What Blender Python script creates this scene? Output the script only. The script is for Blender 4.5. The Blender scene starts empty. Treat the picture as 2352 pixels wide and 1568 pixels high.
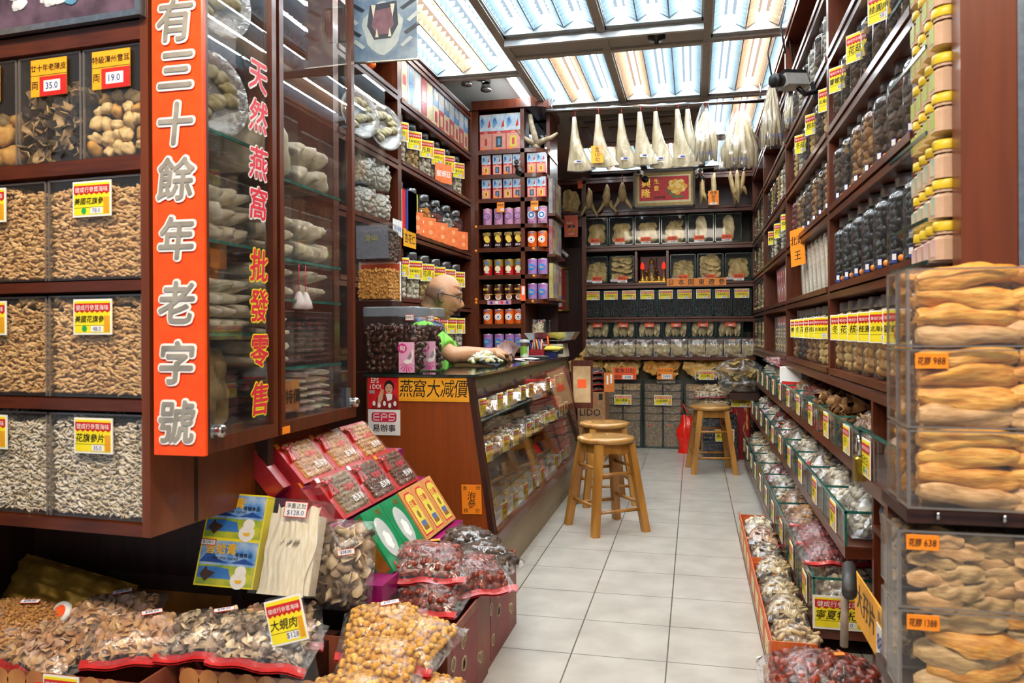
import bpy, math, random
import numpy as np
SC = bpy.context.scene
COL = SC.collection
PI = math.pi
RS = np.random.RandomState(7)
rnd = random.Random(5)

# ------------------------------------------------------------------ materials
def lin(h):
    h = h.lstrip('#')
    o = []
    for i in (0, 2, 4):
        c = int(h[i:i+2], 16) / 255
        o.append(c / 12.92 if c <= .04045 else ((c + .055) / 1.055) ** 2.4)
    return (o[0], o[1], o[2], 1)

MATS = {}
def newmat(name):
    m = bpy.data.materials.new(name); m.use_nodes = True
    nt = m.node_tree; nt.nodes.clear()
    out = nt.nodes.new('ShaderNodeOutputMaterial')
    return m, nt, out
def N(nt, t, **kw):
    n = nt.nodes.new(t)
    for k, v in kw.items():
        if k in n.inputs: n.inputs[k].default_value = v
        else: setattr(n, k, v)
    return n
def coords(nt, scale=(1, 1, 1)):
    tc = N(nt, 'ShaderNodeTexCoord'); mp = N(nt, 'ShaderNodeMapping')
    mp.inputs['Scale'].default_value = scale
    nt.links.new(tc.outputs['Object'], mp.inputs[0])
    return mp.outputs[0]

def mat(name, c1, c2=None, rough=.5, scale=30, stretch=(1, 1, 1), bump=0, metal=0, coat=0, spec=.5, detail=3, emit=None, es=1, sss=0, lo=.35, hi=.65, bdist=.004):
    """procedural two-tone surface: noise between two colours of the thing, with optional bump"""
    if name in MATS: return MATS[name]
    m, nt, out = newmat(name)
    p = N(nt, 'ShaderNodeBsdfPrincipled', Roughness=rough, Metallic=metal)
    p.inputs['Specular IOR Level'].default_value = spec
    if coat:
        p.inputs['Coat Weight'].default_value = coat; p.inputs['Coat Roughness'].default_value = .08
    if sss:
        p.inputs['Subsurface Weight'].default_value = sss; p.inputs['Subsurface Radius'].default_value = (.01, .004, .002)
    v = coords(nt, stretch)
    nz = N(nt, 'ShaderNodeTexNoise', Scale=scale, Detail=detail)
    nt.links.new(v, nz.inputs['Vector'])
    cr = N(nt, 'ShaderNodeValToRGB')
    cr.color_ramp.elements[0].position = lo; cr.color_ramp.elements[1].position = hi
    a = lin(c1); b = lin(c2) if c2 else tuple(min(1, x * 1.12) for x in a[:3]) + (1,)
    cr.color_ramp.elements[0].color = a; cr.color_ramp.elements[1].color = b
    nt.links.new(nz.outputs['Fac'], cr.inputs[0]); nt.links.new(cr.outputs[0], p.inputs['Base Color'])
    if bump:
        bp = N(nt, 'ShaderNodeBump', Strength=bump, Distance=bdist)
        nt.links.new(nz.outputs['Fac'], bp.inputs['Height']); nt.links.new(bp.outputs[0], p.inputs['Normal'])
    if emit:
        p.inputs['Emission Color'].default_value = lin(emit); p.inputs['Emission Strength'].default_value = es
    nt.links.new(p.outputs[0], out.inputs[0])
    MATS[name] = m
    return m

def clearmat(name, tint='#ffffff', rough=.03, base=.03, haze=.04, hazecol='#ffffff', bump=0, bscale=20, ior=1.45, boost=1.0, streak=0, bstretch=(1, 1, 1)):
    """thin clear sheet: see-through, mirror-like by Fresnel, a little haze, wrinkles by bump"""
    if name in MATS: return MATS[name]
    m, nt, out = newmat(name)
    tr = N(nt, 'ShaderNodeBsdfTransparent'); tr.inputs[0].default_value = lin(tint)
    gl = N(nt, 'ShaderNodeBsdfGlossy', Roughness=rough)
    fr = N(nt, 'ShaderNodeFresnel', IOR=ior)
    ma = N(nt, 'ShaderNodeMath', operation='MULTIPLY_ADD'); ma.inputs[1].default_value = boost; ma.inputs[2].default_value = base
    ma.use_clamp = True
    ge = N(nt, 'ShaderNodeNewGeometry'); io = N(nt, 'ShaderNodeMath', operation='MULTIPLY_ADD')
    io.inputs[1].default_value = 1/ior - ior; io.inputs[2].default_value = ior
    nt.links.new(ge.outputs['Backfacing'], io.inputs[0]); nt.links.new(io.outputs[0], fr.inputs['IOR'])
    nt.links.new(fr.outputs[0], ma.inputs[0])
    mx = N(nt, 'ShaderNodeMixShader')
    nt.links.new(ma.outputs[0], mx.inputs[0]); nt.links.new(tr.outputs[0], mx.inputs[1]); nt.links.new(gl.outputs[0], mx.inputs[2])
    last = mx
    nz = None
    if bump or streak:
        v = coords(nt, bstretch)
        nz = N(nt, 'ShaderNodeTexNoise', Scale=bscale, Detail=4, Distortion=1.2)
        nt.links.new(v, nz.inputs['Vector'])
    if bump:
        bp = N(nt, 'ShaderNodeBump', Strength=bump, Distance=.01)
        nt.links.new(nz.outputs['Fac'], bp.inputs['Height'])
        nt.links.new(bp.outputs[0], gl.inputs['Normal']); nt.links.new(bp.outputs[0], fr.inputs['Normal'])
    if haze or streak:
        df = N(nt, 'ShaderNodeBsdfDiffuse'); df.inputs[0].default_value = lin(hazecol)
        m2 = N(nt, 'ShaderNodeMixShader'); m2.inputs[0].default_value = haze
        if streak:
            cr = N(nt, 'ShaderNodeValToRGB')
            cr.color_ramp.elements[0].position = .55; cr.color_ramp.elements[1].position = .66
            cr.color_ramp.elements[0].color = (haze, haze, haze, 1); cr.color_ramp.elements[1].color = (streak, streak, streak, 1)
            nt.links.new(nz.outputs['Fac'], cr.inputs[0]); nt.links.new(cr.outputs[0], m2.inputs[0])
        nt.links.new(mx.outputs[0], m2.inputs[1]); nt.links.new(df.outputs[0], m2.inputs[2]); last = m2
    nt.links.new(last.outputs[0], out.inputs[0])
    MATS[name] = m
    return m

WOOD = mat('lacquered brown wood', '#471d0e', '#662d14', rough=.32, scale=9, stretch=(6, 6, .5), coat=.25, lo=.3, hi=.7)
WOODH = mat('lacquered brown wood lengthwise', '#451b0d', '#602a12', rough=.32, scale=9, stretch=(1, 1, 8), coat=.25, lo=.3, hi=.7)
WOODL = mat('warm brown veneer', '#602c11', '#763716', rough=.35, scale=7, stretch=(5, 5, .35), coat=.2, lo=.25, hi=.75)
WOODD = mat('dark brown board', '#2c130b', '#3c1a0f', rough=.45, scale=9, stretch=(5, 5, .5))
MIRROR = mat('mirror', '#c8ccce', '#ced2d4', rough=.03, metal=1)
CHROME = mat('brushed steel', '#b6b9bb', '#c9cccd', rough=.22, metal=1, scale=60)
DSTEEL = mat('dark steel', '#3c3d40', '#4a4b4e', rough=.35, metal=.8)
BLACK = mat('black plastic', '#141416', '#1c1c1e', rough=.35)
WHITE = mat('white paper', '#eceae4', '#f5f3ee', rough=.6)
GREYP = mat('grey plastic', '#9a9da0', '#a8abad', rough=.4)
RED = mat('red paper', '#c81e1e', '#d42a26', rough=.5)
YEL = mat('yellow card', '#f2de1c', '#f8e62a', rough=.5)
ORS = mat('orange stripe card', '#e09a1c', '#e8a628', rough=.5)
ORANGE = mat('fluorescent orange card', '#ff8a10', '#ff9420', rough=.5)
DORANGE = mat('deep orange card', '#ff5a1e', '#ff6428', rough=.5)
AMBER = mat('amber card', '#f5a81c', '#f8b228', rough=.5)
INK = mat('black ink', '#15100c', '#1d1712', rough=.5)
BLUEINK = mat('blue ink', '#2a3c8c', '#34489c', rough=.5)
GREENS = mat('green sticker', '#1c9a4a', '#24a854', rough=.5)
WTEXT = mat('white ink', '#f4f0ea', '#faf7f2', rough=.5)
GOLD = mat('gold foil', '#b88a2e', '#d8aa4a', rough=.3, metal=.7)
REDTXT = mat('red lettering', '#d8243a', '#e03048', rough=.4)
GLASS = clearmat('clear window glass', base=.01, haze=.006, rough=.01, boost=.7)
BING = clearmat('bin glass', base=.0, haze=.01, rough=.03, boost=.2)
SHOWG = clearmat('showcase front glass', base=.03, haze=.0, rough=.01, ior=1.5)
GEDGE = mat('green glass edge', '#1e5a52', '#2f7a6c', rough=.15, coat=.5)
DGEDGE = mat('dark green glass edge', '#12302c', '#1c443c', rough=.15, coat=.5)
ACR = clearmat('clear acrylic', base=.008, haze=.012, boost=.7, rough=.04, hazecol='#e8e4e0')
ACRE = clearmat('acrylic edge', tint='#d8d4d0', base=.1, haze=.22, rough=.1, hazecol='#b8b0aa')
JARG = clearmat('clear jar plastic', tint='#f4f6f6', base=.015, haze=.02, rough=.06, ior=1.5, boost=1.0)
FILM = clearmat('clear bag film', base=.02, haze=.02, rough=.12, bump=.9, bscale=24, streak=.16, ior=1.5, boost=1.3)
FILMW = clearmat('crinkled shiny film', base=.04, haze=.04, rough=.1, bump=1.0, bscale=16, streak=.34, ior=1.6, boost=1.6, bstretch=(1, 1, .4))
FILMT = clearmat('tight shrink film', base=.01, haze=.01, rough=.12, bump=.5, bscale=30, streak=.05, ior=1.45, boost=.6)
DOORG = clearmat('cabinet door glass', base=.03, haze=.004, rough=.01, boost=.9)

# ------------------------------------------------------------------ mesh builder
def rotm(ax, ay, az):
    cx, sx, cy, sy, cz, sz = math.cos(ax), math.sin(ax), math.cos(ay), math.sin(ay), math.cos(az), math.sin(az)
    return np.array([[cy*cz, sx*sy*cz-cx*sz, cx*sy*cz+sx*sz], [cy*sz, sx*sy*sz+cx*cz, cx*sy*sz-sx*cz], [-sy, sx*cy, cx*cy]])
def frame(x, z):
    """3x3 whose columns are right (x), into (y) and up (z)"""
    x = np.array(x, float); x /= np.linalg.norm(x)
    z = np.array(z, float); z -= x * (z @ x); z /= np.linalg.norm(z)
    return np.array([x, np.cross(z, x), z]).T

class MB:
    def __init__(s): s.v = []; s.f = []; s.mi = []; s.sm = []; s.n = 0
    def add(s, v, f, m=0, smooth=False, M=None, T=None):
        v = np.asarray(v, float)
        if M is not None: v = v @ np.asarray(M).T
        if T is not None: v = v + np.asarray(T, float)
        s.v.append(v); n = s.n
        s.f += [tuple(i + n for i in q) for q in f]
        if isinstance(m, int): s.mi += [m] * len(f)
        else: s.mi += list(m)
        s.sm += [smooth] * len(f); s.n += len(v)
        return s
    def box(s, x0, x1, y0, y1, z0, z1, m=0, M=None, T=None):
        v = [(x, y, z) for x in (x0, x1) for y in (y0, y1) for z in (z0, z1)]
        return s.add(v, BOXF, m, False, M, T)
    def bev(s, x0, x1, y0, y1, z0, z1, b, m=0, M=None, T=None):
        """box with chamfered vertical and top edges"""
        def ring(z, i): return [(x0+i+b, y0+i, z), (x1-i-b, y0+i, z), (x1-i, y0+i+b, z), (x1-i, y1-i-b, z), (x1-i-b, y1-i, z), (x0+i+b, y1-i, z), (x0+i, y1-i-b, z), (x0+i, y0+i+b, z)]
        v = ring(z0, 0) + ring(z1-b, 0) + ring(z1, b)
        f = [tuple(range(7, -1, -1)), tuple(range(16, 24))]
        for r in (0, 8):
            f += [(r+k, r+(k+1) % 8, r+8+(k+1) % 8, r+8+k) for k in range(8)]
        return s.add(v, f, m, False, M, T)
    def lathe(s, prof, n=16, m=0, M=None, T=None, smooth=True, mats=None, ph=0):
        v = []; f = []; ml = []
        for r, z in prof:
            v += [(r*math.cos(2*PI*k/n+ph), r*math.sin(2*PI*k/n+ph), z) for k in range(n)]
        for i in range(len(prof)-1):
            f += [(i*n+k, i*n+(k+1) % n, (i+1)*n+(k+1) % n, (i+1)*n+k) for k in range(n)]
            ml += [(mats[i] if mats else m)] * n
        return s.add(v, f, ml, smooth, M, T)
    def disc(s, r, z, n=16, m=0, M=None, T=None, up=True):
        v = [(r*math.cos(2*PI*k/n), r*math.sin(2*PI*k/n), z) for k in range(n)]
        return s.add(v, [tuple(range(n)) if up else tuple(range(n-1, -1, -1))], m, False, M, T)
    def tube(s, pts, rad, n=8, m=0, cap=True, smooth=True, flat=1.0, M=None, T=None):
        pts = [np.array(p, float) for p in pts]; k = len(pts)
        if not hasattr(rad, '__len__'): rad = [rad] * k
        v = []; f = []
        up = np.array([0, 0, 1.0])
        for i, p in enumerate(pts):
            t = pts[min(i+1, k-1)] - pts[max(i-1, 0)]
            t = t / (np.linalg.norm(t) + 1e-9)
            if abs(t @ up) > .95:
                a = np.cross(t, [1.0, 0, 0])
            else: a = np.cross(t, up)
            a /= np.linalg.norm(a); b = np.cross(t, a)
            for j in range(n):
                w = 2*PI*j/n
                v.append(p + rad[i]*(a*math.cos(w) + b*math.sin(w)*flat))
        for i in range(k-1):
            f += [(i*n+j, i*n+(j+1) % n, (i+1)*n+(j+1) % n, (i+1)*n+j) for j in range(n)]
        if cap: f += [tuple(range(n-1, -1, -1)), tuple(range((k-1)*n, k*n))]
        return s.add(v, f, m, smooth, M, T)
    def quad(s, pts, m=0): return s.add(pts, [tuple(range(len(pts)))], m)
    def poly(s, pts, y0, y1, m=0, M=None, T=None, mback=None):
        """outline in x,z extruded from y0 (front) to y1"""
        n = len(pts)
        v = [(x, y0, z) for x, z in pts] + [(x, y1, z) for x, z in pts]
        f = [tuple(range(n)), tuple(range(2*n-1, n-1, -1))] + [(i, i+n, (i+1) % n+n, (i+1) % n) for i in range(n)]
        return s.add(v, f, m, False, M, T)
    def sheet(s, fn, nu, nv, m=0, smooth=True, M=None, T=None):
        v = [fn(i/nu, j/nv) for j in range(nv+1) for i in range(nu+1)]
        f = [(j*(nu+1)+i, j*(nu+1)+i+1, (j+1)*(nu+1)+i+1, (j+1)*(nu+1)+i) for j in range(nv) for i in range(nu)]
        return s.add(v, f, m, smooth, M, T)
    def pile(s, tmpls, pos, size, mats=(0,), flat=None, smooth=True, rs=None):
        """many small pieces: each a template turned at random, as one body of stuff"""
        rs = rs or RS
        for p in pos:
            v, f = tmpls[rs.randint(len(tmpls))]
            a = rs.uniform(-PI, PI, 3)
            M = rotm(a[0]*(flat if flat is not None else 1), a[1]*(flat if flat is not None else 1), a[2])
            sz = size * rs.uniform(.75, 1.2)
            s.add(v * sz, f, int(mats[rs.randint(len(mats))]), smooth, M, p)
        return s
    def text(s, body, size, m=0, y=-.0006, cx=0, cz=0, bold=0, sx=1, rot=0, M=None, T=None, sh=0):
        """flat lettering in the x,z plane facing -y, centred on cx,cz"""
        if bold >= .018:                      # heavier strokes: the same lettering laid down again a hair aside
            q = bold*.42*size
            for i, (dx, dz) in enumerate(((q, q*.5), (-q, -q*.5), (-q*.4, q))): s.text(body, size, m, y-.00004*(i+1), cx+dx, cz+dz, 0, sx, rot, M, T, sh)
        v, f = text_mesh(body, 0, sh)
        v = v * size * np.array([sx, 1, 1])
        if rot:
            c, q = math.cos(rot), math.sin(rot); v = v @ np.array([[c, 0, q], [0, 1, 0], [-q, 0, c]])
        v = v + np.array([cx, y, cz])
        return s.add(v, f, m, False, M, T)
    def mesh(s, name, mats):
        me = bpy.data.meshes.new(name)
        V = np.concatenate(s.v) if s.v else np.zeros((0, 3))
        me.from_pydata(V.tolist(), [], s.f)
        for m in mats: me.materials.append(m)
        me.polygons.foreach_set('material_index', np.array(s.mi, dtype=np.int32))
        me.polygons.foreach_set('use_smooth', np.array(s.sm, dtype=bool))
        me.update()
        return me
BOXF = [(0, 1, 3, 2), (4, 6, 7, 5), (0, 4, 5, 1), (2, 3, 7, 6), (0, 2, 6, 4), (1, 5, 7, 3)]

TXT = {}
def text_mesh(body, bold=0, sh=0):
    k = (body, bold, sh)
    if k in TXT: return TXT[k]
    cu = bpy.data.curves.new('glyphs', 'FONT')
    cu.body = body; cu.resolution_u = 2; cu.offset = bold; cu.shear = sh; cu.align_x = 'CENTER'; cu.align_y = 'CENTER'
    o = bpy.data.objects.new('glyphs', cu); COL.objects.link(o)
    dg = bpy.context.evaluated_depsgraph_get()
    me = bpy.data.meshes.new_from_object(o.evaluated_get(dg))
    V = np.array([v.co[:] for v in me.vertices]).reshape(-1, 3)
    f = [tuple(p.vertices) for p in me.polygons]
    bpy.data.objects.remove(o); bpy.data.curves.remove(cu); bpy.data.meshes.remove(me)
    if len(V):
        V[:, :2] -= (V[:, :2].min(0) + V[:, :2].max(0)) / 2
    v = np.stack([V[:, 0], np.zeros(len(V)), V[:, 1]], 1) if len(V) else np.zeros((0, 3))
    TXT[k] = (v, f)
    return TXT[k]

# ------------------------------------------------------------------ objects
def tag(o, label=None, cat=None, group=None, kind=None):
    if label: o['label'] = label
    if cat: o['category'] = cat
    if group: o['group'] = group
    if kind: o['kind'] = kind
    return o
def thing(name, label, cat, loc=(0, 0, 0), rz=0, group=None, M=None):
    o = bpy.data.objects.new(name, None); COL.objects.link(o)
    o.empty_display_size = .02
    place(o, loc, rz, M)
    return tag(o, label, cat, group)
def place(o, loc, rz=0, M=None):
    import mathutils
    if M is not None:
        o.matrix_world = mathutils.Matrix([list(M[0]) + [loc[0]], list(M[1]) + [loc[1]], list(M[2]) + [loc[2]], [0, 0, 0, 1]])
    else:
        o.location = loc; o.rotation_euler = (0, 0, rz)
def obj(name, src, mats, parent=None, loc=(0, 0, 0), rz=0, M=None):
    me = src if isinstance(src, bpy.types.Mesh) else src.mesh(name, mats if isinstance(mats, (list, tuple)) else [mats])
    o = bpy.data.objects.new(name, me); COL.objects.link(o)
    place(o, loc, rz, M)
    if parent: o.parent = parent
    return o
def one(name, src, mats, label, cat, loc=(0, 0, 0), rz=0, group=None, M=None, kind=None):
    return tag(obj(name, src, mats, None, loc, rz, M), label, cat, group, kind)
def struct(name, src, mats):
    o = obj(name, src, mats); o['kind'] = 'structure'; return o
def dup(root, loc, rz=0, label=None, group=None, M=None):
    r = root.copy(); COL.objects.link(r); place(r, loc, rz, M)
    if label: r['label'] = label
    if group: r['group'] = group
    for ch in list(root.children):
        c = ch.copy(); COL.objects.link(c); c.parent = r
        for g in list(ch.children):
            d = g.copy(); COL.objects.link(d); d.parent = c
    return r
ORD = ['first', 'second', 'third', 'fourth', 'fifth', 'sixth', 'seventh', 'eighth', 'ninth', 'tenth', 'eleventh', 'twelfth', 'thirteenth', 'fourteenth']

# ------------------------------------------------------------------ small pieces
def ico(sub=1):
    t = (1+5**.5)/2
    v = [(-1, t, 0), (1, t, 0), (-1, -t, 0), (1, -t, 0), (0, -1, t), (0, 1, t), (0, -1, -t), (0, 1, -t), (t, 0, -1), (t, 0, 1), (-t, 0, -1), (-t, 0, 1)]
    f = [(0, 11, 5), (0, 5, 1), (0, 1, 7), (0, 7, 10), (0, 10, 11), (1, 5, 9), (5, 11, 4), (11, 10, 2), (10, 7, 6), (7, 1, 8), (3, 9, 4), (3, 4, 2), (3, 2, 6), (3, 6, 8), (3, 8, 9), (4, 9, 5), (2, 4, 11), (6, 2, 10), (8, 6, 7), (9, 8, 1)]
    v = [np.array(p, float)/np.linalg.norm(p) for p in v]
    for _ in range(sub):
        c = {}; g = []
        def mid(a, b):
            k = (min(a, b), max(a, b))
            if k not in c:
                p = v[a]+v[b]; v.append(p/np.linalg.norm(p)); c[k] = len(v)-1
            return c[k]
        for a, b, d in f:
            x, y, z = mid(a, b), mid(b, d), mid(d, a)
            g += [(a, x, z), (b, y, x), (d, z, y), (x, y, z)]
        f = g
    return np.array(v), f
def lumps(n, amp=.25, sc=(1, 1, 1), sub=1, freq=2.2, seed=1):
    r = np.random.RandomState(seed); o = []
    for _ in range(n):
        v, f = ico(sub); k = r.uniform(-freq, freq, (5, 3)); ph = r.uniform(0, 6, 5)
        d = sum(np.sin(v @ k[i]*1.6+ph[i]) for i in range(5))/5
        o.append((v*(1+amp*d[:, None]*1.5)*np.array(sc)*.5, f))
    return o
def sticks(n, length=1, rad=.13, bend=.12, seed=2, ns=5):
    r = np.random.RandomState(seed); o = []
    for _ in range(n):
        b = MB(); L = length*r.uniform(.7, 1.1); q = r.uniform(-bend, bend, (4, 2))
        pts = [(-L/2+L*i/3, q[i][0], q[i][1]) for i in range(4)]
        b.tube(pts, [rad*.75, rad*r.uniform(.9, 1.15), rad*r.uniform(.9, 1.15), rad*.7], ns)
        o.append((np.concatenate(b.v), b.f))
    return o
def flakes(n, seed=3, curl=.35, asp=1.0, thick=.05):
    r = np.random.RandomState(seed); o = []
    for _ in range(n):
        m = 9; a = r.uniform(0, 6); v = [(0, 0, r.uniform(-curl, curl)*.4)]
        for k in range(m):
            w = 2*PI*k/m; q = r.uniform(.38, .55)
            v.append((q*math.cos(w), q*asp*math.sin(w), curl*.5*math.sin(2*w+a)+r.uniform(-.05, .05)))
        v = v + [(x, y, z-thick) for x, y, z in v]
        n1 = m+1
        f = [(0, 1+k, 1+(k+1) % m) for k in range(m)] + [(n1, n1+1+(k+1) % m, n1+1+k) for k in range(m)] + [(1+k, n1+1+k, n1+1+(k+1) % m, 1+(k+1) % m) for k in range(m)]
        o.append((np.array(v), f))
    return o
def maw(L, W, T, seed, nu=14, nv=6, curl=.3, wr=.006, taper=.55):
    """one dried fish maw or fin piece: a long hollow-backed, ragged leaf with thickness"""
    r = np.random.RandomState(seed); k = r.uniform(-1, 1, (6, 3))*np.array([18, 40, 6])/max(L, .05)*.2; ph = r.uniform(0, 6, 6)
    c = r.uniform(-.12, .12)
    b = MB()
    def fn(side):
        def g(a, t):
            x = (a-.5)*L; w = W*.5*(math.sin(PI*min(1, max(0, .06+a*.9)))**taper)*(1+.12*math.sin(7*a+ph[0])+.06*math.sin(19*a+ph[1]))
            y = (t-.5)*2*w + c*L*math.sin(PI*a)*.6
            prof = (1-(2*t-1)**2)
            z = T*prof*(.5*math.sin(PI*a)**.5)*side + curl*T*(2*t-1)**2 + sum(wr*math.sin(k[i][0]*x*6+k[i][1]*y*4+ph[i]) for i in range(6))
            return (x, y, z)
        return g
    b.sheet(fn(1), nu, nv)
    b.sheet(fn(-.35), nu, nv)
    return np.concatenate(b.v), b.f
def fill_box(x0, x1, y0, y1, z0, z1, s, rs=None, jit=.35, layers=('f', 't')):
    """jittered positions just under the front (y0), top (z1) and sides of a heap"""
    rs = rs or RS; P = []
    def rng(a, b): return np.arange(a+s/2, b-s/4, s)
    if 'f' in layers: P += [(x, y0+s*.45, z) for x in rng(x0, x1) for z in rng(z0, z1)]
    if 't' in layers: P += [(x, y, z1-s*.3) for x in rng(x0, x1) for y in rng(y0, y1)]
    if 'r' in layers: P += [(x1-s*.45, y, z) for y in rng(y0, y1) for z in rng(z0, z1)]
    if 'l' in layers: P += [(x0+s*.45, y, z) for y in rng(y0, y1) for z in rng(z0, z1)]
    P = np.array(P)
    return P + rs.uniform(-s*jit, s*jit, P.shape)

# ------------------------------------------------------------------ price tags
TAGM = [WHITE, RED, YEL, INK, ORS, BLUEINK, WTEXT, GREENS]
TAGC = {}
def tag_mesh(body='花旗參', price='38.0', w=.1, h=.075, green=False, head=True):
    k = (body, price, w, h, green)
    if k in TAGC: return TAGC[k]
    b = MB(); t = .0012
    b.box(-w/2, w/2, -t, t, -h/2, h/2, 0)
    e = w*.04
    b.box(-w/2+e, w/2-e, -t-.0006, 0, -h/2+e, h/2-e, 2)
    b.box(-w/2+e, w/2-e, -t-.0010, 0, h*.16, h*.38, 1)
    n = 7
    for i in range(n):
        b.poly([(-w/2+e+(w-2*e)*i/n, h*.17), (-w/2+e+(w-2*e)*(i+.5)/n, h*.11), (-w/2+e+(w-2*e)*(i+1)/n, h*.17)], -t-.0010, 0, 1)
    b.text('健成行參茸海味', w*.122, 6, -t-.0014, 0, h*.26, .01)
    b.text(body, min(h*.3, w*.76/max(1, len(body))), 3, -t-.0014, -w*.07, -h*.06, .02, sh=.15)
    b.box(-w/2+e, w/2-e, -t-.0010, 0, -h*.245, -h*.235, 3)
    b.box(w*.31, w/2-e-.001, -t-.0011, 0, -h*.42, h*.03, 4)
    b.box(-w*.03, w*.28, -t-.0012, 0, -h*.42, -h*.25, 0)
    b.text(price, h*.17, 5, -t-.0016, w*.125, -h*.335, .015)
    if green: b.lathe([(0, 0), (h*.09, 0)], 10, 7, M=[[1, 0, 0], [0, 0, 1], [0, 1, 0]], T=(-w*.2, -t-.0013, -h*.33))
    TAGC[k] = b.mesh('price_tag', TAGM)
    return TAGC[k]
PLM = [ORANGE, INK, DORANGE, WHITE, BLUEINK, RED, AMBER]
def label_mesh(lines, w, h, m=0, size=None, mt=1, white=None, vertical=False):
    """plain coloured card with hand lettering; lines are (text, cx, cz, size)"""
    b = MB()
    b.box(-w/2, w/2, -.001, .001, -h/2, h/2, m)
    for s, x, z, q in lines: b.text(s, q, mt, -.0016, x, z, .02, sh=.1)
    if white:
        x0, x1, z0, z1, s = white
        b.box(x0, x1, -.0016, 0, z0, z1, 3)
        if s: b.text(s, (z1-z0)*.8, 4, -.0022, (x0+x1)/2, (z0+z1)/2, .015)
    return b.mesh('label', PLM)
# ------------------------------------------------------------------ camera
import mathutils
cam = bpy.data.cameras.new('camera'); camo = bpy.data.objects.new('camera', cam); COL.objects.link(camo)
yaw, roll = .2286, -.0057
Fv = np.array([-math.sin(yaw), math.cos(yaw), 0]); R0 = np.array([math.cos(yaw), math.sin(yaw), 0]); U0 = np.array([0, 0, 1.])
Rv = R0*math.cos(roll)+U0*math.sin(roll); Uv = -R0*math.sin(roll)+U0*math.cos(roll)
place(camo, (0, 0, 1.03), M=np.array([Rv, Uv, -Fv]).T)
cam.sensor_width = 36; cam.lens = 36*1800/2352; cam.shift_y = -22.7/2352; cam.clip_start = .02
cam.dof.use_dof = True; cam.dof.focus_distance = 4.6; cam.dof.aperture_fstop = 7
SC.camera = camo
SC.view_settings.view_transform = 'Standard'; SC.view_settings.look = 'None'; SC.view_settings.gamma = 1
SC.view_settings.exposure = 0.34
SC.cycles.max_bounces = 5; SC.cycles.transparent_max_bounces = 14; SC.cycles.diffuse_bounces = 3; SC.cycles.glossy_bounces = 2; SC.cycles.transmission_bounces = 2
SC.cycles.adaptive_threshold = .05; SC.cycles.use_light_tree = False
SC.cycles.caustics_reflective = False; SC.cycles.caustics_refractive = False
SC.cycles.sample_clamp_indirect = 4
w = bpy.data.worlds.new('world'); SC.world = w; w.use_nodes = True
w.node_tree.nodes['Background'].inputs[0].default_value = (.75, .85, 1, 1)
w.node_tree.nodes['Background'].inputs[1].default_value = .32

# ------------------------------------------------------------------ shell
CZ = 2.72
def tile_mat():
    m, nt, out = newmat('pale glazed floor tiles')
    p = N(nt, 'ShaderNodeBsdfPrincipled', Roughness=.28)
    tc = N(nt, 'ShaderNodeTexCoord'); mp = N(nt, 'ShaderNodeMapping')
    T = .3
    mp.inputs['Location'].default_value = (.389/T+10, -2.483/T+20, 0); mp.inputs['Scale'].default_value = (1/T, 1/T, 1)
    nt.links.new(tc.outputs['Object'], mp.inputs[0])
    sx = N(nt, 'ShaderNodeSeparateXYZ'); nt.links.new(mp.outputs[0], sx.inputs[0])
    def line(o):
        a = N(nt, 'ShaderNodeMath', operation='FRACT'); nt.links.new(o, a.inputs[0])
        b = N(nt, 'ShaderNodeMath', operation='SUBTRACT'); nt.links.new(a.outputs[0], b.inputs[0]); b.inputs[1].default_value = .5
        c = N(nt, 'ShaderNodeMath', operation='ABSOLUTE'); nt.links.new(b.outputs[0], c.inputs[0])
        d = N(nt, 'ShaderNodeMath', operation='GREATER_THAN'); nt.links.new(c.outputs[0], d.inputs[0]); d.inputs[1].default_value = .4925
        return d.outputs[0]
    mx = N(nt, 'ShaderNodeMath', operation='MAXIMUM'); nt.links.new(line(sx.outputs[0]), mx.inputs[0]); nt.links.new(line(sx.outputs[1]), mx.inputs[1])
    nz = N(nt, 'ShaderNodeTexNoise', Scale=7, Detail=6); nt.links.new(tc.outputs['Object'], nz.inputs['Vector'])
    cr = N(nt, 'ShaderNodeValToRGB'); cr.color_ramp.elements[0].color = lin('#a9a49b'); cr.color_ramp.elements[1].color = lin('#c3bfb6')
    cr.color_ramp.elements[0].position = .3; cr.color_ramp.elements[1].position = .7
    nt.links.new(nz.outputs['Fac'], cr.inputs[0])
    mc = N(nt, 'ShaderNodeMixRGB'); mc.inputs[2].default_value = lin('#5a554c')
    nt.links.new(mx.outputs[0], mc.inputs[0]); nt.links.new(cr.outputs[0], mc.inputs[1]); nt.links.new(mc.outputs[0], p.inputs['Base Color'])
    bp = N(nt, 'ShaderNodeBump', Strength=.25, Distance=.004); nt.links.new(nz.outputs['Fac'], bp.inputs['Height']); nt.links.new(bp.outputs[0], p.inputs['Normal'])
    nt.links.new(p.outputs[0], out.inputs[0])
    return m
struct('floor', MB().box(-2.3, 1.3, -.6, 9.4, -.1, 0), [tile_mat()])
CEILM = mat('ceiling board', '#aeaaa2', '#bab6ae', rough=.8, scale=200, bump=.2)
struct('wall_left', MB().box(-2.3, -2.2, 1.0, 9.4, 0, 2.9), [WOODD])
struct('wall_right', MB().box(1.15, 1.25, 1.0, 9.4, 0, 2.9), [WOODD])
struct('wall_back', MB().box(-2.2, 1.15, 9.2, 9.3, 0, 2.9), [mat('red brown panelling', '#38140c', '#46190f', rough=.4, scale=6, stretch=(4, 4, .4))])
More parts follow.
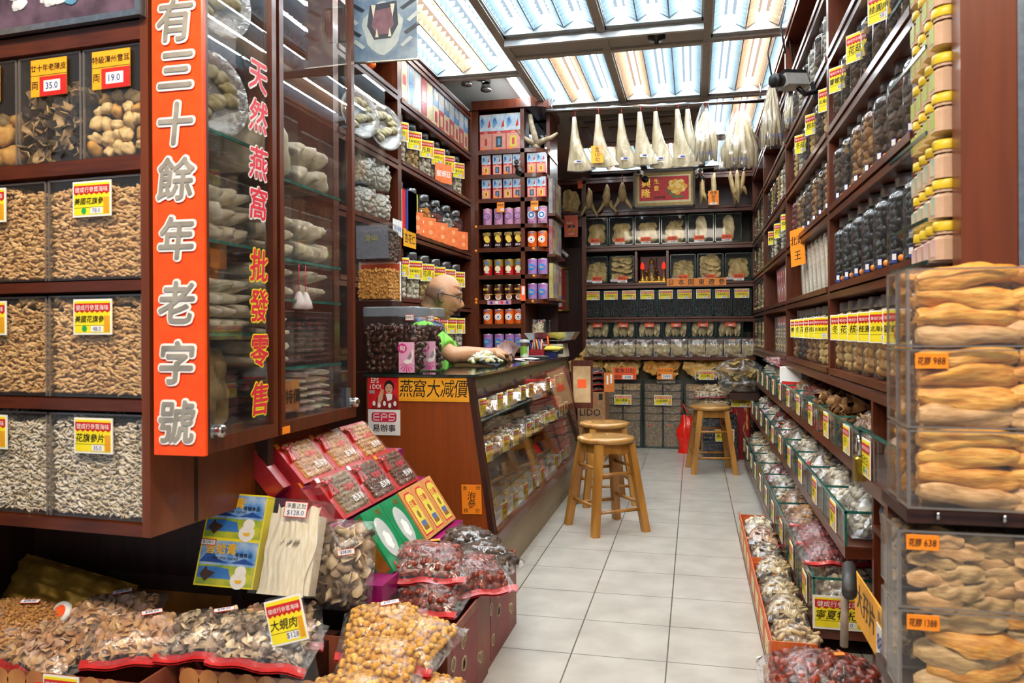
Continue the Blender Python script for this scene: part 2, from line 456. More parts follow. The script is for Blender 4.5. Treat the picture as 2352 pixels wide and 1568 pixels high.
# ceiling: boards around the lit troffers
TB = mat('grey ceiling grid', '#aaa59b', '#b6b1a7', rough=.5)
b = MB(); b.box(-2.2, 1.15, -.4, 9.2, 2.86, 2.92)
struct('ceiling', b, [CEILM])
struct('wall_partition', MB().box(-2.2, -1.0, 7.62, 7.70, 0, 2.05).box(-1.0, .54, 7.61, 7.63, 0, 2.12).box(.54, 1.15, 7.62, 7.7, 0, 2.72), [mat('red brown panelling', '#38140c', '#46190f')])
b = MB()
b.box(-1.06, .06, 4.43, 4.70, CZ, CZ+.02); b.box(-1.06, .06, 5.86, 7.14, CZ, CZ+.02)
b.box(-2.2, -1.68, 0.4, 9.2, CZ, CZ+.02)
b.box(-2.2, -1.1, 6.2, 9.2, CZ, CZ+.02)
b.box(.70, 1.15, 3.0, 9.2, CZ+.03, CZ+.05)
struct('ceiling_panel', b, [CEILM])
b = MB()
for x in (-1.08, .08, .68): b.box(x-.022, x+.022, .4, 7.55, CZ-.012, CZ+.02)
for x in (-.5,): b.box(x-.022, x+.022, .4, 5.86, CZ-.012, CZ+.02)
for y, x0, x1 in ((5.85, -1.08, .7), (4.42, -1.08, .08), (4.71, -1.08, .08), (5.02, -1.68, -1.08), (6.2, -1.68, -1.08), (4.68, .08, .68), (7.05, .08, .68), (3.2, -1.68, .68), (1.9, -1.68, .68), (7.14, -1.08, .68), (8.36, -1.08, .68)): b.box(x0, x1, y-.02, y+.02, CZ-.014, CZ+.018)
struct('trim_1', b, [TB])
# bright edge of the glass fascia hung across the soffit
b = MB(); b.box(-1.06, .06, 4.40, 4.425, CZ-.045, CZ-.012)
struct('trim_2', b, [mat('white aluminium edge', '#d8dadb', '#e2e4e5', rough=.3, metal=.3)])

# ------------------------------------------------------------------ troffers
def emis(name, col, s):
    m, nt, out = newmat(name); e = N(nt, 'ShaderNodeEmission'); e.inputs[0].default_value = lin(col); e.inputs[1].default_value = s
    tc = coords(nt); nz = N(nt, 'ShaderNodeTexNoise', Scale=3); nt.links.new(tc, nz.inputs['Vector'])
    nt.links.new(e.outputs[0], out.inputs[0]); return m
LCOOL = emis('cool diffuser', '#d2ecff', .62); LWARM = emis('warm diffuser', '#ffdcc0', .62)
TCOOL = emis('cool tube', '#eef9ff', 34); TWARM = emis('warm tube', '#fff0e0', 32)
FIN = mat('cool tinted louvre fin', '#a9bcc6', '#b4c6ce', rough=.35, metal=.1)  # cool and warm tube light is tinted into the two fin colours
FINW = mat('warm tinted louvre fin', '#c4b3a0', '#cebeac', rough=.35, metal=.1)
MIRF = mat('bright aluminium reflector', '#c4ced2', '#d2dade', rough=.3, metal=.35)
def troffer(x0, x1, y0, y1, warm, label):
    t = thing('ceiling_light', label, 'light', ((x0+x1)/2, (y0+y1)/2, CZ), group='ceiling light panels')
    w_ = (x1-x0)/2; h_ = (y1-y0)/2
    fr = MB()
    fr.box(-w_, w_, -h_, -h_+.05, 0, .05); fr.box(-w_, w_, h_-.05, h_, 0, .05)
    fr.box(-w_, -w_+.012, -h_, h_, 0, .1); fr.box(w_-.012, w_, -h_, h_, 0, .1)
    fr.box(-w_, w_, -h_, h_, .11, .12); fr.box(-w_, w_, -h_+.044, -h_+.05, .05, .1); fr.box(-w_, w_, h_-.05, h_-.044, .05, .1)
    obj('frame', fr, [MIRF], t)
    bw = (2*w_-.024)/3
    for k in range(3):
        a = -w_+.012+bw*k; c = a+bw; wm = k in warm
        ty = MB(); ty.box(a+.004, c-.004, -h_+.05, h_-.05, .1, .104)
        obj('diffuser', ty, [LWARM if wm else LCOOL], t)
        tb = MB(); tb.tube([((a+c)/2, -h_+.07, .072), ((a+c)/2, h_-.07, .072)], .013, 8)
        obj('fluorescent_tube', tb, [TWARM if wm else TCOOL], t)
        fn = MB(); n = 22
        for i in range(n):
            y = -h_+.06+(2*h_-.12)*i/(n-1)
            for p, q in ((a, (a+c)/2-.03), ((a+c)/2+.03, c)):
                o = p == a
                v = [(p, y, .012 if o else .045), (q, y, .045 if o else .012), (q, y+.004, .05 if o else .012), (p, y+.004, .012 if o else .05), (p, y+.012, .075), (q, y+.012, .075)]
                fn.add(v, [(0, 1, 2, 3), (3, 2, 5, 4)])
        fn.box(a-.003, a+.003, -h_+.05, h_-.05, .01, .1)
        obj('louvre', fn, [FINW if wm else FIN], t)
    return t
TL = [(-1.06, -.52, 4.73, 5.83, (1,), 'lit three-tube louvre ceiling panel above the hanging rail, left of its pair, warm middle tube'),
      (-.48, .06, 4.73, 5.83, (0,), 'lit three-tube louvre ceiling panel above the hanging rail, right of its pair, warm left tube'),
      (.10, .66, 4.70, 5.83, (1,), 'lit louvre ceiling panel between the hanging rail and the plain soffit, beside the right shelves'),
      (.10, .66, 5.87, 7.03, (1,), 'lit louvre ceiling panel behind the hanging rail above the big clear fin bag'),
      (.10, .66, 3.22, 4.66, (1,), 'lit louvre ceiling panel right of the plain soffit, nearest the security camera'),
      (-.48, .06, 3.22, 4.40, (), 'lit louvre ceiling panel in front of the sprinkler soffit, all three tubes cool'),
      (-1.06, -.52, 3.22, 4.40, (), 'lit louvre ceiling panel in front of the soffit, beside the two-tone panel at the left'),
      (-1.66, -1.10, 3.22, 5.00, (1,), 'long lit louvre ceiling panel over the man, warm middle tube'),
      (-1.66, -1.10, 1.92, 3.18, (1,), 'louvre ceiling panel mirrored in the glass cabinet door, outer one'),
      (-1.06, -.52, 1.92, 3.18, (), 'louvre ceiling panel by the shop front, second from the left'),
      (-.48, .06, 1.92, 3.18, (1,), 'louvre ceiling panel by the shop front, third from the left'),
      (.10, .66, 1.92, 3.18, (1,), 'louvre ceiling panel by the shop front over the right shelves')]
TL += [(x, x+.54, 7.16, 8.34, (1,), f'lit ceiling panel glowing behind the top of the back shelves, {n}') for x, n in ((-1.06, 'left'), (-.48, 'middle'), (.10, 'right'))]
for a in TL: troffer(*a)
# small recess with a bare tube left of the tall tin rack
t = thing('batten_light', 'bare lit fluorescent batten in the ceiling recess above the tin shelves', 'light', (-1.22, 5.65, CZ))
b = MB(); b.box(-.035, .035, -.4, .4, .06, .1); obj('batten', b, [WHITE], t)
b = MB(); b.tube([(0, -.38, .035), (0, .38, .035)], .016, 10); obj('fluorescent_tube', b, [TCOOL], t)
for i, (x, y) in enumerate(((-1.55, 5.3), (-1.45, 5.45), (-1.42, 5.2))):
    t = thing('spotlight', 'unlit silver spotlight in the ceiling recess, ' + ('farthest left', 'rearmost of the three', 'nearest the counter')[i], 'spotlight', (x, y, CZ+.1), group='recess spotlights')
    b = MB(); b.lathe([(.035, 0), (.035, .03), (.012, .035), (.012, .1)], 12); obj('mount', b, [CHROME], t)
    b = MB(); b.lathe([(.0, -.06), (.036, -.06), (.042, -.05), (.024, .0), (.0, .0)], 12); obj('lamp_head', b, [CHROME], t)

def area(name, loc, rot, sx, sy, power, col):
    l = bpy.data.lights.new(name, 'AREA'); l.shape = 'RECTANGLE'; l.size = sx; l.size_y = sy; l.energy = power; l.color = col
    o = bpy.data.objects.new(name, l); COL.objects.link(o); o.location = loc; o.rotation_euler = rot
    return o
# lamps assumed over the shop front, unseen, added to warm and brighten the foreground
area('assumed_front_lamp', (-.9, .15, 2.75), (math.radians(30), 0, 0), 1.6, .25, 50, (1, .86, .68))
area('assumed_front_lamp', (.5, .1, 2.75), (math.radians(30), 0, 0), 1.2, .25, 34, (1, .88, .72))

# sprinkler, AC cassette
t = thing('sprinkler', 'black round detector on the plain ceiling soffit', 'detector', (-.2, 4.53, CZ-.03))
b = MB(); b.lathe([(0, -.03), (.012, -.03), (.014, -.012), (.05, -.004), (.052, .03), (0, .03)], 18); obj('body', b, [BLACK], t)
t = thing('air_conditioner', 'grey ceiling cassette air conditioner behind the hanging fins', 'air conditioner', (-.45, 6.55, CZ-.03))
b = MB(); b.box(-.5, .5, -.42, .5, 0, .03); obj('panel', b, [mat('ac casing', '#6f685d', '#7a7368', rough=.5)], t)
b = MB(); b.box(-.22, .28, -.16, .22, -.012, 0); obj('grille', b, [mat('ac grille', '#56524b', '#615d55', rough=.5)], t)
for x0, x1, y0, y1 in ((-.4, .4, -.37, -.31), (-.44, -.38, -.2, .3), (.36, .42, -.2, .3), (-.3, .3, .36, .42)):
    b = MB(); b.box(x0, x1, y0, y1, -.006, 0); obj('vent_slot', b, [BLACK], t)
# ================================================================== LEFT SHOP FRONT
GINS = mat('tan dried root', '#b98a50', '#dfb67c', rough=.75, scale=60)
GINS2 = mat('light tan dried root', '#c89c62', '#ecc68e', rough=.75, scale=60)
PALE = mat('pale dried slices', '#cbb998', '#e8dac0', rough=.75, scale=60)
PALE2 = mat('off white dried slices', '#d8ccb8', '#efe6d6', rough=.75, scale=60)
MUSH = mat('pale tan dried fungus', '#b58f52', '#dcc08a', rough=.8, scale=45)
MUSH2 = mat('amber dried fungus', '#a5702e', '#c8994e', rough=.8, scale=45)
PEELD = mat('dark dried peel', '#241a14', '#3c2c20', rough=.7, scale=50)
PEELP = mat('tan peel pith', '#8a6c48', '#b39668', rough=.8, scale=50)
ST = sticks(10, 1, .14, .12, 3); CH = flakes(8, 5, .3, .35, .12); LU = lumps(10, .3, (1, .95, .8), 2, 3.0, 4); FL = flakes(8, 9, .5, .8, .06); FL2 = flakes(9, 19, .26, .7, .05)
A4 = math.radians(4)
DM = np.array([[math.cos(A4), math.sin(A4), 0], [-math.sin(A4), math.cos(A4), 0], [0, 0, 1]])
DO = np.array([-1.2, 1.54, 0])
def dw(x, y, z): return DM @ np.array([x, y, z]) + DO
t = thing('display_cabinet', 'brown wooden street-front cabinet holding the clear bins of dried roots', 'cabinet', DO, M=DM)
b = MB()
b.box(-1.0, -.0, .145, .16, .57, 2.3); obj('back_panel', b, [WOODD], t)
b = MB(); b.box(-.022, 0, 0, .145, .568, 2.3); b.box(-.022, 0, .145, .45, .568, .742); obj('side_panel', b, [WOODL], t)
for z0, z1 in ((.568, .594), (.852, .878), (1.129, 1.153), (1.404, 1.437), (1.70, 1.742)):
    b = MB(); b.box(-1.0, -.022, 0, .145, z0, z1); obj('shelf', b, [WOODH], t)
BINM = [ACR, ACRE]
def bin_mesh(w, h, d):
    b = MB(); k = .003
    b.box(0, w, 0, k, 0, h, 0); b.box(0, k, k, d, 0, h, 0); b.box(w-k, w, k, d, 0, h, 0); b.box(0, w, 0, d, 0, k, 0)
    for x in (0, w-.004): b.box(x, x+.004, -.001, .003, 0, h, 1)
    b.box(0, w, -.001, .003, h-.004, h, 1)
    return b
rows = [(.596, .25, 'bottom row', PALE, PALE2, CH, .022, ('花旗參片', '35.0')), (.88, .243, 'second row up', GINS, GINS2, ST, .026, ('美國花旗參', '48.0')), (1.155, .243, 'third row up', GINS, GINS2, ST, .026, ('美國花旗參', '78.0'))]
for z, h, rw, m1, m2, tm, sz, tx in rows:
    for i, x0 in enumerate((-.304, -.584)):
        w_ = .274; side = ('right', 'left')[i]
        t = thing('display_bin', f'clear acrylic bin of {"pale sliced" if z < .8 else "tan"} roots, {rw}, {side} one', 'bin', dw(x0, .012, z+.002), M=DM, group='front cabinet bins')
        obj('body', bin_mesh(w_, h-.004, .125), BINM, t)
        s = tag_mesh(*(tx if i == 0 else (tx[0][-3:], tx[1])), .112, .083, green=(z > .8 and i == 0))
        obj('price_tag', s, None, t, (.138 if i == 0 else .10, -.006, h-.055))
        b = MB(); rs = np.random.RandomState(int(z*100)+i)
        hh = h-.022
        P = fill_box(.006, w_-.006, .006, .115, .005, hh, .0105 if tm is ST else .0095, rs, .5, ('f', 't', 'r'))
        P[:, 2] += np.where(P[:, 2] > hh-.012, .012*np.sin(P[:, 0]*30+z*9), 0)
        P[:, 1] = np.maximum(P[:, 1], .012); P[:, 2] = np.maximum(P[:, 2], .01); P[:, 0] = np.clip(P[:, 0], .011, w_-.011)
        for p in P:
            v, f = tm[rs.randint(len(tm))]; a = rs.uniform(-1, 1, 3)
            b.add(v*sz*rs.uniform(.8, 1.15), f, int(rs.randint(2)), True, rotm(a[0]*.5, a[1]*.55, a[2]*.45), p)
        b.box(.008, w_-.008, .02, .12, .006, hh-.02, 0)
        one('dried_roots', b, [m1, m2], f'heap of {"pale dried root slices" if z < .8 else "tan dried root sticks"} in the {rw} {side} bin', 'dried roots', dw(x0, .012, z+.002), M=DM, kind='stuff')
for i, (x0, w_) in enumerate(((-.197, .173), (-.393, .19), (-.589, .19))):
    z, h = 1.439, .255; nm = ('right', 'middle', 'left')[i]
    c = ('pale fungus balls', 'dark peel', 'amber fungus')[i]
    t = thing('display_bin', f'clear bin of {c} in the top row, {nm} one', 'bin', dw(x0, .012, z+.002), M=DM, group='front cabinet bins')
    obj('body', bin_mesh(w_, h, .125), BINM, t)
    b = MB(); W, Hh = .108, .088
    b.box(-W/2, W/2, -.001, .001, -Hh/2, Hh/2, 6); b.text(('特級漳州雪耳', '廿十年老陳皮', '特級銀耳')[i], .018, 1, -.0016, 0, Hh*.27, .02, 1.0)
    b.box(-W/2, W/2, -.0014, 0, Hh*.06, Hh*.075, 1); b.box(-W*.25, W/2, -.0014, 0, -Hh/2, Hh*.03, 5)
    b.box(-W*.13, W*.33, -.0018, 0, -Hh*.38, -Hh*.08, 3); b.text(('19.0', '35.0', '9.0')[i], .022, 4, -.0024, W*.1, -Hh*.23, .02)
    b.text('両', .022, 1, -.0016, -W*.38, -Hh*.2, .02)
    obj('price_tag', b, PLM, t, ((.088, .1, .09)[i], -.006, .2))
    rs = np.random.RandomState(40+i)
    top = .15 if i == 0 else (.18 if i == 1 else .13)
    sp = (.031, .024, .05)[i]
    P = fill_box(.004, w_-.004, .008, .12, .004, top, sp, rs, .22, ('f',))
    P2 = fill_box(.004, w_-.004, .04, .115, .004, top+.01, sp, rs, .25, ('t',))
    for k, p in enumerate(np.concatenate([P, P2])):
        b = MB(); a = rs.uniform(-PI, PI, 3)
        if i == 1: v, f = FL[rs.randint(8)]; s = .042*rs.uniform(.8, 1.2); m = 0
        else: v, f = LU[rs.randint(10)]; s = sp*1.12*rs.uniform(.8, 1.15); m = 0
        if i == 1: b.add(v*s, f, [0 if q % 2 else 1 for q in range(len(f))] if rs.rand() < .4 else [int(rs.rand() < .45)]*len(f), False, rotm(*a))
        else: b.add(v*s, f, 0, True, rotm(*a))
        mm = [[MUSH, MUSH2][int(rs.rand() < .2)]] if i == 0 else ([PEELD, PEELP] if i == 1 else [[MUSH2, MUSH][int(rs.rand() < .4)]])
        q = dw(x0+min(max(p[0], sp*.5), w_-sp*.5), .012+max(p[1], sp*.62), z+.004+max(p[2], sp*.5))
        one(('dried_fungus', 'dried_peel', 'dried_fungus')[i], b, mm, ('pale tan dried fungus ball in the top right bin', 'curled dark dried peel piece in the top middle bin', 'amber dried fungus clump in the top left bin')[i], ('fungus', 'peel', 'fungus')[i], q, group=('fungus balls in the top right bin', 'peel in the top middle bin', 'fungus in the top left bin')[i])
# framed photograph above the bins
t = thing('framed_photo', 'silver-framed photograph of white stones on purple ground above the bins', 'picture', dw(-.5, -.0215, 1.745), M=DM)
b = MB(); b.box(-.5, .497, 0, .02, 0, .014); b.box(.483, .497, 0, .02, .014, .5); obj('frame', b, [CHROME], t)
b = MB(); b.box(-.5, .483, .006, .014, .014, .5, 0)
rs = np.random.RandomState(3)
for k in range(150):
    x, zz = rs.uniform(.06, .33), rs.uniform(.05, .5)
    if (x-.2)**2/.02+(zz-.28)**2/.055 < 1:
        v, f = LU[rs.randint(10)]; b.add(v*np.array([.045, .004, .035]), f, 1+int(rs.rand() < .35), True, None, (x, .005, zz))
for k in range(14): v, f = LU[rs.randint(10)]; b.add(v*np.array([.05, .004, .035]), f, 3, True, None, (rs.uniform(.34, .47), .005, rs.uniform(.09, .4)))
for x, zz in ((.3, .06), (.33, .075)): v, f = LU[1]; b.add(v*np.array([.035, .004, .028]), f, 4, True, None, (x, .004, zz))
obj('print', b, [mat('purple ground print', '#4a3a48', '#6a5466', scale=20, rough=.4), mat('white stone print', '#cfd2d6', '#e6e8ea', rough=.4), mat('grey stone print', '#aeb4ba', '#c2c8cc', rough=.4), mat('dark gravel print', '#2e2c34', '#55525c', scale=120, rough=.4), mat('blue stone print', '#4f87a8', '#6aa2c0', rough=.4)], t)

# the tall orange sign
SIL = mat('mirror silver letter', '#8e887e', '#b8b0a4', rough=.25, metal=.3, scale=12)
t = thing('shop_sign', 'tall fluorescent orange sign with silver outlined characters', 'sign', (-1.097, 1.50, 0))
SORG = mat('fluorescent orange panel', '#ff4a0a', '#ff520f', rough=.28, coat=.2)
b = MB(); b.bev(-.064, .064, 0, .014, .764, 2.05, .003); obj('panel', b, [SORG], t)
for ch, z in zip('有三十餘年老字號', (1.712, 1.603, 1.487, 1.367, 1.238, 1.098, .967, .838)):
    b = MB()
    for k in range(12):
        dx, dz = .0068*math.cos(k*PI/6), .0068*math.sin(k*PI/6)
        b.text(ch, .098, 0, -.003-.00005*k, dx, z+dz, 0, .95, sh=.12)
    b.text(ch, .098, 1, -.006, 0, z, .05, .95, sh=.12)
    obj('character', b, [WTEXT, SIL], t)

# dark recess under the cabinet
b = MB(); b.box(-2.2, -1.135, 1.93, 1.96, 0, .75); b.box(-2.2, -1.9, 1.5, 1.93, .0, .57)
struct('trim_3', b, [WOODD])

# ------------------------------------------------------------------ glass cabinet
GX = -1.1
t = thing('glass_cabinet', 'brown wooden wall cabinet with two tall glass doors over the gift boxes', 'cabinet', (GX, 1.597, 0))
b = MB(); b.box(-.44, -.098, .12, .83, .746, .776); b.box(-.098, -.02, 0, .83, .746, .776); obj('bottom_board', b, [WOODH], t)
b = MB(); b.box(-.46, -.44, .12, .83, .746, 2.66); obj('back_panel', b, [WOODD], t)
b = MB(); b.box(-.44, -.098, .12, .13, .776, 2.66); b.box(-.098, -.02, 0, .012, .776, 2.66); obj('side_panel', b, [WOODD], t)
b = MB(); b.box(-.44, -.03, .824, .83, .776, 2.66); obj('side_glass', b, [GLASS], t)
b = MB(); b.box(-.04, -.02, .335, .345, .776, 2.66); obj('metal_strip', b, [CHROME], t)
for z, y0, y1 in ((1.53, .014, .335), (1.26, .014, .335), (1.03, .014, .335), (1.475, .345, .822), (1.245, .345, .822), (1.128, .345, .822), (.93, .345, .822)):
    b = MB(); b.box(-.435, -.05, max(y0, .13), y1, z-.006, z, 0); b.box(-.054, -.048, y0, y1, z-.007, z+.001, 1); obj('glass_shelf', b, [GLASS, GEDGE], t)
def door(y0, y1, chars):
    d = MB()
    d.box(-.02, 0, y0, y0+.022, .75, 2.66); d.box(-.02, 0, y1-.022, y1, .75, 2.66); d.box(-.02, 0, y0+.022, y1-.022, .75, .785)
    dr = obj('door', d, [WOOD], t)
    g = MB(); g.box(-.013, -.008, y0+.022, y1-.022, .785, 2.66); obj('glass_pane', g, [DOORG], dr)
    return dr
d1 = door(0, .328, 1); d2 = door(.345, .83, 0)
RM = np.array([[0, -1, 0], [1, 0, 0], [0, 0, 1.]])
for s, v, mo, mi in (('天', 178, WTEXT, REDTXT), ('然', 268, WTEXT, REDTXT), ('燕', 376, WTEXT, REDTXT), ('窩', 468, WTEXT, REDTXT), ('批', 610, YEL, REDTXT), ('發', 702, YEL, REDTXT), ('零', 806, YEL, REDTXT), ('售', 915, YEL, REDTXT)):
    z = 1.696-(v-180)*.001139; b = MB()
    for k in range(8): b.text(s, .09, 0, -.0010-.00004*k, .0052*math.cos(k*PI/4), .0052*math.sin(k*PI/4), 0, 1.0, sh=.1)
    b.text(s, .09, 1, -.002, 0, 0, .05, 1.0, sh=.1)
    obj('character', b, [mo, mi], d1, (-.0075, .247, z), M=RM)
for dr, y in ((d1, .045), (d2, .80)):
    b = MB(); b.lathe([(0, .022), (.013, .022), (.016, .016), (.016, 0)], 14, 0, M=[[0, 0, 1], [1, 0, 0], [0, 1, 0]], T=(0, y, .80)); b.box(-.008, .004, y-.018-.01, y-.006-.01, .785, .85, 0)
    obj('lock', b, [CHROME], dr)
b = MB(); b.box(0, .001, .35, .39, .752, .772); obj('sticker', b, [ORANGE], d2)
b = MB(); b.box(-.007, -.006, .355, .378, 1.70, 1.724); obj('sticker', b, [RED], d2)

NEST = mat('ivory dried nest', '#d8cba8', '#f8f0dc', rough=.7, scale=35, bump=.5)
NEST2 = mat('grey ivory dried nest', '#cfc4a4', '#efe6ce', rough=.7, scale=35, bump=.5)
PINKN = mat('pink nest wrap', '#c99a94', '#e4c8c0', rough=.6, scale=30)
BROWNM = mat('dark brown dried pieces', '#4a2016', '#6a3222', rough=.6, scale=40)
BLAD = mat('tan dried bladder skin', '#8c7448', '#b39a66', rough=.55, scale=22, bump=.3)
NESTT = lumps(8, .22, (1, .8, .75), 2, 3.5, 21)
def nest_box(y, z, w_, h, d, label, cols, rws, mats, x=-.062, lumpk=1.0, cat='box'):
    t = thing('nest_box', label, cat, (GX+x-d, y, z+.001))
    b = MB(); k = .002
    b.box(d-k, d, 0, w_, 0, h, 0); b.box(0, d, 0, k, 0, h, 0); b.box(0, d, w_-k, w_, 0, h, 0); b.box(0, d, 0, w_, 0, k, 0)
    b.box(d-.003, d+.001, 0, w_, h-.004, h, 1)
    obj('clear_box', b, BINM, t)
    b = MB(); rs = np.random.RandomState(int(y*100+z*1000) % 9999)
    for i in range(cols):
        for j in range(rws):
            cy = w_*(i+.5)/cols; cz = .004+(h*.9)*(j+.5)/rws
            v, f = NESTT[rs.randint(8)]
            s = np.array([d*1.05, w_/cols*1.1*lumpk, h*.9/rws*1.35*lumpk])
            lo = np.array([0, s[1]*.5-.0, 0])
            vv = v*s*rs.uniform(.92, 1.05); vv = vv+np.array([d*.5, cy, cz])
            vv[:, 1] = np.clip(vv[:, 1], .004, w_-.004); vv[:, 2] = np.clip(vv[:, 2], .004, h*1.02); vv[:, 0] = np.clip(vv[:, 0], .004, d-.004)
            b.add(vv, f, int(rs.randint(len(mats))), True)
    o = obj('dried_nests', b, mats, t); o['kind'] = 'stuff'
    return t
y0 = 1.597
nest_box(y0+.14, 1.26, .185, .165, .2, 'clear box of ivory bird nest bundles on the second shelf behind the lettered door', 3, 3, [NEST, NEST2])
nest_box(y0+.14, 1.03, .185, .155, .2, 'clear box of ivory bird nest bundles on the third shelf behind the lettered door', 3, 4, [NEST, NEST2])
nest_box(y0+.36, 1.475, .2, .19, .25, 'tall clear bag box of streaked ivory nests, upper shelf of the plain glass door, nearer', 2, 1, [NEST2])
nest_box(y0+.585, 1.475, .21, .17, .25, 'clear box of ivory nests, upper shelf of the plain glass door, farther from the street', 3, 2, [NEST, NEST2])
nest_box(y0+.36, 1.249, .2, .15, .25, 'red-edged clear box of ivory nests, second shelf of the plain glass door, nearer', 3, 3, [NEST, NEST2])
nest_box(y0+.585, 1.249, .2, .15, .25, 'clear box of fine ivory nest strands, second shelf of the plain glass door, farther', 4, 2, [NEST2, NEST])
nest_box(y0+.36, 1.13, .2, .105, .25, 'clear box of ivory nests, third shelf of the plain glass door, nearer', 3, 2, [NEST, NEST2])
nest_box(y0+.585, 1.13, .2, .105, .25, 'clear box of ivory nests beside a white tassel, third shelf of the plain glass door', 3, 2, [NEST, NEST2])
nest_box(y0+.36, .93, .17, .165, .25, 'clear box of ivory nests, fourth shelf of the plain glass door', 3, 4, [NEST])
nest_box(y0+.56, .93, .22, .165, .25, 'clear box of dark brown dried pieces behind the plain glass door', 9, 9, [BROWNM])
nest_box(y0+.59, .776, .2, .145, .25, 'clear box of pink-banded white nests at the bottom of the plain glass door', 4, 6, [NEST, PINKN])
b = MB(); b.box(0, .004, 0, .17, 0, .09); b.text('燕窩特價', .045, 1, -.006, .085, .045, .02, 1, M=RM, T=(0, 0, 0))
one('handwritten_card', b, [mat('dull amber card', '#a8642a', '#b87234', rough=.6), INK], 'dull amber handwritten card low behind the plain glass door', 'card', (GX-.055, y0+.37, .80))
b = MB(); b.box(0, .004, 0, .07, 0, .06)
one('handwritten_card', b, [mat('dull amber card', '#a8642a')], 'small brown card high between the nest boxes behind the lettered door', 'card', (GX-.12, y0+.2, 1.20))
BLF = [maw(.22, .14, .02, 60+i, 12, 6, .1, .004, .5) for i in range(3)]
for i, (y, z, s) in enumerate(((.18, .88, 1), (.28, .875, 1.05), (.23, .90, .8))):
    v, f = BLF[i]
    one('dried_bladder', MB().add(v*s, f, 0, True), [BLAD], 'tan dried bladder low behind the lettered glass door, ' + ('nearest the orange sign', 'under the last yellow character', 'smallest, between the others')[i], 'bladder', (GX-.14-.03*i, y0+y, z), M=frame((0, .15, 1), (1, 0, .1)), group='bladders in the glass cabinet')
PLATE = clearmat('cut glass plate', base=.18, haze=.22, rough=.08, hazecol='#e6e4dc', bump=.8, bscale=40, boost=2)
def plate(loc, r, label, M):
    t = thing('round_platter', label, 'platter', loc, M=M, group='round glass platters')
    b = MB(); b.lathe([(0, .004), (r*.5, .002), (r*.8, .012), (r, .03), (r*.99, .034), (r*.78, .016), (r*.5, .006), (0, .008)], 28); obj('dish', b, [PLATE], t)
    b = MB(); rs = np.random.RandomState(8)
    for k in range(12):
        v, f = NESTT[k % 8]; a = k*.52; q = r*(.55 if k < 9 else .2); b.add(v*r*.42, f, 0, True, None, (q*math.cos(a), q*math.sin(a), .02))
    o = obj('dried_nests', b, [mat('yellowish nest', '#b5a878', '#d8d0b0', rough=.6)], t); o['kind'] = 'stuff'
    return t
PF = frame((0, 1, 0), (.9, 0, .35))   # leaning back, facing the aisle
def fm(n):                            # frame whose local z points along n
    z = np.array(n, float); z /= np.linalg.norm(z); x = np.cross([0, 0, 1.], z); x /= np.linalg.norm(x)
    return np.array([x, np.cross(z, x), z]).T
plate((GX-.16, y0+.25, 1.66), .115, 'round wrapped platter of nests upright behind the lettered door, lower one', fm((1, -.25, .1)))
plate((GX-.16, y0+.26, 1.93), .12, 'round wrapped platter of nests at the top of the lettered door', fm((1, -.25, .1)))
TASS = mat('white pink porcelain charm', '#e8dcd8', '#f2e8e4', rough=.4)
for i, y in enumerate((.54, .58)):
    t = thing('charm', ('pale charm hanging behind the plain glass door, nearer one', 'pale charm hanging behind the plain glass door, farther one')[i], 'charm', (GX-.05, y0+y, 1.10))
    b = MB(); b.lathe([(0, 0), (.022, .003), (.02, .02), (.008, .05), (0, .055)], 10); obj('bell', b, [TASS], t)
    b = MB(); b.tube([(0, 0, .05), (0, 0, .14)], .0015, 5); obj('cord', b, [REDTXT], t)

# tiger picture hung beside the cabinet
t = thing('animal_picture', 'bluish hanging picture of a snarling tiger above the shelf bay', 'picture', (-1.028, 2.5, 1.955), rz=math.radians(3))
b = MB(); b.box(-.121, .121, 0, .006, 0, .42, 0)
TG = [mat('blue grey fur print', '#5c7690', '#8fa3b2', rough=.35, scale=14), mat('dark stripe print', '#1f2a38', '#2c3a4a', rough=.35), mat('pale fur print', '#a8b8bc', '#c2ccc8', rough=.35, scale=20), mat('mouth print', '#6a4a58', '#84606a', rough=.35), mat('fang print', '#d8d4c0', rough=.35)]
def blob(pts, m, y=-.0008):
    b.poly(pts, y, .001, m)
rs = np.random.RandomState(2)
blob([(.07*math.cos(a)*(1+.1*math.sin(5*a)), .11+.085*math.sin(a)*(1+.1*math.cos(4*a))) for a in np.linspace(0, 2*PI, 22)[:-1]], 2)
blob([(-.045, .19), (.05, .20), (.056, .12), (.03, .075), (-.03, .072), (-.055, .12)], 1, -.0012)
blob([(-.03, .17), (.035, .18), (.04, .12), (.02, .09), (-.02, .088), (-.038, .12)], 3, -.0016)
for x in (-.032, .036): blob([(x-.008, .19), (x+.008, .19), (x, .145)], 4, -.002)
for x in (-.02, .026): blob([(x-.006, .08), (x+.006, .08), (x, .11)], 4, -.002)
blob([(-.03, .25), (.035, .26), (.02, .215), (-.014, .212)], 3, -.0012)
for sd in (-1, 1):
    for k in range(9):
        x = sd*(.062+.012*(k % 3)); z = .05+k*.042; L = .035+.01*(k % 2)
        blob([(x, z), (x+sd*L, z+.028), (x+sd*(L+.012), z+.02), (x+sd*.01, z-.008)], 1 if k % 2 else 2, -.001)
obj('print', b, TG, t)
b = MB(); b.box(-.124, .124, -.002, .008, -.004, 0); obj('edge', b, [CHROME], t)

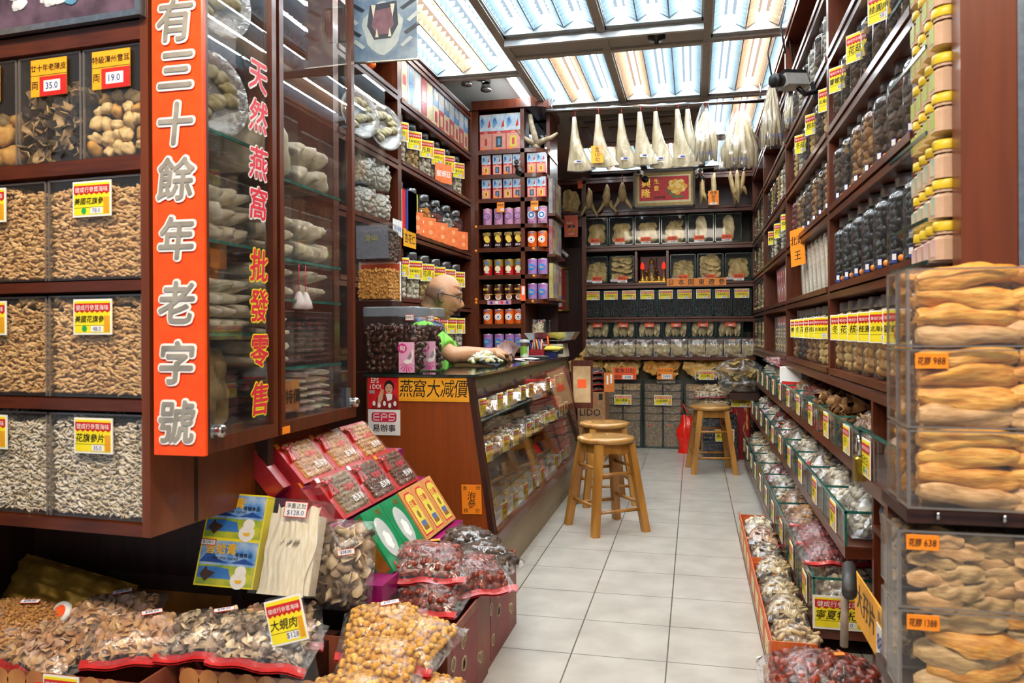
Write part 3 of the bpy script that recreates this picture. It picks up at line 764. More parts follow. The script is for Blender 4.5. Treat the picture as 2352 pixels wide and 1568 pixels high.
# ------------------------------------------------------------------ gift boxes on a stepped stand
MAG = mat('magenta foil paper', '#8a0f5c', '#a01a6c', rough=.3, coat=.3)
RBOX = mat('dark red gift carton', '#8c1a22', '#a4222a', rough=.35, coat=.3)
RFACE = mat('red printed face', '#a81a1e', '#c02a28', rough=.35, coat=.3)
t = thing('display_stand', 'stepped stand wrapped in magenta foil carrying the gift boxes', 'stand', (0, 0, 0))
for x0, x1, z in ((-1.24, -1.055, .60), (-1.055, -.955, .498), (-.955, -.825, .345)):
    b = MB(); b.box(x0, x1, 1.98, 2.74, z-.05, z); obj('step', b, [MAG], t)
b = MB(); b.box(-1.23, -1.07, 2.0, 2.73, 0, .55); b.box(-1.07, -.97, 2.0, 2.73, 0, .448); b.box(-.97, -.82, 2.0, 2.73, 0, .295); obj('base', b, [WOODD], t)
ROOT = lumps(6, .2, (1, 1, .6), 1, 3, 31)
CONT = [mat('golden dried roots', '#b47c38', '#daa864', rough=.6), mat('brown dried roots', '#5a3420', '#7c4e30', rough=.6), mat('grey tan dried roots', '#7a6242', '#a58a62', rough=.6)]
def slope(x0, z0, x1, z1): return frame((0, 1, 0), (x1-x0, 0, z1-z0))
def gift_box(y, bot, top, w_, ci, label, sticker):
    L = math.hypot(top[0]-bot[0], top[1]-bot[1]); M = slope(*bot, *top); D = .038
    t = thing('gift_box', label, 'gift box', (bot[0], y, bot[1]+.006), M=M, group='red window gift boxes')
    b = MB(); b.box(0, w_-.003, .002, D, 0, L, 0); b.box(0, w_-.003, .0, .002, 0, L, 1)
    obj('carton', b, [RBOX, RFACE], t)
    b = MB(); rs = np.random.RandomState(int(y*1000+bot[1]*77) % 9999); x0, x1, z0, z1 = w_*.14, w_*.93, L*.07, L*.93
    b.box(x0, x1, -.001, .001, z0, z1, 0)
    P = fill_box(x0, x1, -.006, 0, z0, z1, .0155, rs, .15, ('f',))
    for p in P: b.add(ROOT[rs.randint(6)][0]*.017, ROOT[0][1], 0, True, rotm(0, rs.uniform(-PI, PI), 0), (min(max(p[0], x0+.009), x1-.009), -.001, p[2]))
    o = obj('window', b, [CONT[ci]], t)
    g = MB(); g.box(x0, x1, -.0095, -.009, z0, z1); g.text('花旗參', .022, 1, -.010, w_*.62, L*.56, .02); g.text('西洋參', .024, 2, -.010, w_*.68, L*.28, .02)
    obj('film', g, [FILMT, REDTXT, WTEXT], t)
    r = MB()
    for dx, dz, rr in ((0, 0, .016), (.02, .006, .013), (-.018, .008, .013)): v, f = LU[2]; r.add(v*np.array([rr*1.6, .006, rr*1.3]), f, 0, True, None, (w_*.2+dx, -.008, L*.80+dz))
    r.poly([(w_*.15, L*.78), (w_*.19, L*.78), (w_*.12, L*.5), (w_*.09, L*.54), (w_*.06, L*.5)], -.009, -.003, 0); r.poly([(w_*.22, L*.78), (w_*.26, L*.77), (w_*.3, L*.52), (w_*.25, L*.55), (w_*.2, L*.5)], -.009, -.003, 0)
    obj('bow', r, [RFACE], t)
    q = MB(); q.box(0, .018, -.003, 0, L-.016, L-.001); obj('sticker', q, [ORANGE if sticker else WHITE], t)
    return t
B1, T1 = (-1.055, .605), (-1.15, .71); B2, T2 = (-.953, .503), (-1.045, .612); B3, T3 = (-.845, .352), (-.945, .503)
nm = ('nearest the street', 'middle of its row', 'deepest into the shop')
for i in range(3):
    gift_box(1.985+i*.205, B1, T1, .203, 0, f'red gift box of golden roots in the top row, {nm[i]}', True)
    gift_box(2.02+i*.205, B2, T2, .203, (2, 1, 1)[i], f'red gift box of {("tan", "brown", "brown")[i]} roots in the middle row, {nm[i]}', i == 2)
for k, (y, bo, to, lb) in enumerate(((1.935, B1, T1, 'plain red gift box standing edge-on left of the top row'), (1.985, B2, T2, 'plain red carton edge-on left of the middle row'))):
    M = slope(*bo, *to); b = MB(); b.box(0, .04, .0, .05, 0, .14, 0)
    t = thing('gift_box', lb, 'gift box', (bo[0]-.03, y-.01, bo[1]+.006), M=M); obj('carton', b, [RBOX], t)
    b = MB(); b.box(.004, .02, -.001, 0, .12, .136); obj('sticker', b, [ORANGE], t)
GRN = mat('emerald green carton', '#0f7a48', '#16905a', rough=.35, coat=.3)
M3 = slope(*B3, *T3); L3 = math.hypot(B3[0]-T3[0], B3[1]-T3[1])
for i, y in enumerate((2.09, 2.235)):
    t = thing('gift_box', ('green gift box with an oval window, nearer the street', 'green gift box with an oval window, next to the yellow boxes')[i], 'gift box', (B3[0]+.012, y, B3[1]-.002), M=M3)
    b = MB(); b.box(0, .142, 0, .05, 0, L3*1.05, 0); b.box(-.001, 0, .006, .044, .01, L3, 1); obj('carton', b, [GRN, GOLD], t)
    b = MB(); b.poly([(.071+.042*math.cos(a), L3*.52+.064*math.sin(a)) for a in np.linspace(0, 2*PI, 25)[:-1]], -.0012, .001, 0)
    b.poly([(.071+.02*math.cos(a)+.004*math.sin(5*a), L3*.47+.03*math.sin(a)) for a in np.linspace(0, 2*PI, 15)[:-1]], -.0018, .001, 1)
    obj('window', b, [mat('silvery window lining', '#b8bcb8', '#ccd0cc', rough=.25, scale=15), mat('white nest print', '#e8e8e0', '#f4f4ec', rough=.5)], t)
    b = MB(); b.lathe([(0, 0), (.006, 0)], 10, 0, M=[[1, 0, 0], [0, 0, 1], [0, 1, 0]], T=(.03, -.0015, .02)); b.text('燕窩', .02, 1, -.0015, .1, L3*.95, .02); obj('print', b, [REDTXT, GOLD], t)
YBX = mat('pale yellow printed carton', '#d8c84a', '#e4d65a', rough=.4); YFR = mat('orange tan frame carton', '#c98a4a', '#d89a5a', rough=.4)
for i in range(3):
    t = thing('gift_box', f'narrow yellow gift box with a small photo, {("left", "middle", "right")[i]} of the three by the counter', 'gift box', (B3[0], 2.405+i*.105, B3[1]+.004), M=M3, group='narrow yellow gift boxes')
    b = MB(); b.box(0, .103, .001, .042, 0, L3, 0); b.box(0, .103, 0, .001, 0, L3, 1); obj('carton', b, [YFR, YFR], t)
    b = MB(); b.poly([(.016, .012), (.087, .012), (.087, L3-.03), (.07, L3-.014), (.033, L3-.014), (.016, L3-.03)], -.001, .001, 0)
    b.poly([(.02, .017), (.083, .017), (.083, L3-.033), (.068, L3-.02), (.035, L3-.02), (.02, L3-.033)], -.0016, .001, 1)
    b.text('白蘭', .026, 2, -.002, .051, L3*.7, .02); b.poly([(.051+.011*math.cos(a), L3*.47+.014*math.sin(a)) for a in np.linspace(0, 2*PI, 13)[:-1]], -.002, .001, 3)
    b.box(.032, .072, -.002, 0, L3*.16, L3*.34, 4); b.box(.032, .072, -.0024, 0, L3*.16, L3*.24, 3)
    obj('print', b, [REDTXT, YBX, REDTXT, mat('brown root print', '#8a5a2a'), mat('blue photo print', '#56679a')], t)
b = MB(); b.box(0, .05, 0, .62, 0, .02)
one('shelf_lip', b, [ACR], 'clear acrylic lip in front of the top row of red gift boxes', 'lip', (-1.055, 1.97, .585))

# blue picture cartons and white sliced stack, leaning at the stand's end
BL = [mat('sky print', '#4a8ad0', '#cfe2f2', rough=.35, scale=18), mat('meadow print', '#6f9a2c', '#c8c83a', rough=.35, scale=22), mat('lake print', '#2a62b0', '#4a8ad0', rough=.35, scale=14), YEL, mat('swallow print', '#4a3020', rough=.4), mat('white doll print', '#ece6dc', rough=.4), mat('amber print', '#f0b82a', rough=.4), mat('blue hill print', '#1f3f86', '#2f5aa4', rough=.35)]
Wp = .165; Hp = .118
M = frame((.985, .05, -.03), (.10, .33, .94))
for i in range(2):
    t = thing('picture_carton', ('blue and green landscape carton leaning beside the white stack, upper one', 'blue and green landscape carton leaning beside the white stack, lower one')[i], 'carton', np.array([-1.262, 1.78, .383]) + M @ np.array([0, 0, Hp*(1-i)]), M=M)
    b = MB(); b.box(0, Wp, 0, .04, 0, Hp, 3)
    b.box(.004, Wp-.004, -.0006, 0, Hp*.45, Hp-.004, 0); b.box(.004, Wp-.004, -.0006, 0, .004, Hp*.45, 1)
    b.poly([(.006, .02), (.1, .02), (.09, Hp*.38), (.05, Hp*.42), (.006, Hp*.4)], -.0012, 0, 2)
    b.poly([(.004, Hp*.5), (.03, Hp*.8), (.055, Hp*.58), (.09, Hp*.5), (.13, Hp*.62), (Wp-.004, Hp*.5)], -.001, 0, 7)
    obj('carton', b, BL, t)
    b = MB(); b.text('雪蛤膏', .03, 0, -.002, .06, Hp*.80, .04); b.text('HASHIMA TAPAO', .0095, 1, -.002, .075, Hp*.60, .01); b.text('有機食品', .012, 1, -.002, .125, Hp*.69, .02)
    b.poly([(.012, .028), (.028, .05), (.032, .04), (.055, .034), (.03, .012)], -.002, 0, 2)
    for x, z, r in ((.125, .04, .015), (.122, .018, .021)): b.poly([(x+r*1.05*math.cos(a), z+r*math.sin(a)) for a in np.linspace(0, 2*PI, 17)[:-1]], -.002-.0004*(z > .03), 0, 3)
    b.poly([(.112, .02), (.134, .02), (.13, .012), (.116, .012)], -.0028, 0, 0)
    obj('print', b, [BL[6], INK, BL[4], BL[5]], t)
    b = MB(); b.box(0, .042, -.0024, 0, Hp-.018, Hp-.002, 0); b.box(.002, .04, -.003, 0, Hp-.016, Hp-.004, 1); b.text('$128.0', .011, 2, -.0036, .021, Hp-.01, .01); obj('price_sticker', b, [RED, WHITE, INK], t)
t = thing('sliced_stack_box', 'clear box of creamy white sliced sheets leaning between cartons and mushroom bag', 'box', np.array([-1.092, 1.775, .375]), M=M)
WS = mat('cream dried sheet', '#eadcba', '#faf1da', rough=.65, scale=30, stretch=(6, 1, 1))
b = MB()
def ws(a, c):
    x = .014+a*.125; z = c*.225
    return (x + .018*c + .006*math.sin(9*c+a*3), -.002-.010*abs(math.sin(a*PI))-.0016*math.sin(a*44+c*3)*(.3+c)-.0015*math.sin(a*16), z - .02*math.sin(a*3.3)*(c > .6)-.006*math.sin(a*21)*(c > .93))
b.sheet(ws, 60, 14); b.box(.016, .15, .004, .05, .004, .2)
o = obj('sheets', b, [WS], t); o['kind'] = 'stuff'
b = MB(); b.box(0, .165, -.022, -.021, 0, .236); b.box(.164, .166, -.021, .06, 0, .236); b.box(0, .166, -.021, .06, .234, .236); obj('clear_box', b, [ACR], t)
b = MB(); b.box(.062, .125, -.0245, -.022, .19, .23, 0); b.box(.064, .123, -.025, -.022, .192, .228, 1); b.text('$128.0', .017, 2, -.0256, .094, .201, .015); b.text('淨重正肚', .014, 3, -.0256, .094, .219, .015); obj('price_sticker', b, [RED, WHITE, BLUEINK, INK], t)
# ================================================================== JARS AND BAGS (used all over the shop)
ALU = mat('spun aluminium lid', '#8e9194', '#a9acae', rough=.28, metal=.85)
def cm(name, a, b, **k): return mat('dried goods '+name, a, b, rough=k.pop('rough', .7), scale=k.pop('scale', 40), **k)
GOODS = {
 'white': ([cm('cream', '#cdbfa2', '#ebe0c8')], NESTT, 1.0), 'tan': ([cm('tan', '#b08a4c', '#d8b67a')], NESTT, 1.0),
 'grey': ([cm('grey', '#a09a8a', '#cfc9b8')], LU, 1.0), 'dark': ([cm('dark', '#2a1c14', '#4c3626'), cm('dark2', '#3c2a1e', '#5c4430')], LU, 1.0),
 'brown': ([cm('brown', '#6a4424', '#96683a'), cm('brown2', '#8a5e34', '#b08650')], LU, 1.0),
 'black': ([cm('black', '#101214', '#26282a', rough=.5)], lumps(6, .2, (1.0, .6, .6), 1, 4, 77), 1.2),
 'orange': ([cm('orange', '#c8701c', '#e89a34')], NESTT, 1.0), 'redbrown': ([cm('red brown', '#5a1e14', '#8a3422')], LU, 1.0),
 'walnut': ([cm('walnut', '#9a6e3c', '#c49a62')], LU, 1.0), 'ring': ([cm('ring', '#7a5a34', '#b8935c'), cm('ring2', '#2a2018', '#3c3024')], FL, 1.1),
 'date': ([cm('date', '#64200f', '#9c3a1c', rough=.35)], lumps(8, .16, (1, .68, .66), 2, 5, 55), 1.05),
 'flake': ([cm('flake', '#c8945e', '#e8c492'), cm('flake2', '#b47e52', '#d6a478'), cm('flake3', '#bf9478', '#e2bca0')], FL2, 1.35),
 'shell': ([cm('shell', '#8c7460', '#c4a888'), cm('shell2', '#54443a', '#7a6454'), cm('shell3', '#cdb48e', '#e4cda8')], FL2, 1.3),
 'cube': ([cm('cube', '#c08428', '#e2ac50'), cm('cube2', '#cc9238', '#ecbc64')], lumps(8, .1, (1, .85, .8), 1, 6, 66), .95),
 'redberry': ([cm('berry', '#7a2a2a', '#a04440', scale=90)], lumps(5, .12, (1, .55, .5), 1, 4, 12), 1.0),
 'noodle': ([cm('noodle', '#a8885c', '#d4b98c'), cm('noodle2', '#c8b088', '#e8d6b4')], ST, 1.9),
 'grain': ([cm('grain', '#b87a28', '#dca450', scale=90), cm('grain2', '#a86a1c', '#cc9040', scale=90)], lumps(5, .2, (1, .6, .5), 1, 4, 14), 1.0),
 'chip': ([cm('chip', '#c8ae7c', '#e4d0a4'), cm('chip2', '#b0945c', '#d0b684')], CH, 1.25),
}
def jar_fill(kind, R, h, s, seed, square=False):
    rs = np.random.RandomState(seed); b = MB(); mats, tm, k = GOODS[kind]
    n = max(6, int(2*PI*(R-s*.4)/s)); z = s*.45; j = 0
    while z < h:
        for i in range(n):
            a = 2*PI*(i+.5*(j % 2))/n+rs.uniform(-.15, .15); r = R-s*.55
            v, f = tm[rs.randint(len(tm))]
            b.add(v*s*k*rs.uniform(.95, 1.2), f, int(rs.randint(len(mats))), True, rotm(*rs.uniform(-PI, PI, 3)), (r*math.cos(a), r*math.sin(a), z+rs.uniform(-.15, .15)*s))
        z += s*.82; j += 1
    for i in range(n):
        a = rs.uniform(0, 6.3); r = rs.uniform(0, R*.6); v, f = tm[rs.randint(len(tm))]
        b.add(v*s*k, f, int(rs.randint(len(mats))), True, rotm(*rs.uniform(-PI, PI, 3)), (r*math.cos(a), r*math.sin(a), h-s*.3))
    b.lathe([(R*.62, .003), (R*.62, h-s*.5), (0, h-s*.4)], 10, 0)
    return b.mesh('dried_goods', mats)
JP = {}
def jar(loc, rz, label, kind, h=.235, R=.055, lid=True, s=.026, fill=.78, tagtx=None, tagz=.62, tagw=.085, group=None, extra=None, sticker=False, cat='jar', lidmat=None):
    key = (kind, round(h, 3), round(R, 3), s, fill)
    if key not in JP:
        b = MB(); H = h*.88
        b.lathe([(0, .002), (R*.92, .0), (R, .006), (R, H*.80), (R*.97, H*.86), (R*.78, H*.94), (R*.64, H*.97), (R*.64, H)], 18, 0)
        l = MB(); l.lathe([(R*.7, h*.86), (R*.72, h*.865), (R*.72, h*.99), (R*.69, h), (0, h)], 18, 0)
        JP[key] = (b.mesh('jar_body', [JARG]), l.mesh('lid', [ALU]), jar_fill(kind, R-.003, h*.88*fill, s, len(JP)+11))
    t = thing('goods_jar', label, cat, loc, rz, group)
    obj('jar_body', JP[key][0], None, t)
    o = obj('dried_goods', JP[key][2], None, t, (0, 0, .003)); o['kind'] = 'stuff'
    if lid: obj('lid', JP[key][1], None, t)
    if tagtx:
        obj('price_tag', tag_mesh(tagtx[0], tagtx[1], tagw, tagw*1.05), None, t, (0, -R-.003, h*tagz))
    if sticker:
        if 'stk' not in JP:
            b = MB(); b.box(-.018, -.002, -.001, 0, -.012, .014, 0); b.box(-.016, -.004, -.0014, 0, -.004, .012, 1); b.lathe([(0, .001), (.009, .001), (.009, 0)], 12, 2, M=[[1, 0, 0], [0, 0, -1], [0, 1, 0]], T=(.01, 0, 0))
            JP['stk'] = b.mesh('sticker', [BLUEINK, WHITE, ORANGE])
        obj('sticker', JP['stk'], None, t, (0, -R-.001, .02))
    return t
BAGC = {}
def pil(u, v, p=2.6):
    return max(0, (1-abs(2*u-1)**p))**.75*max(0, (1-abs(2*v-1)**p))**.75
def bag_parts(kind, w, l, h, s, seed, film, wr=.008, red=True, fillk=.78):
    key = (kind, w, l, h, s, seed)
    if key in BAGC: return BAGC[key]
    rs = np.random.RandomState(seed); k = rs.uniform(-1, 1, (6, 2))*40; ph = rs.uniform(0, 6, 6)
    def wob(x, y): return sum(math.sin(k[i][0]*x+k[i][1]*y+ph[i]) for i in range(6))/6
    def top(u, v):
        x, y = (u-.5)*w, (v-.5)*l; p = pil(u, v)
        return (x*(1+.02*wob(y, x)), y*(1+.02*wob(x, y)), h*p*(1+.12*wob(x*.6, y*.6))+wr*wob(x*2, y*2)*(.5+.5*(1-p))+.006)
    f = MB(); f.sheet(top, 18, 18, 0); f.sheet(lambda u, v: ((u-.5)*w, (v-.5)*l, .003+.003*wob(u*.3, v*.3)), 6, 6, 0)
    mats, tm, kk = GOODS[kind]; c = MB()
    mw, ml = w*fillk, l*fillk
    xs = np.arange(-mw/2+s/2, mw/2, s*.8); ys = np.arange(-ml/2+s/2, ml/2, s*.8)
    def hz_(x, y): return top(x/w+.5, y/l+.5)[2]
    for x in xs:
        for y in ys:
            px, py = x+rs.uniform(-.3, .3)*s, y+rs.uniform(-.3, .3)*s
            zz = hz_(px, py)-s*.38
            if zz < s*.3: zz = s*.3
            v, ff = tm[rs.randint(len(tm))]
            c.add(v*s*kk*rs.uniform(.85, 1.2), ff, int(rs.randint(len(mats))), True, rotm(rs.uniform(-.8, .8), rs.uniform(-.8, .8), rs.uniform(-PI, PI)), (px, py, zz))
    e = min(w, l)*.1
    for a in np.arange(0, 1, s*.8/(2*(mw+ml))):   # rim pieces lower down
        q = a*4; i = int(q); q -= i
        px, py = [(-mw/2+mw*q, -ml/2), (mw/2, -ml/2+ml*q), (mw/2-mw*q, ml/2), (-mw/2, ml/2-ml*q)][i]
        v, ff = tm[rs.randint(len(tm))]; c.add(v*s*kk, ff, int(rs.randint(len(mats))), True, rotm(*rs.uniform(-PI, PI, 3)), (px*.97, py*.97, max(s*.3, hz_(px*.97, py*.97)*.45)))
    c.sheet(lambda u, v: ((u-.5)*mw, (v-.5)*ml, max(.004, hz_((u-.5)*mw, (v-.5)*ml)-s*.75)), 10, 10, 0)
    r = MB()
    r.sheet(lambda u, v: ((u-.5)*w*.98, -l*.5-.006+v*.02, .007+.006*v+.004*math.sin(u*14+seed)), 12, 2, 0); r.sheet(lambda u, v: ((u-.5)*w*.98, -l*.5-.006+v*.02, .001+.004*math.sin(u*14+seed)), 12, 1, 0)
    st = MB(); hz0 = hz_(w*.1, l*.16)
    BAGC[key] = (f.mesh('film', [film]), c.mesh('dried_goods', mats), r.mesh('seam', [mat('red heat-sealed seam', '#b01c20', '#d03030', rough=.3, coat=.4)]), hz0)
    return BAGC[key]
def stickmesh():
    if 's' not in BAGC:
        b = MB(); b.box(-.024, .024, -.008, .008, 0, .001, 0); b.box(-.0225, .0225, -.0065, .0065, 0, .0014, 1)
        v, f = text_mesh('$38.00', .015, 0); b.add(np.stack([v[:, 0], v[:, 2], v[:, 1]], 1)*.011+np.array([0, 0, .002]), f, 2)
        BAGC['s'] = b.mesh('price_sticker', [RED, WHITE, BLUEINK])
        b = MB(); b.box(-.014, .014, -.006, .006, 0, .001, 0); BAGC['o'] = b.mesh('sticker', [ORANGE])
    return BAGC
def bag(loc, label, kind, w=.2, l=.16, h=.05, s=.022, seed=1, M=None, rz=0, film=None, red=True, sticker=None, group=None, wr=.008, tilt=None, name='goods_bag', cat='bag'):
    p = bag_parts(kind, w, l, h, s, seed, film or FILM, wr, red)
    if tilt is not None: M = rotm(tilt[0], tilt[1], rz)
    t = thing(name, label, cat, loc, rz, group, M)
    obj('film', p[0], None, t); o = obj('dried_goods', p[1], None, t); o['kind'] = 'stuff'
    if red: obj('seam', p[2], None, t)
    if sticker: obj('price_sticker' if sticker == 's' else 'sticker', stickmesh()[sticker], None, t, (w*.1, l*.16, p[3]+.004), .2)
    return t

# ================================================================== COUNTER
CY0, CY1 = 2.97, 5.35
t = thing('showcase_counter', 'brown wooden shop counter with slanted glass front and glass top', 'counter', (0, 0, 0))
def face_x(z): return -.858+(.80-z)*(.093/.565)
b = MB(); b.poly([(-1.30, 0), (-.78, 0), (-.757, .20), (-.852, .85), (-1.30, .85)], CY0, CY0+.03, 0); obj('end_panel', b, [mat('lightened brown veneer', '#7e3c16', '#97481b', rough=.35, scale=7, stretch=(5, 5, .35), coat=.2, lo=.25, hi=.75)], t)  # veneer colour lightened to offset the weaker light on this panel
b = MB(); b.poly([(-1.30, 0), (-.78, 0), (-.757, .20), (-.852, .85), (-1.30, .85)], CY1-.03, CY1, 0); obj('end_panel', b, [WOODL], t)
for x0, z0, x1, z1 in ((-.852, .85, -.757, .2),):
    for y in (CY0-.002, CY1-.028):
        b = MB(); b.poly([(x0, z0), (x0-.022, z0), (x1-.022, z1), (x1, z1)], y-.006 if y < 4 else y, y+.034, 0); obj('corner_trim', b, [WOODD], t)
b = MB(); b.box(-1.30, -1.28, CY0+.03, CY1-.03, 0, .85); obj('back_panel', b, [WOODD], t)
b = MB(); b.box(-1.28, -.80, CY0+.03, CY1-.03, .19, .205); obj('floor_board', b, [mat('white laminate', '#b9bdb9', '#c8ccc8', rough=.4)], t)
b = MB(); b.poly([(-.80, 0), (-.795, .205), (-.765, .205), (-.78, 0)], CY0+.03, CY1-.03, 0); obj('kick_panel', b, [mat('scuffed tan laminate', '#7d6a4c', '#98835f', rough=.5, scale=5, stretch=(1, .3, 2))], t)
b = MB(); b.box(-.79, -.752, CY0, CY1, .195, .235); obj('bottom_rail', b, [WOODH], t)
b = MB(); b.poly([(-.875, .80), (-.852, .80), (-.858, .85), (-.885, .85)], CY0+.03, CY1-.03, 0); obj('top_rail', b, [mat('olive bronze rail', '#4c4630', '#5e573e', rough=.4)], t)
b = MB(); b.poly([(face_x(.80), .80), (face_x(.80)+.005, .80), (face_x(.235)+.005, .235), (face_x(.235), .235)], CY0+.03, CY1-.03, 0); obj('glass_front', b, [SHOWG], t)
b = MB(); b.box(-1.31, -.845, CY0-.01, CY1+.01, .85, .861, 0); obj('glass_top', b, [mat('dark green glass slab', '#1c2a26', '#26352f', rough=.04, coat=1, spec=.8)], t)
for z, d in ((.66, .30), (.49, .32), (.345, .24)):
    x1 = face_x(z)-.03
    b = MB(); b.box(x1-d, x1, CY0+.035, CY1-.035, z-.006, z, 0); b.box(x1-.002, x1+.002, CY0+.035, CY1-.035, z-.007, z+.001, 1); obj('glass_shelf', b, [GLASS, GEDGE], t)
MTAG = [(x, '18.0') for x in ('北菇', '花菇', '元貝', '蝦米', '淮山', '杞子', '蓮子', '百合', '海底椰')]
kinds = ['shell', 'flake', 'grain', 'chip', 'shell', 'cube', 'noodle', 'flake', 'shell', 'chip', 'grain']
for r, (z, n, rl) in enumerate(((.66, 9, 'top shelf'), (.49, 9, 'second shelf'))):
    for i in range(n):
        y = CY0+.15+i*.245; x = face_x(z)-.13
        bg = bag((x, y, z+.001), f'clear goods bag on the {rl} of the glass counter, {ORD[i]} from the street', kinds[(i+r*3) % 11], .18, .16, .045, .024, 1+(i+r) % 3, rz=PI/2, red=False, film=FILMW, group=f'bags on the counter {rl}')
        if not (r == 0 and i in (5,)):
            c = tag(obj('price_card', tag_mesh(MTAG[(i*2+r) % 9][0], '18.0', .076, .074), None, None, (face_x(z)-.012, y+(.03 if i % 2 else -.02), z+.045 if r else z+.06), PI/2-.12), f'yellow price card on the counter {rl}, {ORD[i]} from the street', 'price card', 'price cards inside the counter')
for i in range(10):
    y = CY0+.15+i*.22
    c = obj('price_card', tag_mesh(MTAG[(i*4) % 9][0], '18.0', .076, .074), None, None, (face_x(.24)-.05, y, .245), PI/2-.1)
    tag(c, f'yellow price card along the floor of the glass counter, {ORD[i]} from the street', 'price card', 'price cards inside the counter')
    t = thing('goods_tray', f'white open tray on the floor of the glass counter, {ORD[i]} from the street', 'tray', (face_x(.24)-.2, y, .206), group='white trays in the counter')
    if i == 0:
        b = MB(); b.box(-.12, .12, -.1, .1, 0, .004); b.box(-.12, -.116, -.1, .1, 0, .03); b.box(.116, .12, -.1, .1, 0, .03); b.box(-.12, .12, -.1, -.096, 0, .03); b.box(-.12, .12, .096, .1, 0, .03)
        tm_ = b.mesh('pan', [mat('white tray plastic', '#c4cccb', '#d4dad8', rough=.35)])
        b = MB(); rs = np.random.RandomState(5); b.pile(CH, [(rs.uniform(-.1, .1), rs.uniform(-.08, .08), .012) for _ in range(70)], .03, (0, 1)); tg_ = b.mesh('dried_goods', GOODS['chip'][0])
    obj('pan', tm_, None, t); o = obj('dried_goods', tg_, None, t); o['kind'] = 'stuff'
RBX = mat('bright red carton', '#c8281c', '#dc3a2a', rough=.4)
for i, (y, z, h) in enumerate(((5.12, .66, .05), (5.17, .49, .05), (5.17, .541, .05), (5.2, .345, .05), (5.2, .396, .04), (5.22, .206, .06), (5.22, .267, .05))):
    t = thing('red_carton', f'flat red carton at the far end inside the counter, {("on the top shelf", "lower one on the second shelf", "upper one on the second shelf", "lower one on the third shelf", "upper one on the third shelf", "lower one on the floor", "upper one on the floor")[i]}', 'carton', (face_x(z)-.16, y, z+.001), group='red cartons in the counter')
    b = MB(); b.bev(-.1, .1, -.06, .06, 0, h, .003); obj('carton', b, [RBX], t); b = MB(); b.box(.1, .1008, -.04, .04, h*.25, h*.75); obj('label', b, [mat('pale red print', '#e8a890', '#f0b8a0')], t)

t = thing('batten_light', 'slim lit tube under the top rail inside the glass counter', 'light', (-.905, 0, .826)); b = MB(); b.tube([(0, CY0+.06, 0), (0, CY1-.06, 0)], .012, 8); obj('fluorescent_tube', b, [TCOOL], t)
# stickers and signs on the counter's end
PX = lambda u: -1.299+(u-842)*.00184
PZ = lambda v: .862-(v-858)*.001694
def face_sheet(name, label, cat, u0, u1, v0, v1, fn, mats, rot=0):
    x0, x1, z0, z1 = PX(u0), PX(u1), PZ(v1), PZ(v0); w_, h = x1-x0, z1-z0
    t = thing(name, label, cat, ((x0+x1)/2, CY0-.0035, (z0+z1)/2)); t.rotation_euler = (0, rot, 0)
    fn(t, w_, h, mats); return t
def poster(t, w_, h, m):
    b = MB(); b.box(-w_/2, w_/2, -.001, .002, -h/2, h/2); obj('sheet', b, [m[0]], t)
    b = MB(); b.text('EPS', .03, 0, -.0016, -w_*.27, h*.40, .03, .8); b.text('i DO!', .026, 0, -.0016, -w_*.25, h*.2, .03, .8); b.box(-w_*.46, -w_*.28, -.0015, 0, -h*.02, h*.08, 2)
    def el(cx, cz, rx, rz_, mi, y): b.poly([(cx+rx*math.cos(a), cz+rz_*math.sin(a)) for a in np.linspace(0, 2*PI, 15)[:-1]], y, 0, mi)
    b.poly([(-w_*.38, -h*.49), (-w_*.2, -h*.12), (w_*.1, -h*.02), (w_*.34, -h*.02), (w_*.49, -h*.2), (w_*.49, -h*.49)], -.0016, 0, 3)
    b.poly([(-w_*.2, -h*.49), (-w_*.16, -h*.1), (-w_*.06, h*.13), (w_*.02, h*.1), (-w_*.02, -h*.2)], -.0018, 0, 1)
    b.poly([(w_*.08, -h*.02), (w_*.3, -h*.02), (w_*.28, -h*.2), (w_*.14, -h*.26)], -.0020, 0, 0)
    el(w_*.19, h*.2, w_*.16, h*.21, 4, -.0019); el(w_*.19, h*.14, w_*.12, h*.16, 1, -.0022)
    el(w_*.14, h*.17, w_*.025, h*.012, 4, -.0026); el(w_*.25, h*.17, w_*.025, h*.012, 4, -.0026); el(w_*.19, h*.05, w_*.04, h*.012, 3, -.0026)
    for k in range(5): el(-w_*.3+k*w_*.17, -h*(.33+.06*(k % 2)), w_*.05, h*.08, 0, -.0024)
    obj('print', b, [WTEXT, mat('poster skin print', '#c89a7a', '#d8ac8c'), GREYP, mat('poster shirt print', '#7a1418', '#a02020', scale=25), INK], t)
face_sheet('poster', 'red poster with a portrait and white payment lettering on the counter end', 'poster', 846, 918, 866, 941, poster, [mat('poster red', '#d01c22', '#dc2a2c', rough=.4)])
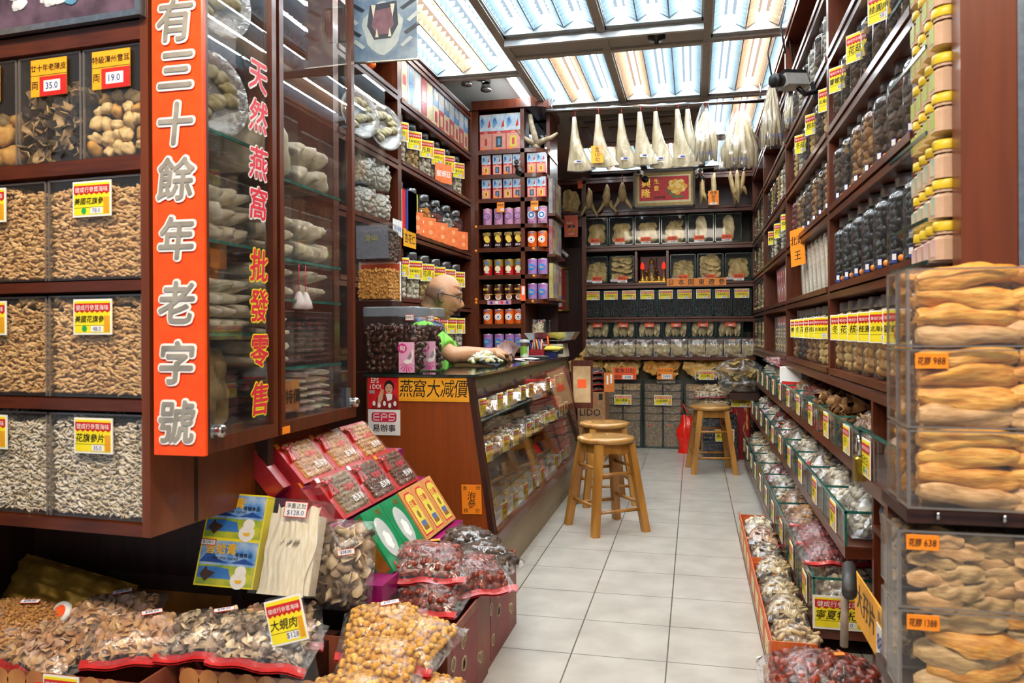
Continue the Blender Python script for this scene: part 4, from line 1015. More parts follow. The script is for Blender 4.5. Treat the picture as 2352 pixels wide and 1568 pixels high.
def epss(t, w_, h, m):
    b = MB(); b.bev(-w_/2, w_/2, -.001, .002, -h/2, h/2, .0005); obj('sheet', b, [WHITE], t)
    b = MB(); r = .012
    def rr(x0, x1, z0, z1, r, mi, y): b.poly([(cx+r*math.cos(a), cz+r*math.sin(a)) for cx, cz, a0 in ((x1-r, z1-r, 0), (x0+r, z1-r, PI/2), (x0+r, z0+r, PI), (x1-r, z0+r, 1.5*PI)) for a in np.linspace(a0, a0+PI/2, 5)], y, 0, mi)
    rr(-w_*.39, w_*.39, h*.02, h*.40, .012, 0, -.0016)
    for cx, kind in ((-w_*.24, 'E'), (0, 'P'), (w_*.24, 'S')):
        s = w_*.095; z0, z1 = h*.07, h*.35; zm = (z0+z1)/2; q = .0042
        def bar(x0, x1, za, zb): b.box(cx+x0, cx+x1, -.0022, 0, za, zb, 1)
        bar(-s, s, z1-q, z1); bar(-s, s, zm-q/2, zm+q/2)
        if kind != 'P': bar(-s, s, z0, z0+q)
        if kind == 'E': bar(-s, -s+q, z0, z1)
        if kind == 'P': bar(-s, -s+q, z0, z1); bar(s-q, s, zm, z1)
        if kind == 'S': bar(-s, -s+q, zm, z1); bar(s-q, s, z0, zm)
    b.text('易辦事', h*.31, 2, -.0016, 0, -h*.22, .03, 1.05)
    obj('print', b, [mat('pink red logo', '#d8284a', '#e0345a', rough=.4), WTEXT, INK], t)
face_sheet('sticker', 'white square payment sticker with a red logo below the poster', 'sticker', 846, 921, 943, 1004, epss, [])
def ysign(t, w_, h, m):
    b = MB(); b.box(-w_/2, w_/2, -.001, .002, -h/2, h/2); obj('sheet', b, [AMBER], t)
    b = MB()
    for i, ch in enumerate('燕窩大减價'): b.text(ch, h*.78, 0, -.0016, -w_*.39+i*w_*.195, h*.03, .012, .78, sh=.12)
    b.box(-w_*.49, w_*.49, -.0013, 0, -h*.44, -h*.42, 1); obj('lettering', b, [INK, ORS], t)
face_sheet('sale_sign', 'wide amber sign with black brush characters across the counter end', 'sign', 918, 1078, 864, 922, ysign, [])
def osign(t, w_, h, m):
    b = MB(); b.bev(-w_/2, w_/2, -.001, .002, -h/2, h/2, .0008); obj('sheet', b, [ORANGE], t)
    b = MB(); b.text('泡', .036, 0, -.0016, 0, h*.12, .012, 1, sh=.15); b.text('參', .036, 0, -.0016, 0, -h*.16, .012, 1, sh=.15)
    for ch, x, z in (('澳', -.33, .39), ('洲', .33, .40), ('特', -.3, -.38), ('价', .3, -.38)): b.text(ch, .019, 0, -.0016, x*w_, z*h, .012)
    obj('lettering', b, [INK], t)
face_sheet('price_sign', 'orange card with black brush characters low on the counter end', 'sign', 1060, 1104, 1114, 1182, osign, [], -.03)

# clear containers on the counter
CONTN = mat('grey translucent lid', '#8a8f94', '#9aa0a5', rough=.3)
DATE2 = cm('glossy dark brown', '#2c140c', '#5a3222', rough=.35)
DT = lumps(8, .2, (1, .65, .6), 2, 4, 91)
def container(x0, x1, y0, y1, label, lab):
    w_, d, h = x1-x0, y1-y0, .272
    t = thing('clear_container', label, 'container', (x0, y0, .862), group='clear containers on the counter')
    b = MB(); r = .03
    def ring(z, i): return [(cx+(r-i)*math.cos(a), cy+(r-i)*math.sin(a), z) for cx, cy, a0 in ((w_-r, d-r, 0), (r, d-r, PI/2), (r, r, PI), (w_-r, r, 1.5*PI)) for a in np.linspace(a0, a0+PI/2, 5)]
    v = ring(0, .004)+ring(.006, 0)+ring(.235, 0); n = 20
    b.add(v, [tuple(range(19, -1, -1))]+[(k*n+i, k*n+(i+1) % n, (k+1)*n+(i+1) % n, (k+1)*n+i) for k in (0, 1) for i in range(n)], 0, True); obj('body', b, [ACR], t)
    b = MB(); v = ring(.235, -.001)+ring(.268, -.001)+ring(.273, .004); b.add(v, [tuple(range(40, 60))]+[(k*n+i, k*n+(i+1) % n, (k+1)*n+(i+1) % n, (k+1)*n+i) for k in (0, 1) for i in range(n)], 0, False); obj('lid', b, [clearmat('frosted lid', tint='#d8dce0', base=.08, haze=.3, hazecol='#b4bcc4', rough=.2)], t)
    b = MB(); rs = np.random.RandomState(int(-x0*99)); P = fill_box(.012, w_-.012, .012, d-.012, .008, .19, .024, rs, .3, ('f', 'r', 'l', 't'))
    b.pile(DT, P, .034, (0,), rs=rs); b.box(.03, w_-.03, .03, d-.03, .006, .17, 0)
    o = obj('dried_goods', b, [DATE2], t); o['kind'] = 'stuff'
    b = MB(); wl = lab[1]-lab[0]; b.box(lab[0], lab[1], -.0015, 0, .004, .128, 0)
    cx = (lab[0]+lab[1])/2
    for k in range(7): a = PI*(.1+.8*k/6); b.poly([(cx, .045), (cx+wl*.48*math.cos(a)-.003, .045-.04*math.sin(a)), (cx+wl*.48*math.cos(a)+.003, .045-.04*math.sin(a))], -.002, 0, 1)
    b.poly([(cx-.018+.02*math.cos(a), .103+.02*math.sin(a)) for a in np.linspace(0, 2*PI, 15)[:-1]], -.002, 0, 1); b.text('甸', .026, 2, -.0026, cx-.018, .103, .03)
    b.poly([(cx-.015, .05), (cx+.01, .06), (cx+.026, .1), (cx+.03, .075), (cx+.022, .045), (cx, .038)], -.0024, 0, 2); b.poly([(cx+.002, .062), (cx+.02, .092), (cx+.024, .07), (cx+.014, .055)], -.003, 0, 3)
    obj('label', b, [mat('pale pink label', '#e8a4c4', '#f0b8d2', rough=.45), mat('magenta print', '#d02a80', '#dc3a90'), WTEXT, mat('shell print', '#9a8490', '#b8a2ac')], t)
    b = MB(); b.box(w_-.05, w_-.012, -.0015, 0, .215, .24, 0); b.box(w_-.048, w_-.014, -.002, 0, .217, .238, 1); b.text('$98.0', .014, 2, -.0026, w_-.031, .2275, .01); obj('price_sticker', b, [RED, WHITE, INK], t)
container(-1.262, -1.075, 3.2, 3.33, 'rear clear container of dark dried pieces showing past the front one', (.122, .180))
container(-1.336, -1.092, 3.0, 3.16, 'front clear container of dark dried pieces with a pink label on the counter', (.165, .232))
for i, (z, m1, lb) in enumerate(((1.172, 'grain', 'lower clear box of golden brown pieces stacked behind the dark containers'), (1.342, 'dark', 'upper clear box of dark pieces with a frosted lid, on the golden brown box'))):
    t = thing('storage_box', lb, 'box', (-1.452, 3.195, z)); w_, h, d = .17, .165, .13
    b = MB(); b.bev(0, w_, 0, d, 0, h, .006); obj('clear_box', b, [ACR], t)
    b = MB(); rs = np.random.RandomState(6+i); g = GOODS[m1]; P = fill_box(.008, w_-.008, .008, d-.008, .006, h*.8, .014, rs, .3, ('f', 'r', 't')); b.pile(g[1], P, .02, (0, 1), rs=rs); b.box(.014, w_-.014, .014, d-.014, .005, h*.75); o = obj('dried_goods', b, g[0], t); o['kind'] = 'stuff'
    if i: b = MB(); b.box(.01, w_-.01, -.002, 0, .01, h-.01); b.text('金山', .03, 1, -.003, .08, h*.62, .02); obj('label', b, [clearmat('frosted label', tint='#e4e6ec', base=.05, haze=.22, hazecol='#c4c8d4'), mat('dull gold ink', '#9a8a3c', '#aa9a4c')], t)
t = thing('wooden_block', 'dark wooden block on the counter carrying the two storage boxes', 'block', (-1.367, 3.26, .862)); b = MB(); b.bev(-.085, .09, -.062, .062, 0, .309, .004); obj('block', b, [WOODD], t)
b = MB(); b.box(-1.54, -1.315, 3.1, 3.62, 0, .861); one('side_cabinet', b, [WOODD], 'dark narrow cabinet behind the near end of the counter', 'cabinet')
t = thing('poster_board', 'white edged board with a yellow product poster behind the clear containers', 'poster', (-1.505, 3.36, .862)); b = MB(); b.box(0, .2, 0, .018, 0, .49); obj('board', b, [WHITE], t)
b = MB(); b.box(.012, .2, -.001, 0, .06, .48, 0); b.box(.012, .2, -.0014, 0, .44, .48, 1); b.bev(.03, .06, -.003, 0, .1, .3, .001, 2); obj('print', b, [mat('amber poster print', '#d89a1c', '#eab63a', scale=9), DORANGE, BROWNM], t)

# things on the far half of the counter
CT = .862
t = thing('work_gloves', 'crumpled pale yellow cotton work gloves on the glass counter top', 'gloves', (-1.03, 3.80, CT))
GLV = mat('pale yellow knit', '#b4ac70', '#dcdad0', rough=.9, scale=34, bump=.6, lo=.42, hi=.58)
b = MB(); rs = np.random.RandomState(12)
for k in range(34):
    a = rs.uniform(0, 6.3); x, y = rs.uniform(-.055, .055), rs.uniform(-.08, .08); L = rs.uniform(.03, .06)
    b.tube([(x+L*(q-1)*math.cos(a)*.6, y+L*(q-1)*math.sin(a)*.6, .014+.012*math.sin(q*1.5)+.045*max(0, 1-(x/.07)**2-(y/.09)**2)*rs.uniform(.5, 1)) for q in range(3)], [.010, .0135, .009], 8, flat=.75)
v, f = LU[3]; b.add(v*np.array([.11, .17, .055]), f, 0, True, None, (0, 0, .03)); obj('gloves', b, [GLV], t)
t = thing('glass_jar', 'small jar with a grey lid and green label on the counter', 'jar', (-1.02, 4.72, CT)); b = MB(); b.lathe([(0, 0), (.027, 0), (.027, .095), (.024, .1)], 14); obj('jar_body', b, [JARG], t)
b = MB(); b.lathe([(.0275, .012), (.0278, .078)], 14, 0); obj('label', b, [mat('green white label', '#6a9a34', '#dcdcc8', scale=18, lo=.45, hi=.55)], t); b = MB(); b.lathe([(.031, .1), (.031, .118), (.0, .12)], 14); obj('lid', b, [GREYP], t)
b = MB(); b.lathe([(0, .003), (.022, .003), (.022, .07), (0, .072)], 10); obj('filling', b, [GOODS['orange'][0][0]], t)
t = thing('pen_basket', 'red plastic pen basket on the counter beyond the glass jar', 'basket', (-1.0, 5.02, CT)); b = MB(); b.box(-.05, .05, -.035, .035, 0, .05); obj('basket', b, [mat('red basket plastic', '#a01624', '#7a0e1a', scale=120, rough=.4)], t)
PC = [BLUEINK, RED, GREYP, BLACK, ORANGE, BLUEINK, WHITE, RED]
for k in range(8):
    x = -.04+.0115*k; a = rs.uniform(-.02, .02)
    one('pen', MB().tube([(x, 0, .048), (x+a, .01, .115)], .0045, 6), [PC[k]], f'{("blue", "red", "grey", "black", "orange", "dark blue", "white", "second red")[k]} pen standing in the red basket', 'pen', (-1.0, 5.02, CT), group='pens in the red basket')
t = thing('blue_box', 'small dark blue card box with an orange pen upright behind it, on the counter end', 'box', (-.93, 5.08, CT)); b = MB(); b.bev(-.055, .055, -.03, .03, 0, .035, .003); obj('box', b, [mat('navy plastic', '#16205e', '#1e2a70', rough=.35)], t)
one('pen', MB().tube([(0, 0, 0), (-.012, 0, .10)], .006, 8), [DORANGE], 'orange pen leaning up from the blue box', 'pen', (-.93, 5.08, CT+.035))
for k, (x, y, a, lb, m) in enumerate(((-1.02, 4.42, .3, 'white paper slip beside the banknotes on the counter', WHITE), (-.95, 4.62, -.4, 'white crumpled slip in front of the pen basket', WHITE), (-1.05, 4.52, .9, 'red and white leaflet by the hand on the counter', mat('red white leaflet', '#c03030', '#e8dcd8', scale=30, lo=.45, hi=.55)))):
    b = MB(); b.sheet(lambda u, v: ((u-.5)*.13, (v-.5)*.1, .003+.004*math.sin(u*5+k)), 6, 4); b.sheet(lambda u, v: ((u-.5)*.13, (v-.5)*.1, .001+.004*math.sin(u*5+k)), 6, 4); one('paper', b, [m], lb, 'paper', (x, y, CT+.003), a)
for k, (x, y, a, lb) in enumerate(((-1.08, 4.35, .2, 'black calculator lying nearest the hand on the counter'), (-.97, 4.83, .1, 'black and white calculator in front of the pen basket'))):
    t = thing('calculator', lb, 'calculator', (x, y, CT), a); b = MB(); b.bev(-.08, .08, -.05, .05, 0, .014, .003); obj('case', b, [BLACK], t)
    b = MB()
    for i in range(5):
        for j in range(3): b.box(-.065+i*.025, -.048+i*.025, -.04+j*.02, -.027+j*.02, .013, .017)
    obj('keys', b, [GREYP], t); b = MB(); b.box(-.06, .06, .022, .042, .013, .0155); obj('screen', b, [GREYP], t)
t = thing('weighing_scale', 'cream shop scale with a wide steel pan at the far end of the counter', 'scale', (-.93, 5.2, CT)); SCRM = mat('cream scale casing', '#b8b098', '#c8c0a8', rough=.4)
b = MB(); b.poly([(-.13, 0), (.1, 0), (.085, .085), (-.12, .085)], -.1, .1, 0); obj('casing', b, [SCRM], t); b = MB(); b.box(.05, .09, -.101, -.1, .02, .07); b.box(-.06, .02, -.102, -.1, .03, .07); obj('display', b, [DSTEEL], t)
b = MB(); b.lathe([(.03, .085), (.03, .1), (.12, .105), (.12, .11)], 14); obj('platform', b, [CHROME], t)
b = MB(); b.add([(-.14, -.1, .112), (.14, -.1, .112), (.14, .1, .112), (-.14, .1, .112), (-.17, -.13, .158), (.17, -.13, .165), (.17, .13, .165), (-.17, .13, .158)], [(0, 3, 2, 1), (0, 1, 5, 4), (1, 2, 6, 5), (2, 3, 7, 6), (3, 0, 4, 7)], 0); obj('pan', b, [CHROME], t)
one('yellow_cloth', MB().add(LU[5][0]*np.array([.12, .06, .045]), LU[5][1], 0, True), [mat('yellow rag', '#c8b03a', '#e0cc5a', rough=.9)], 'crumpled yellow rag beside the scale at the counter end', 'cloth', (-.9, 5.04, CT+.055))
# ================================================================== LEFT REAR SHELVES (facing the aisle)
LX = -1.6
t = thing('jar_shelves', 'tall brown shelf unit of jars along the left wall behind the man', 'shelves', (0, 0, 0))
b = MB(); b.box(-2.05, -2.03, 3.3, 5.6, 0, 2.66); obj('back_panel', b, [WOODD], t)
for y in (3.3, 4.10, 5.56):
    b = MB(); b.box(-2.03, LX, y, y+.055, 0, 2.66); obj('upright', b, [WOOD], t)
for y0, y1, zs in ((3.355, 4.10, (.6, .95, 1.30, 1.625, 1.985, 2.37, 2.63)), (4.155, 5.56, (.6, .895, 1.225, 1.61, 2.0, 2.345, 2.64))):
    for z in zs:
        b = MB(); b.box(-2.03, LX, y0, y1, z-.05, z-.028); b.box(-2.03, LX+.006, y0, y1, z-.022, z); obj('shelf', b, [WOODH], t)
TN = [('白背木耳', '28.0'), ('響螺片', '68.0'), ('日本瑤柱', '88.0'), ('元貝', '98.0'), ('蘭州百合', '42.0'), ('銀耳', '32.0')]
def jrow(z, ys, kinds, row, tags, h=.285, R=.07, **k):
    for i, y in enumerate(ys):
        kd = kinds[i % len(kinds)]
        nmk = {'white': 'cream', 'tan': 'tan', 'grey': 'grey', 'dark': 'dark', 'orange': 'orange', 'redbrown': 'red-brown', 'brown': 'brown'}[kd]
        jar((LX-.085, y, z+.001), math.radians(52), f'silver-lidded jar of {nmk} dried goods, {row}, {ORD[i]} from the street', kd, h, R, s=.038, tagtx=TN[(i+len(row)) % 6] if tags else None, tagw=.105, group='jars on the left wall shelves', sticker=not tags, **k)
jrow(2.0, [4.26+i*.225 for i in range(6)], ['white', 'tan', 'white', 'white', 'grey', 'white'], 'upper jar shelf left wall', True)
jrow(1.61, [4.26+i*.225 for i in range(6)], ['dark', 'dark', 'orange', 'redbrown', 'grey', 'redbrown'], 'second jar shelf left wall', False)
jrow(1.225, [4.26+i*.225 for i in range(6)], ['white', 'white', 'tan', 'grey', 'white', 'white'], 'third jar shelf left wall', True)
jrow(.895, [4.80, 4.98, 5.18, 5.38], ['tan', 'white', 'tan', 'white'], 'lowest jar shelf left wall', True)
OC = mat('orange printed card', '#e8703a', '#f0824a', rough=.45)
for i in range(5):
    t = thing('product_card', f'orange printed card standing before the second shelf jars, {ORD[i]} from the street', 'card', (LX+.003, 4.34+i*.235, 1.61), math.radians(62), 'orange cards on the jar shelf')
    b = MB(); b.box(-.075, .075, -.001, .001, 0, .125); obj('sheet', b, [OC], t)
    b = MB()
    for j in range(2):
        for q in range(2): b.poly([(-.045+.05*q*1.5+.018*math.cos(a), .035+.058*j+.015*math.sin(a)) for a in np.linspace(0, 2*PI, 11)[:-1]], -.002, 0, 0 if q == 0 else 1)
    obj('print', b, [mat('white mushroom print', '#f0e4d4'), mat('light orange print', '#f6a070')], t)
b = MB(); b.box(-.075, .075, -.001, .001, 0, .125); b.text('猴頭菇', .045, 1, -.0016, 0, .06, .02)
one('product_card', b, [OC, WTEXT], 'orange card stuck on the fourth jar of the upper jar shelf', 'card', (LX+.005, 4.9, 2.005), math.radians(62))
for i in range(5):
    b = MB(); b.box(0, .012+.004*(i % 2), 0, .16, 0, .23); b.box(.001, .011, .004, .156, .002, .228)
    one('folder', b, [[WHITE, RED, GREYP, BLUEINK, mat('pale yellow file', '#d0c05a')][i]], f'{("white", "red", "grey", "blue", "pale yellow")[i]} upright folder at the street end of the second jar shelf', 'folder', (LX-.075+i*.004+.06, 4.155+i*.017, 1.611), math.radians(0), group='folders on the jar shelf')
t = thing('shelf_label', 'amber shelf label under the upright folders', 'label', (LX+.008, 4.16, 1.567), PI/2); b = MB(); b.box(0, .2, -.001, .001, -.05, .05); b.text('杏花仁', .06, 1, -.0016, .1, 0, .02); obj('sheet', b, [AMBER, INK], t)
t = thing('shelf_label', 'white shelf notice at the post beside the folders', 'label', (LX+.008, 4.0, 1.60), PI/2); b = MB(); b.box(0, .14, -.001, .001, -.04, .05); b.text('請勿觸摸', .026, 1, -.0016, .07, 0, .01); obj('sheet', b, [WHITE, BLUEINK], t)
# tall tins and boxes on the top shelf
TC = [mat('tin snow print', '#8fb4d0', '#dfe8ee', scale=14, rough=.3), mat('tin red print', '#b01c34', '#c82a40', rough=.3), mat('tin cream print', '#d8c890', '#e8dcb0', rough=.3), mat('tin blue print', '#2a6cb4', '#7ab0d8', scale=12, rough=.3), mat('tin pale print', '#d8d2c4', '#e8e4d8', scale=9, rough=.3)]
for i in range(12):
    y = 4.18+i*.113
    t = thing('tin_box', f'tall wrapped ginseng tin on the top shelf of the left wall, {ORD[i]} from the street', 'tin', (LX-.01, y, 2.346), PI/2, 'tall tins on the top shelf')
    b = MB(); b.bev(0, .105, 0, .1, 0, .27, .003, 0); obj('tin', b, [TC[4] if i < 5 else TC[2]], t)
    b = MB()
    if i < 5: b.box(.01, .095, -.0008, 0, .02, .25, (i+2) % 4); b.box(.025, .08, -.0012, 0, .1, .16, (i*2+1) % 5); b.box(.0, .105, -.0012, 0, .0, .012, 1)
    else: b.box(0, .105, -.0008, 0, .13, .268, 3 if i % 2 else 0); b.box(0, .105, -.0008, 0, .004, .13, 1 if i % 2 == 0 else 2); b.box(.03, .075, -.0014, 0, .03, .1, 2 if i % 2 == 0 else 1); b.poly([(.01, .2), (.04, .25), (.06, .21), (.085, .24), (.1, .18), (.05, .17)], -.0014, 0, 4)
    obj('print', b, TC, t)
    b = MB(); b.box(-.001, .106, -.004, .0, -.0, .272); obj('wrap', b, [FILMT], t)
    b = MB(); b.box(.04, .06, -.006, -.004, .002, .016); obj('sticker', b, [ORANGE], t)
for i in range(4):
    t = thing('small_box', f'small white carton lying on top of the tall tins, {ORD[i]} from the street', 'carton', (LX-.04, 4.27+i*.1, 2.618-.0), PI/2, 'cartons on the tall tins'); b = MB(); b.box(0, .085, 0, .06, 0, .035); obj('carton', b, [WHITE], t); b = MB(); b.box(.02, .05, -.001, 0, .008, .026); obj('print', b, [BLUEINK], t)
# bay next to the glass cabinet: platters, bagged mushrooms, pane
plate((LX-.02, 3.92, 2.115), .125, 'round wrapped platter of nests standing beside the jar shelf post', fm((1, -.45, .15)))
plate((LX-.05, 3.66, 2.12), .125, 'round wrapped platter of nests standing behind the clear pane', fm((1, -.45, .15)))
b = MB(); b.box(-.003, .003, 0, .42, 0, 1.05); one('glass_screen', b, [GLASS], 'clear glass screen before the shelf bay beside the glass cabinet', 'screen', (LX+.03, 3.42, 1.3))
for i, (z, y) in enumerate(((1.80, 3.93), (1.80, 3.74), (1.64, 3.93), (1.64, 3.74), (1.31, 3.93), (1.45, 3.93))):
    bag((LX-.05, y, z+.06 if i < 4 else z+.07), f'clear bag of white fungus standing in the shelf bay, {("upper right", "upper left", "middle right", "middle left", "lowest right", "second lowest right")[i]}', 'grey', .17, .15, .05, .032, 3, M=frame((.3, 1, 0), (0, 0, 1)) @ rotm(PI/2, 0, 0), red=False, group='bagged fungus in the bay')
for i, (y, z, r) in enumerate(((3.62, 2.39, .03), (3.68, 2.385, .028), (3.74, 2.39, .03))):
    b = MB(); b.add(LU[i][0]*r*2.2, LU[i][1], 0, True); one('orange_fruit', b, [mat('orange fruit skin', '#f0641c', '#f8782a', rough=.4)], ('bright orange fruit on the cabinet-side top shelf, nearest the picture', 'bright orange fruit on the top shelf, middle one', 'bright orange fruit on the top shelf, farthest from the picture')[i], 'fruit', (LX-.02, y, z+.012), group='fruits on the top shelf')

# ================================================================== TIN SHELVES ACROSS THE END OF THE COUNTER
TY = 5.61
t = thing('tin_shelves', 'tall brown shelf rack of tins facing the street beyond the counter, rounded top corner', 'shelves', (0, 0, 0))
b = MB(); b.box(-1.6, -1.05, 6.12, 6.14, .0, 2.70); obj('back_panel', b, [WOODD], t)
for x0, x1, z0, z1 in ((-1.6, -1.555, 0, 2.72), (-1.235, -1.205, .86, 2.70)):
    b = MB(); b.box(x0, x1, TY, 6.12, z0, z1); obj('upright', b, [WOOD], t)
b = MB(); b.box(-1.075, -1.05, 5.80, 6.12, 1.26, 2.70); obj('side_panel', b, [WOOD], t)
SZ = [2.372, 2.19, 2.013, 1.82, 1.648, 1.447, 1.265]
def rounded(x0, x1, y0, y1, z0, z1, r):
    pts = [(x0, y1), (x0, y0)]+[(x1-r+r*math.sin(a), y0+r-r*math.cos(a)) for a in np.linspace(0, PI/2, 7)]+[(x1, y1)]
    n = len(pts); v = [(x, y, z0) for x, y in pts]+[(x, y, z1) for x, y in pts]
    return MB().add(v, [tuple(range(n)), tuple(range(2*n-1, n-1, -1))]+[(i, (i+1) % n, n+(i+1) % n, n+i) for i in range(n)])
for z in SZ: obj('shelf', rounded(-1.555, -1.045, TY, 6.12, z-.03, z, .1), [WOODH], t)
for z in (1.085, .905): b = MB(); b.box(-1.555, -1.235, TY, 6.12, z-.03, z); obj('shelf', b, [WOODH], t)
obj('cornice', rounded(-1.6, -1.03, TY-.02, 6.14, 2.67, 2.735, .12), [WOOD], t)
b = MB(); b.box(-1.205, -1.19, TY+.1, TY+.42, 2.385, 2.66); b.box(-1.205, -1.08, TY+.41, TY+.42, 2.385, 2.66); obj('mirror', b, [MIRROR], t)
XS = [-1.50, -1.415, -1.335, -1.262]; XR = [-1.155, -1.085]
YELT = mat('tin yellow panel', '#d8c84a'); GRT = mat('tin dark panel', '#3c4448'); TRED = mat('tin vermilion', '#c02a20', '#d03428', rough=.3)
def square_tin(x, z, w_, h, label, v, big=False, y=TY+.02):
    t = thing('ginseng_tin', label, 'tin', (x, y, z+.001), group='square ginseng tins' if not big else 'tall ginseng tins')
    k = ('sq', w_, h, v)
    if k not in JP:
        b = MB(); b.bev(-w_/2, w_/2, 0, w_, 0, h, .003, 0); a = b.mesh('tin', [TRED if not big or v == 0 else TC[2]])
        b = MB(); b.box(-w_/2, w_/2, -.001, 0, h*.53, h*.985, 0); b.box(-w_/2, w_/2, -.001, 0, .002, h*.53, 1); b.box(-w_*.46, w_*.46, -.0014, 0, h*.03, h*.46, 2)
        if not (big and v == 0): b.box(-w_*.22, w_*.22, -.002, 0, h*.08, h*.38, 3)
        b.box(-w_*.09, w_*.09, -.0024, 0, h*.14, h*.32, 1 if v != 1 else 4); b.text('SHA', h*.055, 5, -.002, 0, h*.49, .02)
        b.poly([(-w_*.4, h*.6), (-w_*.1, h*.75), (-w_*.25, h*.9), (-w_*.42, h*.85)], -.0016, 0, 4); b.poly([(w_*.15, h*.62), (w_*.3, h*.85), (w_*.38, h*.65)], -.0016, 0, 1)
        JP[k] = (a, b.mesh('print', [TC[0], TRED, mat('tin salmon panel', '#d89080', '#e0a090'), YELT if v != 1 else GRT, TC[3], WTEXT]))
    obj('tin', JP[k][0], None, t); obj('print', JP[k][1], None, t)
    return t
def stkr(t, x, z): b = MB(); b.box(x-.012, x+.012, -.004, -.002, z, z+.016); obj('sticker', b, [ORANGE], t)
for i, (x, w_) in enumerate(((-1.50, .1), (-1.40, .115), (-1.292, .115))): stkr(square_tin(x, SZ[0], w_*.95, .27, f'tall ginseng tin on the top tier of the tin shelves, {("plain red panel at left", "pink panel in the middle", "yellow panel beside the antler")[i]}', i, True), -.02, .004)
for r, z in ((0, SZ[1]), (1, SZ[2])):
    for i, x in enumerate(XS+XR):
        tt = square_tin(x, z, .068, .15, f'square ginseng tin on the {("second", "third")[r]} tier of the tin shelves, {ORD[i]} from the left', (0, 1, 1, 0, 0, 0)[i] if r == 0 else (0, 1, 0, 1, 1, 0)[i])
        if (i+r) % 2 == 0: stkr(tt, -.01, .004)
def can(x, z, R, h, label, v, y=TY+.055):
    t = thing('tin_can', label, 'can', (x, y, z+.001), group='round cans')
    k = ('can', R, h, v)
    if k not in JP:
        c = {'pink': ('#c88ab0', '#d49abc'), 'salmon': ('#c890b4', '#d8a0c4'), 'gold': ('#2a1418', '#38181c'), 'red': ('#c01a18', '#cc2620'), 'brown': ('#38100e', '#481814'), 'orange': ('#e05a14', '#ec6a20'), 'purple': ('#a078b8', '#b08ac4')}[v]
        bm = mat('can '+v, *c, rough=.3); b = MB()
        b.lathe([(R*.97, 0), (R, .003), (R, h-.003), (R*.97, h)], 18, 0, mats=[1, 0, 1]); b.lathe([(R*.97, h), (R*.9, h-.003), (0, h-.003)], 18, 1)
        a = b.mesh('can', [bm, mat('tinplate gold', '#a89860', '#b8a870', rough=.25, metal=.8)])
        b = MB(); F = lambda x_, z_, rr, mi, n=14, e=0: b.lathe([(0, 0), (rr, 0)], n, mi, M=[[1, 0, 0], [0, 0, -1], [0, 1, 0]], T=(x_, -R-.001-e, z_))
        if v == 'pink': F(0, h*.5, R*.72, 1); F(0, h*.5, R*.58, 0, 14, .0005); F(0, h*.5, R*.3, 1, 14, .001); F(0, h*.5, R*.22, 0, 14, .0015)
        if v == 'salmon': F(0, h*.5, R*.8, 2); F(0, h*.5, R*.62, 3, 14, .0005); F(0, h*.5, R*.3, 2, 14, .001); b.text('CALMEX', R*.34, 1, -R-.002, 0, h*.9, .03); b.text('CALMEX', R*.34, 1, -R-.002, 0, h*.1, .03)
        if v == 'gold': F(0, h*.62, R*.6, 4, 14); F(R*.2, h*.5, R*.55, 4, 14, .0005); b.box(-R*.8, R*.8, -R-.001, -R*.6, h*.78, h*.98, 5); b.text('EKA', R*.6, 2, -R-.002, 0, h*.2, .04, sh=.3)
        if v == 'red': b.lathe([(R*1.01, h*.56), (R*1.01, h*.985)], 18, 5); F(0, h*.4, R*.62, 6, 14, .001); b.box(-R*.4, R*.4, -R-.002, 0, h*.14, h*.2, 2); b.text('鮑', R*.8, 3, -R-.002, 0, h*.76, .03)
        if v == 'brown': F(R*.1, h*.18, R*.62, 2, 14); F(R*.1, h*.22, R*.5, 7, 14, .001); b.text('鮑魚', R*.55, 4, -R-.002, -R*.2, h*.7, .02); b.lathe([(R*1.01, h*.36), (R*1.01, h*.39)], 18, 4)
        if v == 'orange': F(0, h*.48, R*.72, 2); F(0, h*.48, R*.56, 8, 14, .0005); F(0, h*.48, R*.46, 2, 14, .001); F(0, h*.48, R*.2, 1, 10, .0015); b.text('車輪鮑', R*.4, 3, -R-.002, 0, h*.9, .03)
        if v == 'purple': F(0, h*.45, R*.68, 3); b.text('鮑魚', R*.4, 4, -R-.002, 0, h*.45, .02); b.text('墨西哥', R*.4, 9, -R-.002, 0, h*.83, .03)
        JP[k] = (a, b.mesh('print', [bm, BLUEINK, WTEXT, mat('can blue print', '#2a78c0', '#3a88d0'), mat('can yellow print', '#e8b830', '#f4cc50'), mat('can gold print', '#8a6a24', '#a08034'), mat('can cream print', '#e8d8a8', '#f0e4bc'), mat('can tan print', '#b87850', '#c88860'), mat('can ochre print', '#c88a3a', '#d89a4a'), mat('can magenta print', '#b02a80', '#c03a90')]))
    obj('can', JP[k][0], None, t); obj('print', JP[k][1], None, t)
    return t
for z, v, h, tr in ((SZ[3], 'pink', .125, 'fourth'), (SZ[4], 'gold', .118, 'fifth'), (SZ[5], 'red', .118, 'sixth'), (SZ[6], 'brown', .112, 'seventh'), (1.085, 'orange', .112, 'eighth'), (.905, 'purple', .108, 'lowest')):
    for i, x in enumerate(XS):
        cn = {'pink': 'pink', 'gold': 'dark can with yellow fruit', 'red': 'red and gold', 'brown': 'dark brown', 'orange': 'orange', 'purple': 'purple'}[v]
        can(x+.0, z, .036 if v != 'pink' else .035, h, f'dark can with yellow fruit, {tr} tier of the tin shelves, {ORD[i]} from left' if v == 'gold' else f'{cn} can on the {tr} tier of the tin shelves, {ORD[i]} from the left', v)
